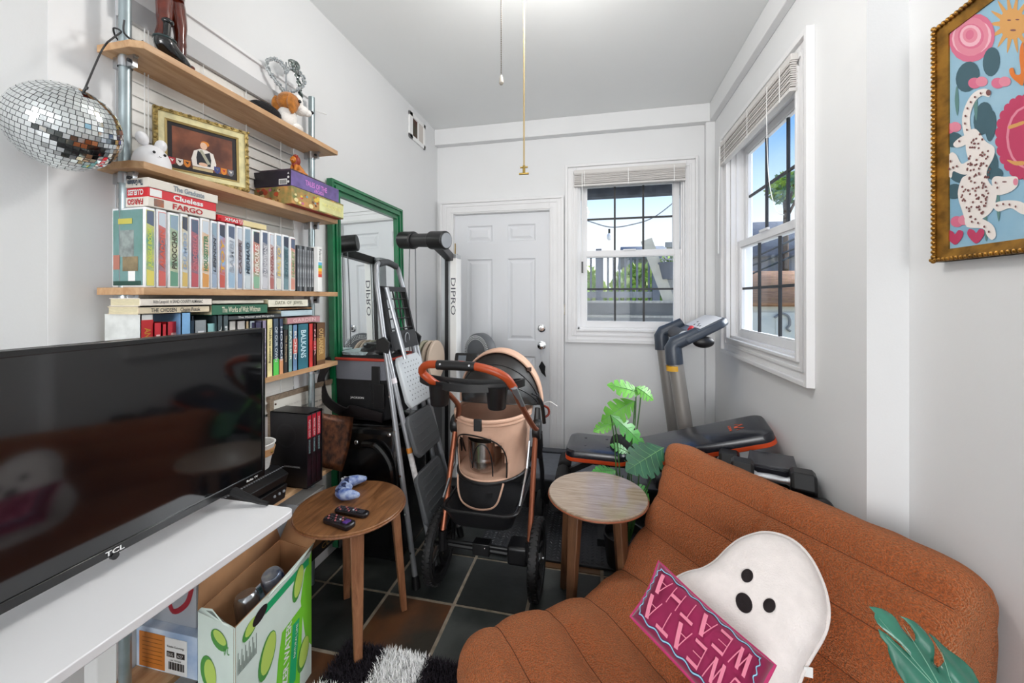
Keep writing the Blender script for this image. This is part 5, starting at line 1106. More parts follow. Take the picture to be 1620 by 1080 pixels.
def step(za, zb_, m, xo, name, ribs=5, holes=False):
    A0, A1, B0, B1 = Lf(0, za)+V((xo, .022, 0)), Lf(1, za)+V((xo, -.03, 0)), Lf(0, zb_)+V((xo+.035, .022, 0)), Lf(1, zb_)+V((xo+.035, -.03, 0))
    n = (A1-A0).cross(B0-A0).normalized(); n = n if n.x > 0 else -n
    b = MB()
    def gp(f, g_): return (A0*(1-f)+A1*f)*(1-g_)+(B0*(1-f)+B1*f)*g_
    c = .14
    b.prism([gp(0, .12), gp(.08, 0), gp(.92, 0), gp(1, .12), gp(1, .86), gp(.9, 1), gp(.1, 1), gp(0, .86)], n*.022)
    o = b.build(name, m, ld, bevel=.006)
    if holes:
        b = MB()
        for i in range(6):
            for j in range(9):
                q = gp(.16+.68*(i+.5*(j % 2)*.6)/5.6, .14+.72*j/8)+n*.0225; b.add([q+(A1-A0).normalized()*.0035*cos(t)+(B0-A0).normalized()*.0035*sin(t) for t in [2*pi*k/8 for k in range(8)]], [tuple(range(8))])
        h = b.build('grip_dots', LBL, o); h['kind'] = 'stuff'
    else:
        for k in range(ribs):
            g0 = .14+.72*k/(ribs-1); b = MB(); b.prism([gp(.14, g0), gp(.86, g0), gp(.86, g0+.03), gp(.14, g0+.03)], n*.026); r_ = b.build('tread_rib', m, o)
    return o
step(1.03, .79, mat('step_light', '#b4b9bd', .45), .02, 'top_step', holes=True)
step(.75, .56, LDK, .03, 'step', 5); step(.48, .24, LDK, .035, 'step', 6)
b = MB(); A = Lf(0, 1.38)+V((-.012, .012, 0)); Bq = Lf(1, 1.38)+V((-.006, -.02, 0)); C_ = Lf(0, 1.07)+V((.0, .012, 0)); D_ = Lf(1, 1.07)+V((.01, -.02, 0))
def gt(f, g_): return (A*(1-f)+Bq*f)*(1-g_)+(C_*(1-f)+D_*f)*g_
b.prism([gt(0, 0), gt(1, 0), gt(1, .08), gt(0, .08)], (.03, 0, 0)); b.prism([gt(0, .72), gt(1, .72), gt(1, .98), gt(.85, 1), gt(.1, 1), gt(0, .95)], (.03, 0, 0)); b.prism([gt(0, 0), gt(.06, 0), gt(.06, 1), gt(0, 1)], (.03, 0, 0)); b.prism([gt(.94, 0), gt(1, 0), gt(1, 1), gt(.94, 1)], (.03, 0, 0))
b.build('tool_tray', LBL, ld)
b = MB()
for k in range(1, 6): b.tube([gt(k/6, .04)+V((.015, 0, 0)), gt(k/6, .8)+V((.015, 0, 0))], .004, 6)
for k in range(1, 5): b.tube([gt(.03, .04+.16*k)+V((.02, 0, 0)), gt(.97, .04+.16*k)+V((.02, 0, 0))], .004, 6)
g = b.build('tray_grid', LBL, ld); g['kind'] = 'stuff'
q = gt(.6, .85)+V((.031, 0, 0)); b = MB(); b.tube([q+V((0, .022*cos(a), .028*sin(a))) for a in [2*pi*i/20 for i in range(20)]], .003, 6, closed=True); b.build('tray_ring', GRY, ld)
b = MB(); b.tube([gt(.06, .02)+V((.045, 0, 0)), Lf(0, 1.03)+V((.075, .04, 0))], .0105, 10); b.build('strut', LAD, ld)
for s, z in ((0, .60), (0, .93)):
    b = MB(); b.cyl(Lr(s, z-.012), Lr(s, z+.012), .0137, n=12, mi=0); b.build('orange_band' if z < .7 else 'sticker', mat('band_orange', '#c77a2a', .5) if z < .7 else mat('sticker_white', '#dcd6da', .5), ld)
b = MB(); b.cyl(Lr(0, .42), Lr(0, .585), .0133, n=12); b.build('caution_sticker', mat('sticker_worn', '#c3c1c1', .6, var=.2, scale=40), ld)
for z in (.16, .33, .5, .7, .86):
    b = MB(); b.cyl(Lf(0, z)+V((0, -.012, 0)), Lf(0, z)+V((0, -.017, 0)), .0055, n=10); b.build('rivet', CHROME, ld)

# ------------------------------------------------------------ cable machine with roller arm
cm = emp('cable_machine', (-1.02, 2.62, 0), 'home cable exercise machine with white upright, black roller arm and thin cables', 'exercise machine')
Yc = 2.62; xa, xb_ = Xu(700, Yc), Xu(722, Yc); zt = Zv(710, 402, Y=Yc)
MB().box(xa-.012, xb_, Yc, Yc+.09, .04, zt).build('upright', mat('alu_track', '#b5b8bb', .35, .5), cm, bevel=.004)
b = MB(); b.box(xa+.02, xa+.045, Yc-.006, Yc, .06, zt-.02); b.build('track_slot', BLK, cm)
MB().box(xa+.060, xb_+.004, Yc-.008, Yc+.09, .06, zt-.03).build('white_cover', WHITE, cm, bevel=.003)
text('DIPRO', ((xa+.060+xb_+.004)/2, Yc-.0085, zt-.30), (0, 0, -1), (1, 0, 0), .26, .035, mat('lt_grey2', '#4a4a55', .5), cm)
a0 = P(690, 385, Y=2.25); a1 = V(((xa+xb_)/2, Yc+.02, zt-.005))
b = MB(); b.tube([a0, a1-V((.0, .0, .02)), a1+V((.03, .04, -.02))], .038, 4, flat=1); b.build('arm', BLK, cm, bevel=.004)
r0, r1 = P(636, 380, Y=2.22), P(706, 380, Y=2.10)
q0, q1 = r0+(r1-r0)*.30, r0+(r1-r0)*.68
b = MB(); b.cyl(q0, q1, .040, n=24); b.build('roller_core', mat('roller_grey', '#2a2a2c', .5), cm)
for pa, pb in ((r0, q0), (q1, r1)): MB().cyl(pa, pb, .053, n=28).build('foam_end', BLK, cm, bevel=.006)
MB().cyl(r1-(r1-r0)*.0, r1+(r1-r0).normalized()*.004, .043, n=28).build('end_cap', GRY, cm)
b = MB(); c1 = P(648, 392, Y=2.2); c2 = P(657, 392, Y=2.2)
b.tube(spl([c1, c1+V((-.004, 0, -.4)), c1+V((.01, 0, -1.1))], 5), .0035, 6); b.build('cable', mat('cable_grey', '#77797c', .4, .5), cm); b = MB(); b.tube(spl([c2, c2+V((.006, 0, -.4)), c2+V((.015, 0, -1.1))], 5), .0035, 6); b.build('cable', mat('cable_grey', '#77797c'), cm)
b = MB(); b.box(xa-.10, xb_+.05, Yc-.10, Yc+.20, .012, .05); b.build('base', BLK, cm, bevel=.006)
# upright plates beside it
TAN = mat('plate_tan', '#a8998a', .6, var=.1, scale=6)
for k, (u, lab, c) in enumerate(((672, 'nearest the ladder', '#8f8c78'), (681, 'second from the ladder', '#a89888'), (689, 'nearest the white upright', '#b3a08f'))):
    Yp = 2.44; x = Xu(u, Yp); q = V((x, Yp, 0)); zc = Zv(u, 585, Y=Yp); r_ = .135
    t = emp('upright_disc', (x, Yp, 0), 'tan round padded disc standing on edge, %s' % lab, 'disc', 'padded discs behind the ladder')
    zc = Zv(u, 538, Y=Yp)-r_
    Mt = Matrix.Translation((x, Yp, zc)) @ Matrix.Rotation(pi/2, 4, 'Y'); b = MB(); b.lathe([(0, -.012), (r_*.93, -.014), (r_, -.006), (r_, .006), (r_*.93, .014), (0, .012)], (0, 0, 0), 40, M=Mt)
    b.build('pad', mat('disc_'+c[1:], c, .65), t); MB().box(x-.012, x+.012, Yp-.08, Yp+.08, .0 if k else .0, zc-r_+.012).build('stand', BLK, t)
# flywheel bike with display
bk_ = emp('flywheel_machine', (-.72, 2.78, 0), 'dark grey flywheel trainer with perforated rim and small display behind the stroller', 'exercise machine')
fc = P(760, 556, Y=2.75); b = MB(); Mt = Matrix.Translation(fc) @ Matrix.Rotation(radians(62), 4, 'Z') @ Matrix.Rotation(pi/2, 4, 'Y')
b.lathe([(0, -.04), (.09, -.045), (.125, -.04), (.135, -.025), (.135, .025), (.125, .04), (.09, .045), (0, .04)], (0, 0, 0), 40, M=Mt); b.build('flywheel', mat('flywheel_grey', '#55585c', .5), bk_)
b = MB()
for k in range(60):
    a = 2*pi*k/60
    for r_ in (.095, .107, .118): b.ell(Mt @ V((r_*cos(a), r_*sin(a), .043)), .0042, 0, 6, 4); b.ell(Mt @ V((r_*cos(a), r_*sin(a), -.043)), .0042, 0, 6, 4)
b.build('rim_perforation', mat('rim_light', '#c9ccce', .4), bk_)['kind'] = 'stuff'
q = P(737, 568, Y=2.55); MP = frameM(q, (1, 0, 0), (0, .35, 1)); b = MB(); b.box(-.085, .085, -.05, .045, -.03, 0, 0, MP); b.build('console', BLK, bk_, bevel=.012)
b = MB(); b.box(-.055, .0, -.025, .025, 0, .002, 0, MP); b.build('display', mat('lcd_grey', '#6d747c', .3), bk_)
b = MB(); b.cyl(q+V((0, .02, -.03)), (-.66, 2.72, .1), .025, n=12); b.cyl(fc, (fc.x, fc.y, .10), .03, n=12); b.box(-.84, -.56, 2.60, 2.95, .014, .10); b.build('frame_post', BLK, bk_)

# ------------------------------------------------------------ floor mat and treadmill
gm = emp('gym_mat', (.0, 2.55, 0), 'black interlocking gym mat with raised diamond tread on the slate floor', 'mat')
MAT_ = mat('mat_black', '#2a2b2f', .5, var=.15, scale=5)
MB().box(-.62, .78, 1.955, 3.16, .0, .013).build('mat_sheet', MAT_, gm, bevel=.003)
b = MB(); i = 0
y = 1.975
while y < 2.5:
    x = -.60
    while x < .45:
        for s, dx in ((1, 0), (-1, .024)):
            c, s_ = cos(s*pi/4), sin(s*pi/4); cx, cy = x+dx, y; l_, w_ = .0125, .0032
            b.add([(cx-c*l_, cy-s_*l_, .0131), (cx+s_*w_, cy-c*w_, .0131), (cx+c*l_, cy+s_*l_, .0131), (cx-s_*w_, cy+c*w_, .0131), (cx-c*l_*.4, cy-s_*l_*.4, .0158), (cx+c*l_*.4, cy+s_*l_*.4, .0158)], [(0, 1, 4), (1, 5, 4), (1, 2, 5), (2, 3, 5), (3, 4, 5), (3, 0, 4)])
        x += .048
    y += .024; 
b.build('diamond_tread', mat('tread_black', '#3a3b40', .35), gm)['kind'] = 'stuff'
tm_ = emp('treadmill', (.1, 2.7, .013), 'grey and black treadmill with slanted posts and tilted console near the back right corner', 'treadmill')
b = MB(); b.box(-.46, .62, 2.435, 2.94, .10, .185); b.build('deck', mat('deck_black', '#1d1f22', .5), tm_, bevel=.01)
MB().box(-.45, .30, 2.50, 2.86, .186, .190).build('belt', mat('belt_grey', '#5a5e66', .55, var=.1, scale=30), tm_)
b = MB(); b.box(-.46, .45, 2.42, 2.49, .187, .20); b.box(-.46, .45, 2.87, 2.94, .187, .20); b.build('side_rail', mat('rail_dark', '#3a3d44', .5), tm_, bevel=.004)
MB().box(-.50, -.46, 2.42, 2.94, .09, .20).build('end_roller', BLK, tm_, bevel=.01)
b = MB(); 
for x in (-.42, .5):
    for yy in (2.44, 2.90): b.cyl((x, yy, .013), (x, yy, .105), .02, n=10)
b.build('foot', BLK, tm_)['kind'] = 'stuff'
MB().box(.34, .70, 2.42, 2.94, .13, .27).build('motor_cover', BLK, tm_, bevel=.03, seg=3)
PST = mat('post_silver', '#9b9894', .4, .4); NAV = mat('navy_plastic', '#39424f', .35)
y_f, y_b = 2.50, 2.90
fb, ft = P(1085, 690, Y=y_f), P(1067, 562, Y=y_f); bb_, bt = P(1068, 690, Y=y_b), P(1048, 541, Y=y_b)
for a, c, yy in ((fb, ft, y_f), (bb_, bt, y_b)):
    d = (c-a); d.x = ((ft-fb).x+(bt-bb_).x)/2; d = d.normalized(); base = V((a.x-(a.z-.2)/d.z*d.x, yy, .2))
    b = MB(); b.tube([base, V((c.x, yy, c.z))], .043, 12, flat=1.0, flatdir=(0, 1, 0)); b.build('upright_post', PST, tm_)
    q = V((c.x, yy, c.z)); b = MB(); b.tube([q-V((0, 0, .05)), q+V((-.008, 0, .05)), q+V((.0, 0, .07)), q+V((.09, 0, .115)), q+V((.13, 0, .14))], [.05, .048, .043, .038, .034], 12); b.build('joint_cover', NAV, tm_)
b = MB(); q = V((ft.x, y_f-.001, ft.z-.075)); b.cyl(q+V((-.002, 0, -.015)), q+V((-.004, 0, .015)), .0445, n=12); b.build('yellow_sticker', mat('sticker_yellow', '#d9a52e', .5), tm_)
c0_, c1_, c2_ = V((ft.x+.05, 2.455, ft.z+.095)), V((ft.x+.285, 2.455, ft.z+.225)), V((ft.x+.05, 2.94, ft.z+.095))
MC_ = frameM(c0_, c1_-c0_, c2_-c0_); LW = (c1_-c0_).length; HW = .485
b = MB(); pts = [(0, 0), (LW*.85, .0), (LW, .04), (LW+.01, HW/2), (LW, HW-.04), (LW*.85, HW), (0, HW), (-.01, HW/2)]
b.prism([MC_ @ V((x, y, -.035)) for x, y in pts], MC_.to_3x3() @ V((0, 0, .045))); b.build('console', NAV, tm_, bevel=.015, seg=3)
b = MB(); b.prism([MC_ @ V((x, y, .011)) for x, y in ((LW*.42, .045), (LW*.93, .05), (LW*.97, HW/2), (LW*.93, HW-.05), (LW*.42, HW-.045))], MC_.to_3x3() @ V((0, 0, .004))); b.build('console_panel', mat('console_white', '#e3e5ea', .35), tm_, bevel=.003)
b = MB(); b.prism([MC_ @ V((x, y, .011)) for x, y in ((LW*.18, .06), (LW*.38, .05), (LW*.38, HW-.05), (LW*.18, HW-.06))], MC_.to_3x3() @ V((0, 0, .003)));  b.build('tray_slots', mat('console_grey', '#6f7480', .5), tm_)  # mid-grey panel set on the navy console
b = MB(); b.cyl(MC_ @ V((LW*.28, .13, .016)), MC_ @ V((LW*.34, .16, .020)), .018, n=12); b.build('safety_key', mat('key_red', '#c21f2e', .4), tm_)
b = MB(); b.tube([MC_ @ V((.02, .06, .0)), MC_ @ V((.02, HW-.06, .0))], .042, 18); b.build('hand_grip', mat('grip_pale', '#d5d7da', .4), tm_)
b = MB()
for k in range(26):
    yy = .08+k*.013
    b.tube([MC_ @ V((.02+.0435*cos(a), yy, .0435*sin(a))) for a in [pi*.15+pi*.9*i/8 for i in range(9)]], .0025, 5)
b.build('grip_grille', mat('grille_dark', '#44464c', .5), tm_)['kind'] = 'stuff'
b = MB(); b.ell(MC_ @ V((LW*.33, .03, -.06)), (.06, .03, .035)); b.build('under_knob', BLK, tm_)
for k, (x, y) in enumerate(((.5, .12), (.5, .17), (.56, .2), (.5, .26), (.62, .3))):
    b = MB(); b.cyl(MC_ @ V((LW*x, y, .015)), MC_ @ V((LW*x, y, .017)), .007, n=10); b.build('button', BLK, tm_)

# ------------------------------------------------------------ weight bench
be = emp('weight_bench', (.35, 2.2, .013), 'black padded weight bench with orange edge running to the right wall', 'weight bench')
PAD = mat('pad_black', '#1c1e26', .27, coat=.2, bump=.05, bscale=80); ORE = mat('edge_orange', '#d24a1c', .4)
def pad(pa, pb, w_, th, name):
    d = (pb-pa); L = d.length; M = frameM(pa, d, (0, 1, 0)); b = MB(); r = .055
    def rr_(x0, x1, y0, y1, z, rad): return [M @ p for p in [V((q.x, q.y, z)) for q in rrect(x0, x1, y0, y1, rad, 0, 7)]]
    loft(b, [rr_(.012, L-.012, -w_/2+.012, w_/2-.012, 0, .05), rr_(0, L, -w_/2, w_/2, .010, r), rr_(0, L, -w_/2, w_/2, .038, r), rr_(.006, L-.006, -w_/2+.006, w_/2-.006, .048, r), rr_(.03, L-.03, -w_/2+.03, w_/2-.03, .053, .04)])
    o = b.build(name, PAD, be)
    b = MB(); loft(b, [rr_(.008, L-.008, -w_/2+.008, w_/2-.008, -.014, .05), rr_(-.002, L+.002, -w_/2-.002, w_/2+.002, -.008, r), rr_(-.002, L+.002, -w_/2-.002, w_/2+.002, .011, r)]); b.build('orange_edge', ORE, be)
    return M, L
Ms, Ls = pad(V((-.165, 2.29, .45)), V((.165, 2.27, .45)), .30, .05, 'seat_pad')
Mp, Lp = pad(V((.185, 2.255, .445)), V((.83, 2.14, .668)), .285, .05, 'back_pad')
OG = mat('logo_orange', '#d6552a', .5); q = Mp @ V((Lp-.14, -.0, .0537)); ex = (Mp.to_3x3() @ V((1, 0, 0))); ey = (Mp.to_3x3() @ V((0, 1, 0)))
b = MB()
for a in (-1, 1):
    b.add([q+ex*x+ey*y*1.0+ey*(.012*0) for x, y in ((.005+.0, a*.004), (.035, a*.020), (.028, a*.030), (-.012+.02, a*.014))], [(0, 1, 2, 3)])
    b.add([q+ex*x+ey*y for x, y in ((.028, a*.030), (.035, a*.020), (.0, a*.040), (-.006, a*.034))], [(0, 1, 2, 3)])
    b.add([q+ex*x+ey*y for x, y in ((.005, 0), (.008, a*.014), (-.012, a*.010), (-.010, 0))], [(0, 1, 2, 3)])
b.build('pad_logo', OG, be)
text('MARCY', q-ex*.030, ey, -ex, .07, .014, OG, be, bold=.03)
q = Ms @ V((.17, 0, .0545)); b = MB()
for x, y in ((-.07, -.06), (.05, -.06), (-.07, .06), (.05, .06)): b.ell(q+V((x, y, -.002)), (.009, .009, .0025), 0, 10, 6)
b.build('tuft_button', PAD, be)
b = MB(); FR = mat('frame_black', '#17181a', .35)
b.tube([(-.02, 2.28, .40), (.70, 2.20, .42)], .028, 4); b.tube([(.05, 2.28, .40), (.05, 2.28, .06)], .028, 4); b.tube([(.62, 2.21, .41), (.66, 2.20, .06)], .028, 4); b.box(-.0, .10, 2.12, 2.41, .013, .05); b.box(.62, .70, 2.0, 2.42, .013, .05); b.tube([(.55, 2.22, .42), (.62, 2.19, .57)], .02, 4); b.tube([(-.02, 2.28, .40), (-.20, 2.29, .30), (-.22, 2.29, .18)], .022, 4)
b.build('bench_frame', FR, be)
for z, x in ((.33, -.19), (.20, -.22)):
    b = MB(); b.cyl((x, 2.12, z), (x, 2.27, z), .038, n=20); b.build('foam_roller', mat('foam_black', '#1a1a1c', .8), be, bevel=.008); b = MB(); b.cyl((x, 2.31, z), (x, 2.46, z), .038, n=20); b.build('foam_roller', mat('foam_black', '#1a1a1c'), be, bevel=.008)
b = MB(); q = Ms @ V((.30, -.02, .056))
b.grid(lambda i, j: q+V((.065*cos(2*pi*i/20)*cos(j/7*pi/2)**.5, .075*sin(2*pi*i/20)*cos(j/7*pi/2)**.5, .050*sin(j/7*pi/2)*(1+.3*noise.noise(V((cos(2*pi*i/20)*2, sin(2*pi*i/20)*2, j*.4)))))), 20, 8, wu=True)
b.build('small_pouch', BLKF, label='small black pouch lying on the bench seat behind the plant stems', cat='pouch')
# ------------------------------------------------------------ dumbbells on a low rack
HEXR = mat('rubber_black', '#131316', .35, var=.1, scale=20)
rk = emp('dumbbell_rack', (.70, 1.80, 0), 'low black rack holding the dumbbells behind the sofa', 'rack')
b = MB(); b.box(.68, .84, 1.67, 1.70, 0, .505); b.box(.62, .84, 1.99, 2.02, 0, .505); b.box(.68, .71, 1.67, 2.0, .48, .505); b.build('rack_frame', FR, rk)
b = MB(); b.box(.66, .84, 1.67, 2.03, .505, .516); b.build('tray', FR, rk)
def hexd(c, d, L, r, label, h=.07, tray=False, numeral=None):
    d = V(d).normalized(); t = emp('dumbbell', c-V((0, 0, r)), label, 'dumbbell', 'dumbbells on the rack by the right wall')
    for s in (-1, 1):
        a, e_ = c+d*s*(L/2-h), c+d*s*L/2; b = MB(); b.tube([a, a+d*s*.012, e_-d*s*.012, e_], [r*.86, r, r, r*.82], 6, flatdir=(0, 0, 1)); b.build('weight_head', HEXR, t, bevel=.004, sharp=20)
    b = MB(); b.tube([c-d*(L/2-h), c-d*(L/2-h-.012), c-d*.03, c, c+d*.03, c+d*(L/2-h-.012), c+d*(L/2-h)], [.020, .014, .0155, .0175, .0155, .014, .020], 14); b.build('handle', mat('handle_chrome', '#c3c5c9', .25, .9, bump=.3, bscale=400), t)
    return t
a, e_ = P(1195, 747, D=1.62), P(1262, 765, D=1.48); d = e_-a; zz = .515
hexd(V((.685, 1.96, .560)), (.42, -.12, 0), .27, .062, 'hex dumbbell farthest from the camera, partly under a black folded panel', .085)
hexd(V((.69, 1.775, .592)), (.40, -.14, 0), .29, .062, 'hex dumbbell with a bright knurled handle at the front of the rack', .085)
b = MB(); q = V((.72, 1.885, .615)); b.prism([q+V(s_) for s_ in ((-.10, -.05, .0), (.07, -.10, .0), (.11, .03, .012), (-.05, .07, .012))], (0, 0, .012)); b.prism([q+V(s_) for s_ in ((-.10, -.05, .0), (.07, -.10, .0), (.07, -.095, -.055), (-.085, -.045, -.055))], (.004, .012, 0)); b.build('bent_cover', mat('panel_gloss', '#2b2b32', .25, coat=.4), label='glossy black bent cover resting over the dumbbell handles', cat='cover', bevel=.002)
b = MB(); q = V((.80, 1.66, .515)); b.tube([q+V((-.05, -.02, 0)), q+V((.03, -.02, 0))], [.07, .07], 20); b.build('weight_plate', HEXR, label='black weight plate edge peeking above the sofa back by the wall', cat='weight plate', bevel=.01)
# ------------------------------------------------------------ side tables
def side_table(name, c, zt, r, legs, topm, legm, label, rim, thick=.020):
    t = emp(name, (c[0], c[1], 0), label, 'side table')
    b = MB(); b.lathe([(0, zt-thick), (r-.006, zt-thick), (r-.001, zt-thick+.005), (r, zt-thick+.010), (r, zt-.003), (r-.003, zt), (0, zt)], (c[0], c[1], 0), 64, M=Matrix.Identity(4)); b.build('tabletop', topm, t, sharp=25)
    b = MB(); b.tube([(c[0]+r*cos(a), c[1]+r*sin(a), zt-thick*.55) for a in [2*pi*i/64 for i in range(64)]], .0035, 6, closed=True); b.build('edge_band', rim, t)
    for (lx, ly) in legs:
        lx, ly = V((lx, ly)); tx, ty = c[0]+(lx-c[0])*.80, c[1]+(ly-c[1])*.80
        d = V((lx-c[0], ly-c[1], 0)).normalized(); s_ = V((-d.y, d.x, 0)); b = MB(); ztp = zt-thick
        rings = []
        for f in (0, .5, 1):
            p = V((lx, ly, 0))*(1-f)+V((tx, ty, 0))*f; wd = .0135+.011*f; td = .012+.004*f; z = ztp*f
            rings.append([p+s_*sx*wd+d*sy*td+V((0, 0, z)) for sx, sy in ((-1, -1), (1, -1), (1, 1), (-1, 1))])
        for q in rings: pass
        loft(b, [r_[::-1] if False else r_ for r_ in rings]); b.build('leg', legm, t, bevel=.003)
    b = MB(); k = [V((c[0]+(l[0]-c[0])*.74, c[1]+(l[1]-c[1])*.74, zt-thick-.02)) for l in legs]
    b.box(-.16, .16, -.012, .012, zt-thick-.035, zt-thick, 0, Matrix.Translation((c[0], c[1], 0)) @ Matrix.Rotation(atan2(legs[0][1]-legs[2][1], legs[0][0]-legs[2][0]), 4, 'Z')); b.build('cross_rail', legm, t)
    return t
ct = V((-.958, 1.390)); zt1 = .50
side_table('side_table', (ct.x, ct.y), zt1, .207, [(-.834, 1.250), (-.803, 1.530), (-1.082, 1.537), (-1.110, 1.263)], WALNUT, WALNUTL, 'round walnut side table with remotes and game controller on it, beside the desk', WALNUTL)
OAKT = mat('stool_top', '#a89684', .20, wood=True, col2='#8d7864', scale=6, stretch=(1, 14, 1), coat=.35); RIMR = mat('stool_rim', '#8f5034', .4)
side_table('side_table', (.0, 1.685), .505, .203, [(-.105, 1.525), (-.150, 1.800), (.105, 1.845), (.112, 1.605)], OAKT, mat('stool_leg', '#6f4c33', .45, wood=True, col2='#543624', scale=5, stretch=(9, 9, 1)), 'empty round side table with pale ribbed top beside the sofa and plant', RIMR)
# remotes
def remote(p0, p1, w_, th, z, label, key):
    a, c = P(*p0, Z=z), P(*p1, Z=z); d = c-a; L = d.length; M = frameM(a, d, V((0, 0, 1)).cross(d)); t = emp('remote', (a+c)/2, label, 'remote', 'remote controls on the walnut table')
    b = MB(); loft(b, [[M @ q for q in rrect(.002, L-.002, -w_/2+.002, w_/2-.002, .012, 0)], [M @ q for q in rrect(0, L, -w_/2, w_/2, .013, .004)], [M @ q for q in rrect(0, L, -w_/2, w_/2, .013, th-.004)], [M @ q for q in rrect(.003, L-.003, -w_/2+.003, w_/2-.003, .012, th)]]); b.build('remote_body', mat('remote_black', '#1b171c', .3), t)
    for k in range(7):
        for s in (-1, 0, 1):
            x = L*(.36+.09*k); 
            if x > L*.93: continue
            c_ = 1 if (k == 1 and s == 0) else (2 if (k+s) % 3 == 0 else 0); bb = MB(); bb.cyl(M @ V((x, s*w_*.27, th)), M @ V((x, s*w_*.27, th+.0025)), .0036, n=10); bb.build('button', [mat('btn_dark', '#3a3a42', .5), mat('btn_white', '#c9c9d0', .5), mat('btn_rose', '#b06a70', .5)][c_], t)
    bb = MB(); bb.box(L*.13, L*.28, -w_*.24, w_*.24, th-.001, th+.003, 0, M); bb.cyl(M @ V((L*.20, 0, th)), M @ V((L*.20, 0, th+.0045)), .006, n=12); bb.build('direction_pad', mat('pad_purple', '#5b3a8c', .4) if key == 0 else mat('btn_dark', '#3a3a42'), t)
remote((557, 836), (517, 822), .046, .018, zt1+.001, 'wide black remote with purple pad nearest the table front', 0)
remote((582, 817), (532, 808), .036, .015, zt1+.002, 'slim black remote lying behind the wide one', 1)
# game controller
gq = P(547, 774, Z=zt1+.02); gcn = emp('game_controller', (gq.x, gq.y, zt1), 'blue and violet camouflage game controller on the walnut table', 'controller')
CAM = mat('camo_blue', '#4a66b0', .35, col2='#b9c9e4', scale=38, coat=.2); Mg = Matrix.Translation((gq.x, gq.y, zt1+.022)) @ Matrix.Rotation(radians(112), 4, 'Z') @ Matrix.Rotation(radians(-10), 4, 'X')
b = MB(); b.tube([Mg @ V(p) for p in ((-.072, -.058, -.004), (-.068, -.035, 0), (-.056, -.008, .004), (-.036, .010, .006), (0, .014, .006), (.036, .010, .006), (.056, -.008, .004), (.068, -.035, 0), (.072, -.058, -.004))], [.013, .020, .024, .023, .021, .023, .024, .020, .013], 14); b.ell(Mg @ V((0, .006, .006)), (.034, .034, .016)); b.ell(Mg @ V((-.073, -.060, -.005)), .0115); b.ell(Mg @ V((.073, -.060, -.005)), .0115)
b.build('controller_body', CAM, gcn)
for x, y in ((-.026, -.004), (.026, -.004)): b = MB(); b.cyl(Mg @ V((x, y, .014)), Mg @ V((x, y, .032)), .006, n=12); b.cyl(Mg @ V((x, y, .030)), Mg @ V((x, y, .035)), .010, n=16); b.build('thumb_stick', mat('stick_navy', '#27345a', .5), gcn)
for k in range(4): b = MB(); a = pi/2*k; b.cyl(Mg @ V((.052+.009*cos(a), .014+.009*sin(a), .018)), Mg @ V((.052+.009*cos(a), .014+.009*sin(a), .029)), .0042, n=10); b.build('button', mat('btn_white', '#c9c9d0'), gcn)
b = MB(); b.box(-.062, -.042, .012, .016, .02, .028, 0, Mg); b.box(-.054, -.050, .004, .024, .02, .028, 0, Mg); b.build('direction_pad', mat('stick_navy', '#27345a'), gcn)

# ------------------------------------------------------------ pet stroller
BSH = mat('stroller_tan', '#cfa891', .8, var=.06, scale=12, bump=.25, bscale=350); TRB = mat('tube_bronze', '#96583f', .38, .6); LEA = mat('handle_leather', '#a8431c', .38); 
pst = emp('pet_stroller', (-.52, 1.95, 0), 'tan fabric pet stroller with brown leather handle and black basket', 'stroller')
hl = [P(697, 612, Y=1.50), P(680, 600, Y=1.46), P(668, 588, Y=1.45), P(673, 578, Y=1.43), P(690, 576, Y=1.42), P(740, 578, Y=1.41), P(775, 585, Y=1.40), P(800, 597, Y=1.41), P(813, 614, Y=1.44)]
hs = spl(hl, 6)
b = MB(); b.tube(hs, .0155, 12); b.build('leather_handle', LEA, pst)
m0, m1 = P(692, 577, Y=1.418), P(752, 580, Y=1.408); b = MB(); b.tube([m0, (m0+m1)/2+V((0, 0, .001)), m1], .0185, 16); b.build('black_grip', BLK, pst)
for f in (.12, .88): MB().cyl(m0+(m1-m0)*f+V((0, -.017, .006)), m0+(m1-m0)*f+V((0, -.020, .007)), .004, n=10).build('rivet', CHROME, pst)
pvr, pvl = V((-.288, 1.90, .68)), V((-.705, 1.90, .68))
b = MB(); b.tube(spl([hl[-1], P(822, 636, Y=1.50), P(842, 672, Y=1.68), pvr], 5), .013, 10, flat=.8); b.build('handle_tube', TRB, pst)
b = MB(); b.tube(spl([hl[0], P(715, 628, Y=1.58), P(726, 645, Y=1.70), pvl], 5), .013, 10, flat=.8); b.build('handle_tube', TRB, pst)
sl_ = [P(812, 612, Y=1.43), P(826, 640, Y=1.52)]; b = MB(); b.tube([sl_[0]+V((.004, -.012, 0)), sl_[1]+V((.004, -.012, 0))], [.015, .011], 8, flat=.5); b.build('release_slider', mat('slider_silver', '#9aa0a8', .3, .6), pst)
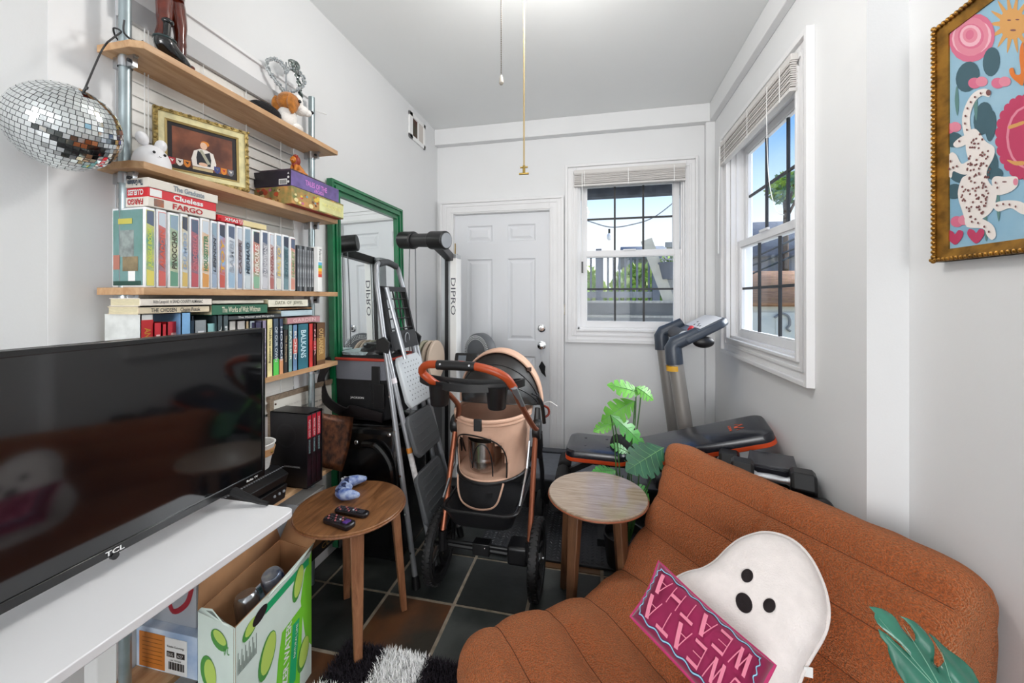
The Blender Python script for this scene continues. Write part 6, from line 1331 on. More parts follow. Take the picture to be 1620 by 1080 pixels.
for s, pv in ((1, pvr), (-1, pvl)):
    x = pv.x; b = MB(); b.tube([pv+V((-.004*s, -.02, 0)), V((x-.004*s, 1.705, .23))], .0125, 10); b.build('rear_leg_tube', TRB, pst)
    b = MB(); b.tube([pv, V((x+.0, 2.08, .40)), V((x-.02*s, 2.24, .17))], .012, 10); b.build('front_leg_tube', mat('tube_black', '#1a1a1c', .35), pst)
    b = MB(); b.lathe([(0, -.018), (.045, -.018), (.050, -.010), (.050, .010), (.045, .018), (0, .018)], pv, 24, M=Matrix.Rotation(pi/2, 4, 'Y')); b.tube([pv+V((0, .02, -.02)), pv+V((.004*s, .05, -.10)), pv+V((0, .06, -.16))], [.024, .020, .012], 8); b.tube([pv+V((0, .01, .02)), pv+V((0, .02, .10))], [.02, .013], 8); b.build('folding_joint', BLK, pst)
    b = MB(); b.tube([V((x-.004*s, 1.705, .25)), V((x-.004*s, 1.71, .16))], .019, 10); b.build('leg_socket', BLK, pst)
    wx = -.262 if s == 1 else -.725; c = V((wx, 1.735, .163))
    Mw = Matrix.Translation(c) @ Matrix.Rotation(pi/2, 4, 'Y')
    wh = emp('rear_wheel', c, parent=pst); 
    b = MB(); b.lathe([(.132, -.018), (.150, -.022), (.160, -.014), (.163, 0), (.160, .014), (.150, .022), (.132, .018), (.128, 0), (.132, -.018)], (0, 0, 0), 48, M=Mw)
    for k in range(48):
        a = 2*pi*k/48
        for zz in (-.011, .011): b.box(.1595, .1645, -.0045, .0045, zz-.006, zz+.006, 0, Mw @ Matrix.Rotation(a+.06*(zz > 0), 4, 'Z'))
    b.build('tyre', mat('tyre_black', '#141416', .6), wh)['kind'] = 'stuff'
    b = MB(); b.lathe([(.118, -.012), (.133, -.014), (.133, .014), (.118, .012), (.118, -.012)], (0, 0, 0), 48, M=Mw)
    for k in range(5): a = 2*pi*k/5+.3; b.tube([Mw @ V((.02*cos(a), .02*sin(a), 0)), Mw @ V((.07*cos(a), .07*sin(a), -.006)), Mw @ V((.122*cos(a), .122*sin(a), 0))], [.013, .009, .012], 8)
    b.build('rim', BLK, wh)['kind'] = 'stuff'
    b = MB(); b.lathe([(0, -.022), (.012, -.022), (.022, -.016), (.022, .016), (.012, .022), (0, .022)], (0, 0, 0), 20, M=Mw); b.cyl(Mw @ V((0, 0, -.03)), Mw @ V((0, 0, .03)), .007, n=10); b.build('hub', STEEL, wh)
    cf = V((pv.x-.035*s, 2.27, .10)); Mw = Matrix.Translation(cf) @ Matrix.Rotation(pi/2, 4, 'Y'); wh = emp('front_wheel', cf, parent=pst)
    b = MB(); b.lathe([(.07, -.016), (.092, -.018), (.10, 0), (.092, .018), (.07, .016), (.066, 0), (.07, -.016)], (0, 0, 0), 32, M=Mw); b.build('tyre', mat('tyre_black', '#141416'), wh)
    b = MB(); b.lathe([(0, -.01), (.07, -.012), (.07, .012), (0, .01)], (0, 0, 0), 24, M=Mw); b.tube([cf+V((0, 0, 0)), cf+V((0, -.03, .08))], .016, 8); b.build('rim', BLK, wh)
b = MB(); b.tube([(-.71, 1.745, .165), (-.28, 1.735, .163)], .014, 10); b.tube([(-.70, 1.735, .185), (-.36, 1.73, .185)], .009, 8); b.box(-.56, -.48, 1.715, 1.765, .145, .20); b.build('axle', BLK, pst, bevel=.003)
MB().box(-.395, -.30, 1.70, 1.80, .13, .215).build('axle_housing', BLK, pst, bevel=.014, seg=3)
b = MB(); b.tube([(-.735, 1.66, .12), (-.705, 1.78, .26), (-.695, 1.85, .36)], .009, 8, flat=1.6); b.build('silver_link', STEEL, pst)
b = MB()
for x, z in ((-.50, .185), (-.36, .19)): b.ell((x, 1.713, z), .004)
b.build('screw', CHROME, pst)['kind'] = 'stuff'
# cup tray
b = MB(); tr_c = V((-.505, 1.50, .985))
pts = [tr_c+V((.225*cos(a)*(1 if abs(cos(a)) < .8 else 1), .055*sin(a)+(.03*cos(a)**2), .018*cos(a)**2)) for a in [2*pi*i/36 for i in range(36)]]
loft(b, [[p+V((0, 0, -.03)) for p in pts], [p for p in pts], [tr_c+(p-tr_c)*.93+V((0, 0, -.002)) for p in pts], [tr_c+(p-tr_c)*.90+V((0, 0, -.018)) for p in pts]]); b.build('cup_tray', BLK, pst)
for x in (-.625, -.385): b = MB(); b.lathe([(0, -.085), (.032, -.085), (.036, -.08), (.043, 0), (.045, .004), (.040, .004), (.034, -.076), (0, -.078)], tr_c+V((x+.505, -.01, -.012)), 28); b.build('cup_holder', BLK, pst)
# body
Bc = V((-.525, 1.975)); 
def rad(z): f = (z-.46)/.30; return (.172+.016*f, .225+.02*f)
def bodyp(al, z, o=0): rx, ry = rad(z); return V((Bc.x+(rx+o)*sin(al), Bc.y-(ry+o)*cos(al), z))
b = MB(); NA, NZ = 72, 16
for i in range(NA):
    for j in range(NZ+1): b.v.append(tuple(bodyp(2*pi*i/NA-pi, .46+.285*j/NZ)))
for i in range(NA):
    al = (2*pi*(i+.5)/NA-pi)*180/pi
    for j in range(NZ):
        z = .46+.285*(j+.5)/NZ; u = (al+12)/50
        if abs(u) < 1 and .475 < z < .515+.165*sqrt(max(0, 1-u*u))**.7: continue
        i2 = (i+1) % NA; b.f.append((i*(NZ+1)+j, i2*(NZ+1)+j, i2*(NZ+1)+j+1, i*(NZ+1)+j+1)); b.m.append(0)
b.build('fabric_body', BSH, pst, solid=.004)
arch = [((-12+50*cos(t)), .515+.170*max(0, sin(t))**.7) for t in [pi*i/24 for i in range(25)]]
b = MB(); b.tube([bodyp(-62*pi/180, .478, .003)]+[bodyp(a*pi/180, z, .003) for a, z in arch[::-1]]+[bodyp(38*pi/180, .478, .003)], .0035, 6); b.build('zip_trim', BLK, pst)
b = MB(); b.tube([bodyp(a*pi/180, z, .010) for a, z in [(2+15*cos(t), .50+.15*max(0, sin(t))**.8) for t in [pi*.95*i/18 for i in range(19)]]], .003, 6); b.build('zip_pull_tape', BLK, pst)
for z, r_, m in ((.752, .0095, BSH), (.735, .008, BSH)):
    b = MB(); b.tube([bodyp(2*pi*i/60, z, .003) for i in range(60)], r_, 8, closed=True); b.build('rim_roll', m, pst)
b = MB(); b.lathe([(0, .475), (.165, .475), (.172, .47), (.165, .465), (0, .46)], (Bc.x, Bc.y, 0), 40, M=Matrix.Diagonal((1, 1.3, 1, 1))); b.build('seat_floor', BSH, pst)
b = MB(); b.tube([bodyp(2*pi*i/60, .462, .006) for i in range(60)], .008, 8, closed=True); b.build('lower_trim', BLK, pst)
q = bodyp(-.05, .742, .012); MB().box(q.x-.019, q.x+.019, q.y-.006, q.y+.006, .712, .768).build('front_buckle', BLK, pst, bevel=.004)
bw = V((Bc.x-.015, Bc.y-.105, .484)); b = MB(); b.lathe([(0, 0), (.070, 0), (.078, .008), (.082, .05), (.084, .06), (.082, .07), (.086, .15), (.088, .15), (.084, .07)], bw, 36); b.build('steel_bowl', mat('steel_pot', '#b9b4b0', .22, 1), label='stainless steel pot inside the pet stroller', cat='pot')
# hanging flap with tan binding
b = MB()
def fp(a, g_): al = (-56+92*a)*pi/180; p = bodyp(al*.9, .46, .012); return p+V((0, -.012*sin(pi*g_), -.115*g_))
ol = []
for t in [i/20 for i in range(21)]:
    a_ = t; ol.append((a_, 0))
shape = [(0, 0), (.04, .35), (.10, .7), (.22, .93), (.5, 1.0), (.78, .93), (.90, .7), (.96, .35), (1, 0)]
sp2 = spl([(x, y, 0) for x, y in shape], 4)
b.add([fp(q.x, q.y) for q in sp2], [tuple(range(len(sp2)))]); b.build('front_flap', BLKF, pst, solid=.004)
b = MB(); b.tube([fp(q.x, q.y)+V((0, -.003, 0)) for q in sp2], .0048, 6); b.build('flap_binding', BSH, pst)
# canopy and netting
Cc = V((-.505, 2.03, .765))
def cap_(th, ph, k=1.0, w_=.222): return Cc+V((-w_*cos(th), .285*k*sin(th)*cos(ph)*1.0, .285*k*sin(th)*sin(ph)))
b = MB(); NT, NP = 28, 26
b.grid(lambda i, j: cap_(pi*i/(NT-1), radians(8+94*j/(NP-1)), 1+.018*abs(sin(pi*j/(NP-1)*3)), .222+.004*abs(sin(pi*j/(NP-1)*3))), NT, NP); b.build('canopy', BSH, pst, solid=.004)
for ph in (102, 70, 39): b = MB(); b.tube([cap_(pi*i/28, radians(ph), 1.003) for i in range(29)], .0055, 6); b.build('canopy_hoop', BSH, pst)
b = MB(); q = cap_(pi*.76, radians(102)); b.box(q.x-.008, q.x+.012, q.y-.012, q.y+.008, q.z-.008, q.z+.010); b.build('canopy_clip', mat('clip_brown', '#5b443c', .6), pst)
NETM = glassmat('black_netting', (.32, .32, .33)); 
nn_ = NETM.node_tree; 
for x in nn_.nodes:
    if x.type == 'BSDF_GLOSSY': x.inputs[0].default_value = (.10, .10, .10, 1); x.inputs['Roughness'].default_value = .5
    if x.type == 'MAP_RANGE': x.inputs[3].default_value = .55; x.inputs[4].default_value = .9
b = MB(); b.grid(lambda i, j: cap_(pi*i/27, radians(100+66*j/15), .97-.10*(j/15), .215-.02*(j/15)), 28, 16); b.build('netting', NETM, pst)
b = MB()
for j in (5, 10, 15): b.tube([cap_(pi*i/28, radians(100+66*j/15), .975-.10*(j/15), .216-.02*(j/15)) for i in range(29)], .0025, 5)
b.build('net_seam', BLK, pst)['kind'] = 'stuff'
b = MB(); b.tube(spl([Cc+V((.21, -.05, .05)), Cc+V((.222, -.02, .02)), Cc+V((.228, .0, -.03)), Cc+V((.232, .02, -.10))], 4), .010, 8); b.tube(spl([Cc+V((.20, -.18, .10)), Cc+V((.215, -.08, .06)), Cc+V((.226, -.02, .0))], 4), .004, 6); b.build('canopy_joint', BLK, pst)
b = MB(); b.tube(spl([Cc+V((.226, .03, -.01)), Cc+V((.25, .05, -.03)), Cc+V((.252, .05, -.06)), Cc+V((.235, .045, -.075))], 4), .006, 8); b.build('brake_lever', mat('lever_red', '#7a2a1c', .3), pst)
b = MB(); b.tube(spl([Cc+V((.225, .03, .0)), Cc+V((.26, .03, .012)), Cc+V((.30, .03, -.01))], 5), .0018, 5); b.build('white_tie', WHITE, pst)
# lower basket
b = MB(); 
def lb(z, o, xo=0): return rrect(-.69-o+xo, -.345+o, 1.66-o, 2.18+o, .05, z, 5)
loft(b, [lb(.275, -.05), lb(.29, -.03), lb(.365, 0), lb(.37, -.012), lb(.30, -.045)], 0, True, True); b.build('storage_basket', mat('basket_black', '#19191c', .45, bump=.15), pst)
b = MB(); b.tube([p for p in lb(.37, .002)], .007, 8, closed=True); b.build('basket_rim', BLK, pst)
b = MB()
for s, x in ((1, -.335), (-1, -.695)): b.tube([(x, 1.70, .40), (x+.004*s, 1.86, .50), (x+.01*s, 1.90, .62)], .006, 6)
b.build('basket_strap', STEEL, pst)['kind'] = 'stuff'
# ------------------------------------------------------------ sofa chair
A0 = V((.325, 1.845, 0)); wdv = V((.60, -.80, 0)).normalized(); fdv = V((-.742, -.67, 0)).normalized(); SW = .90
prof = [(.93, .0), (.985, .03), (1.02, .10), (1.03, .18), (1.01, .25), (.965, .292), (.88, .300), (.80, .290), (.72, .272), (.64, .258), (.56, .250), (.48, .252), (.40, .268), (.33, .298), (.265, .345), (.21, .405), (.165, .47), (.125, .54), (.09, .61), (.055, .665), (.01, .702), (-.045, .712), (-.088, .695), (-.112, .645), (-.118, .57), (-.115, .48), (-.12, .36), (-.11, .22), (-.11, .10), (-.10, .0)]
pp = spl([(x, y, 0) for x, y in prof], 5); npf = len(pp)
seams = [.0, .07, .155, .235, .315, .395, .47, .545, .625, .685, .75, .86, 1.0]
cum = [0]
for i in range(1, npf): cum.append(cum[-1]+(pp[i]-pp[i-1]).length)
cum = [c/cum[-1] for c in cum]
seams = [0, .10, .185, .265, .345, .425, .500, .565, .625, .690, .75, .86, 1.0]
def puff(t):
    for k in range(len(seams)-1):
        if seams[k] <= t <= seams[k+1]: f = (t-seams[k])/(seams[k+1]-seams[k]); return (max(0, sin(pi*f)))**.55
    return 0
NAc = 90
def sofa_pt(i, j):
    a = i/(NAc-1); al = a*SW; t = cum[j]; p = pp[j]; d = (pp[min(j+1, npf-1)]-pp[max(j-1, 0)]).normalized(); nrm = V((d.y, -d.x, 0))
    nrm = V((-d.y, d.x, 0)); cen = V((.42, .12, 0)) if False else None
    n_out = V((d.y, -d.x, 0))
    e = min(al, SW-al); R = .085; inset = 0
    if e < R: inset = R-sqrt(max(0, R*R-(R-e)**2))
    q = p+V((0, 0, 0))
    pf = .026*puff(t)
    if t < .03 or t > .97: pf = 0
    cr = 0
    if .5 < t < .80: cr = .010*math.exp(-((al-SW*.5)/.010)**2)
    wr = .007*noise.noise(V((al*5, t*26, 1)))+.004*noise.noise(V((al*16, t*60, 5)))
    disp = pf-inset*.75-cr+wr+.006*sin(al*2*pi/SW*1.0)*0
    q = p-n_out*0; q = V((p.x, p.y, 0))+OUT[j]*disp
    zz = max(0.0, q.y)
    # the back wing flares a little at the ends of the top roll
    if .60 < t < .90: zz += (.020 if a < .5 else -.005)*(1-min(1, e/.20))**1.5*sin(pi*(t-.60)/.30); al += (-.075 if a < .5 else .022)*max(0, 1-e/.22)*sin(pi*(t-.60)/.30)
    if zz > .3: zz = .3+(zz-.3)*.855
    if zz < .22: al += (.045 if a < .5 else 0)*max(0, 1-e/.3)*(1-zz/.22)
    if t < .45: zz -= .03*(1-min(1, e/.16))*(zz > .15)
    return A0+wdv*al+fdv*q.x+V((0, 0, zz))
OUT = []
for j in range(npf):
    d = (pp[min(j+1, npf-1)]-pp[max(j-1, 0)]).normalized(); o = V((d.y, -d.x, 0)); OUT.append(o)
if OUT[npf//2].y < 0 : OUT = [-o for o in OUT]
# teddy fabric
TED = mat('teddy_rust', '#bd5b23', .95, var=.36, scale=240, bump=1.0, bscale=240, sheen=.55)
for x in TED.node_tree.nodes:
    if x.type == 'BUMP': x.inputs['Distance'].default_value = .022
    if x.type == 'BSDF_PRINCIPLED': x.inputs['Sheen Tint'].default_value = (1, .62, .35, 1)
so = emp('sofa_chair', A0+wdv*SW/2+fdv*.45, 'low rust orange teddy fabric lounge chair with channel quilting', 'armchair')
b = MB(); b.grid(sofa_pt, NAc, npf)
for i, rev in ((0, False), (NAc-1, True)):
    ring = tuple(i*npf+j for j in range(npf)); b.f.append(ring if not rev else ring[::-1]); b.m.append(0)
b.f.append(tuple(i*npf for i in range(NAc))+tuple(i*npf+npf-1 for i in reversed(range(NAc)))); b.m.append(0)
o = b.build('quilted_shell', TED, so, sharp=80)
bm = bmesh.new(); bm.from_mesh(o.data); bmesh.ops.recalc_face_normals(bm, faces=bm.faces); bm.to_mesh(o.data); bm.free()
SEAMM = mat('seam_thread', '#5f2c10', .9)
for k in range(1, len(seams)-1):
    j = min(range(npf), key=lambda q: abs(cum[q]-seams[k]))
    if seams[k] > .8: continue
    b = MB(); b.tube([sofa_pt(i, j)+V((0, 0, .0005)) for i in range(3, NAc-3)], .0012, 5); b.build('seam', SEAMM, so)

# ------------------------------------------------------------ cushions
def cushion(parent, outline, th, mats_, name, rings=7, up=None, edge=.25):
    """outline: 3-D points on a plane; th: half thickness"""
    n = len(outline); c = sum(outline, V((0, 0, 0)))/n; nr = V((0, 0, 0))
    for i in range(n): nr += (outline[i]-c).cross(outline[(i+1) % n]-c)
    nr.normalize()
    if nr.dot(V((0, 0, CAMZ))-c) < 0: nr = -nr
    b = MB()
    for s in (1, -1):
        base = len(b.v)
        for k in range(rings):
            f = k/rings; h = th*(1-(1-f)**2.2)**.5 if f < 1 else th
            rr_ = 1-f
            for p in outline: q = c+(p-c)*(1-f*f*.35-f*.65+0*rr_)+nr*s*(h-0*.0); q += nr*s*.004*noise.noise(q*14)*(f > 0); b.v.append(tuple(q))
        b.v.append(tuple(c+nr*s*th))
        for k in range(rings-1):
            for i in range(n):
                j = (i+1) % n; q = (base+k*n+i, base+k*n+j, base+(k+1)*n+j, base+(k+1)*n+i); b.f.append(q if s > 0 else q[::-1]); b.m.append(0)
        for i in range(n): j = (i+1) % n; q = (base+(rings-1)*n+i, base+(rings-1)*n+j, base+rings*n); b.f.append(q if s > 0 else q[::-1]); b.m.append(0)
    o = b.build(name, mats_, parent, sharp=60)
    bm = bmesh.new(); bm.from_mesh(o.data); bmesh.ops.remove_doubles(bm, verts=bm.verts, dist=1e-5); bmesh.ops.recalc_face_normals(bm, faces=bm.faces); bm.to_mesh(o.data); bm.free()
    return o, c, nr
def plane3(a, b_, c): n = (b_-a).cross(c-a).normalized(); return a, n
def onplane(u, v, pl):
    d = FW+RT*((u-810)/FPX)+UP*((472-v)/FPX); o = V((0, 0, CAMZ)); k = (pl[0]-o).dot(pl[1])/d.dot(pl[1]); return o+d*k
gp_ = plane3(P(1075, 912, D=1.13), P(1310, 970, D=.955), P(1150, 1130, D=.885))
gpx = [(1075, 912), (1092, 905), (1112, 900), (1132, 888), (1150, 870), (1167, 856), (1185, 848), (1205, 843), (1225, 844), (1247, 851), (1266, 864), (1283, 884), (1296, 908), (1306, 935), (1311, 965), (1308, 992), (1298, 1015), (1284, 1038), (1272, 1060), (1262, 1085), (1248, 1115), (1225, 1140), (1195, 1145), (1160, 1125), (1120, 1090), (1080, 1045), (1050, 1000), (1040, 965), (1052, 930)]
ol = spl([onplane(u, v, gp_) for u, v in gpx], 3, closed=True); cg = sum(ol, V((0, 0, 0)))/len(ol)
gh = emp('ghost_cushion', (cg.x, cg.y, .27), 'white plush ghost cushion with black eyes and mouth leaning on the rust chair', 'cushion')
PLW = mat('plush_cream', '#ebe3e0', .95, var=.04, scale=30, bump=.5, bscale=240, sheen=.4)
_, cg, ng = cushion(gh, ol, .052, PLW, 'ghost_body')
b = MB(); b.tube([p+ng*.001 for p in ol], .0045, 6, closed=True); b.build('edge_seam', PLW, gh)
gps = (gp_[0]+ng*.0535, gp_[1])
def onlift(u, v, lift): return onplane(u, v, (gp_[0]+ng*lift, gp_[1]))
def ghost_h(p):  # surface height above the plane near p
    m = min((p-q).length for q in ol); r_ = max((cg-q).length for q in ol)*.72
    f = min(1, m/r_); return .052*(1-(1-f)**2.2)**.5
for nm, u, v, ru, rv, rot in (('eye', 1182, 910, 9.5, 10.5, 0), ('eye', 1217, 957, 10, 11, 0), ('mouth', 1177, 953, 12, 17, -.5)):
    pts = [(u+ru*cos(t)*cos(rot)-rv*sin(t)*sin(rot), v+ru*cos(t)*sin(rot)+rv*sin(t)*cos(rot)) for t in [2*pi*i/24 for i in range(24)]]
    b = MB(); q = [onlift(x, y, .0545) for x, y in pts]; c_ = sum(q, V((0, 0, 0)))/24; b.v += [tuple(p) for p in q]+[tuple(c_+ng*.003)]+[tuple(p-ng*.012) for p in q]
    for i in range(24): j = (i+1) % 24; b.f += [(i, j, 24), (i, 25+i, 25+j, j)]; b.m += [0, 0]
    b.build(nm, mat('felt_black', '#1b1214', .95, bump=.4, bscale=300), gh)
q = onlift(1278, 1062, .0); b = MB(); b.box(-.008, .010, -.001, .001, -.012, .010, 0, Matrix.Translation(q)); b.build('sewn_tag', WHITE, gh)
lp = [P(1042, 888, D=1.075), P(998, 975, D=1.0), P(1226, 1052, D=.845)]; lpl = plane3(*lp); p4 = lp[1]+lp[2]-lp[0]
exv = (lp[0]-lp[2]); eyv = (lp[1]-lp[0])
C4 = [lp[2], lp[0], lp[1], lp[1]+(lp[2]-lp[0])]
cm_ = sum(C4, V((0, 0, 0)))/4
def bil(x, y): return C4[0]*(1-x)*(1-y)+C4[1]*x*(1-y)+C4[2]*x*y+C4[3]*(1-x)*y
ou = []
for k in range(16): ou.append(bil(k/16, .03*sin(pi*k/16)))
for k in range(8): ou.append(bil(1-.03*sin(pi*k/8), k/8))
for k in range(16): ou.append(bil(1-k/16, 1-.03*sin(pi*k/16)))
for k in range(8): ou.append(bil(.03*sin(pi*k/8), 1-k/8))
lc = emp('lettered_cushion', (cm_.x, cm_.y, .27), 'magenta lumbar cushion with pink lettering and pale blue wavy border', 'cushion')
MGT = mat('magenta_velvet', '#8c1448', .85, var=.12, scale=12, sheen=.5); PK = mat('pink_print', '#e2829b', .85); SKY = mat('border_blue', '#9cc9e2', .85); NVY = mat('border_navy', '#3a3f66', .85); PIP = mat('piping_pink', '#c93a74', .8)
_, cl_, nl = cushion(lc, ou, .040, MGT, 'cushion_body', rings=7)
b = MB(); b.tube([p for p in ou], .004, 6, closed=True); b.build('piping', PIP, lc)
# the print is draped on the curved front
def lh(x, y):
    f = min(x, 1-x, .5)*2*1.0; g_ = min(y, 1-y)*2; f = min(1, min(f*3.2, g_)); return .0425*(1-(1-min(1, f))**2.2)**.5
def drape(x, y, e=.0012): return bil(x, y)+nl*(lh(x, y)+e)
def draped(pts2, m, name, e=.0014, sub_=6):
    b = MB(); b.v += [tuple(drape(x, y, e)) for x, y in pts2]; return b
LX_ = exv.length; LY_ = eyv.length
b = MB()
for (off, wd_, mi, e) in ((0, .018, 1, .0012), (0, .009, 0, .0022)):
    n = 240
    ring = []
    for k in range(n):
        s_ = 4*k/n; m_ = .075
        wv = .012*sin(2*pi*k/n*26)
        if s_ < 1: x, y, nx, ny = m_+(1-2*m_)*s_, .10+wv*1.5, 0, 1
        elif s_ < 2: x, y, nx, ny = 1-m_+wv*.6, .10+.80*(s_-1), -1, 0
        elif s_ < 3: x, y, nx, ny = 1-m_-(1-2*m_)*(s_-2), .90-wv*1.5, 0, -1
        else: x, y, nx, ny = m_-wv*.6, .90-.80*(s_-3), 1, 0
        ring.append((x, y, nx, ny))
    b0 = len(b.v)
    for x, y, nx, ny in ring: b.v.append(tuple(drape(x-nx*wd_*.35, y-ny*wd_*.9, e))); b.v.append(tuple(drape(x+nx*wd_*.35, y+ny*wd_*.9, e)))
    for k in range(n): j = (k+1) % n; b.f.append((b0+2*k, b0+2*j, b0+2*j+1, b0+2*k+1)); b.m.append(mi)
b.build('wavy_border', [SKY, NVY], lc)
GL = {  # strokes in a unit cell: (x0,y0,x1,y1,width)
 'S': [(.85, .85, .3, .95, .10), (.3, .95, .2, .62, .05), (.2, .62, .8, .42, .16), (.8, .42, .7, .08, .05), (.7, .08, .12, .12, .12)],
 'W': [(.02, 1, .22, 0, .17), (.22, 0, .48, .95, .05), (.48, .95, .72, 0, .17), (.72, 0, .98, 1, .05)],
 'E': [(.2, 0, .2, 1, .05), (.2, .92, .95, .92, .17), (.2, .52, .8, .52, .05), (.2, .08, .95, .08, .17)],
 'A': [(.08, 0, .5, 1, .05), (.5, 1, .92, 0, .24), (.25, .36, .7, .36, .05)],
 'T': [(.02, .9, .98, .9, .18), (.5, .9, .5, 0, .05)],
 'H': [(.12, 0, .12, 1, .05), (.12, .5, .88, .5, .22), (.88, 0, .88, 1, .05)]}
def word(s, x0, x1, y0, y1):
    n = len(s); cw = (x1-x0)/n
    for k, ch in enumerate(s):
        b = MB()
        for (a0_, b0_, a1_, b1_, w_) in GL[ch]:
            X0, Y0, X1, Y1 = x0+cw*(k+.08+.84*a0_+.16*(b0_-.5)), y0+(y1-y0)*b0_, x0+cw*(k+.08+.84*a1_+.16*(b1_-.5)), y0+(y1-y0)*b1_
            dx, dy = (X1-X0)*LX_, (Y1-Y0)*LY_; L = sqrt(dx*dx+dy*dy); nx, ny = -dy/L*w_*cw*LX_*.5/LX_, dx/L*w_*cw*LX_*.5/LY_
            N = 5; v0 = len(b.v)
            for q in range(N+1):
                f = q/N; cx, cy = X0+(X1-X0)*f, Y0+(Y1-Y0)*f; b.v.append(tuple(drape(cx-nx, cy-ny, .0022))); b.v.append(tuple(drape(cx+nx, cy+ny, .0022)))
            for q in range(N): b.f.append((v0+2*q, v0+2*q+2, v0+2*q+3, v0+2*q+1)); b.m.append(0)
        b.build('letter', PK, lc)
word('WEATHA', .11, .91, .17, .48); word('SWEATA', .09, .91, .54, .86)

# ------------------------------------------------------------ leafy plants
LFB = mat('leaf_bright', '#5ea636', .35, var=.25, scale=14); LFD = mat('leaf_dark', '#2b5f45', .28, var=.3, scale=10, coat=.3); LFM = mat('leaf_mid', '#4a9a40', .32, var=.25, scale=12); VEIN = mat('leaf_vein', '#6f9f6a', .5)
for m in (LFB, LFD, LFM):
    m.node_tree.nodes['Principled BSDF'].inputs['Subsurface Weight'].default_value = 0
def monstera(parent, base, tip, nrm, width, m, lobes=5, droop=.15, name='leaf', stem_from=None, seed=0, cut=.52):
    rq = random.Random(seed); ax = tip-base; L = ax.length; M = frameM(base, ax, nrm.cross(ax)); W2 = width/2
    def pt(s, t):   # s along 0..1, t across
        return M @ V((s*L, t, -droop*L*(s*s)+.35*abs(t)*-.25-.0*t))
    b = MB(); NV = 48
    def wd(s): return W2*(sin(pi*min(1, (s+.10)/1.12))**.65)*(1 if s < .55 else 1-.55*((s-.55)/.45)**2)
    for sd in (-1, 1):
        prev = None; rows = []
        for k in range(NV+1):
            s = k/NV; ph = (s*lobes+.15*sd+.12) % 1.0; lobe_i = int(s*lobes+.15*sd+.12)
            depth = 1.0
            if .10 < s < .93:
                g_ = max(0, 1-abs(ph-.5)/.5); cutf = max(0, 1-g_*3.2); depth = 1-cut*cutf**.8
            rows.append([pt(min(1.0, s+.10*q/3*depth*(1-s)), sd*wd(s)*depth*q/4) for q in range(5)])
        b0 = len(b.v)
        for r_ in rows: b.v += [tuple(p) for p in r_]
        for k in range(NV):
            for q in range(4):
                f = (b0+k*5+q, b0+(k+1)*5+q, b0+(k+1)*5+q+1, b0+k*5+q+1); b.f.append(f if sd > 0 else f[::-1]); b.m.append(0)
    o = b.build(name, m, parent, sharp=70)
    b = MB(); b.tube([pt(k/10, 0)+nrm*.0008 for k in range(11)], [.0022*(1-k/13) for k in range(11)], 5)
    for k in range(1, lobes+1):
        s = (k-.5)/lobes*.85
        for sd in (-1, 1): b.tube([pt(s, 0)+nrm*.0006, pt(min(1, s+.07), sd*wd(s)*.42)+nrm*.0010, pt(min(1, s+.11), sd*wd(s)*.8)+nrm*.0006], [.001, .0008, .0004], 4)
    b.build('leaf_vein', VEIN, o)
    if stem_from is not None:
        b = MB(); mid = (stem_from+base)/2+V((.012, .0, .02)); b.tube(spl([stem_from, stem_from*.6+base*.4+V((0, 0, .0)), mid*.4+base*.6, base], 4), .0032, 6); b.build('stem', mat('stem_green', '#3f6b35', .5), parent)
pb = V((.13, 2.00, 0)); pl_ = emp('monstera_plant', pb, 'artificial split-leaf plant with bright green leaves between the stool and the chair back', 'plant')
b = MB(); b.lathe([(0, 0), (.075, 0), (.085, .01), (.10, .15), (.105, .16), (.095, .16), (.085, .12), (0, .12)], pb+V((0, 0, .013)), 28); b.build('pot', BLK, pl_)
root = pb+V((0, 0, .14)); D_ = 1.93
specs = [((1008, 628), (966, 604), (1036, 622), .12, LFB, .0), ((1012, 630), (952, 668), None, .14, LFB, 0)]
def lf(bu, bv, tu, tv, w_, m, n=(0, -.5, 1), Db=1.93, Dt=1.90, dr=.18, sd=0, lobes=5, cut=.72): monstera(pl_, P(bu, bv, D=Db), P(tu, tv, D=Dt), V(n).normalized(), w_, m, lobes, dr, 'leaf', root+V((random.Random(sd).uniform(-.02, .02), random.Random(sd+9).uniform(-.02, .02), 0)), sd, cut)
lf(1014, 622, 966, 604, .10, LFB, (.1, -.75, .75), sd=1); lf(1006, 612, 1037, 628, .08, LFB, (0, -.7, .8), sd=2, dr=.3)
lf(1004, 634, 952, 662, .125, LFB, (0, -.85, .6), sd=3, dr=.25)
lf(966, 656, 1030, 704, .10, LFM, (.2, -.6, .8), 1.90, 1.84, sd=4, dr=.2)
lf(972, 668, 939, 678, .075, LFB, (0, -.5, .9), sd=5)
lf(1050, 708, 992, 742, .165, LFD, (-.1, -.85, .6), 1.80, 1.74, sd=6, dr=.12, lobes=6, cut=.35)
lf(995, 716, 968, 700, .06, LFM, (0, -.5, .9), 1.95, 1.95, sd=7); lf(1000, 770, 1030, 790, .10, LFM, (0, -.6, .9), 1.88, 1.85, sd=8); lf(975, 745, 940, 740, .08, LFM, (0, -.4, .9), 1.95, 1.9, sd=9)
b = MB(); rq = random.Random(2)
for k in range(9):
    a = rq.uniform(0, 2*pi); p0 = root+V((.02*cos(a), .02*sin(a), -.02)); b.tube(spl([p0, p0+V((.03*cos(a), .03*sin(a), .12)), p0+V((.05*cos(a), .05*sin(a), .26+.1*rq.random()))], 4), .003, 5)
b.build('cane', mat('stem_green', '#3f6b35'), pl_)['kind'] = 'stuff'
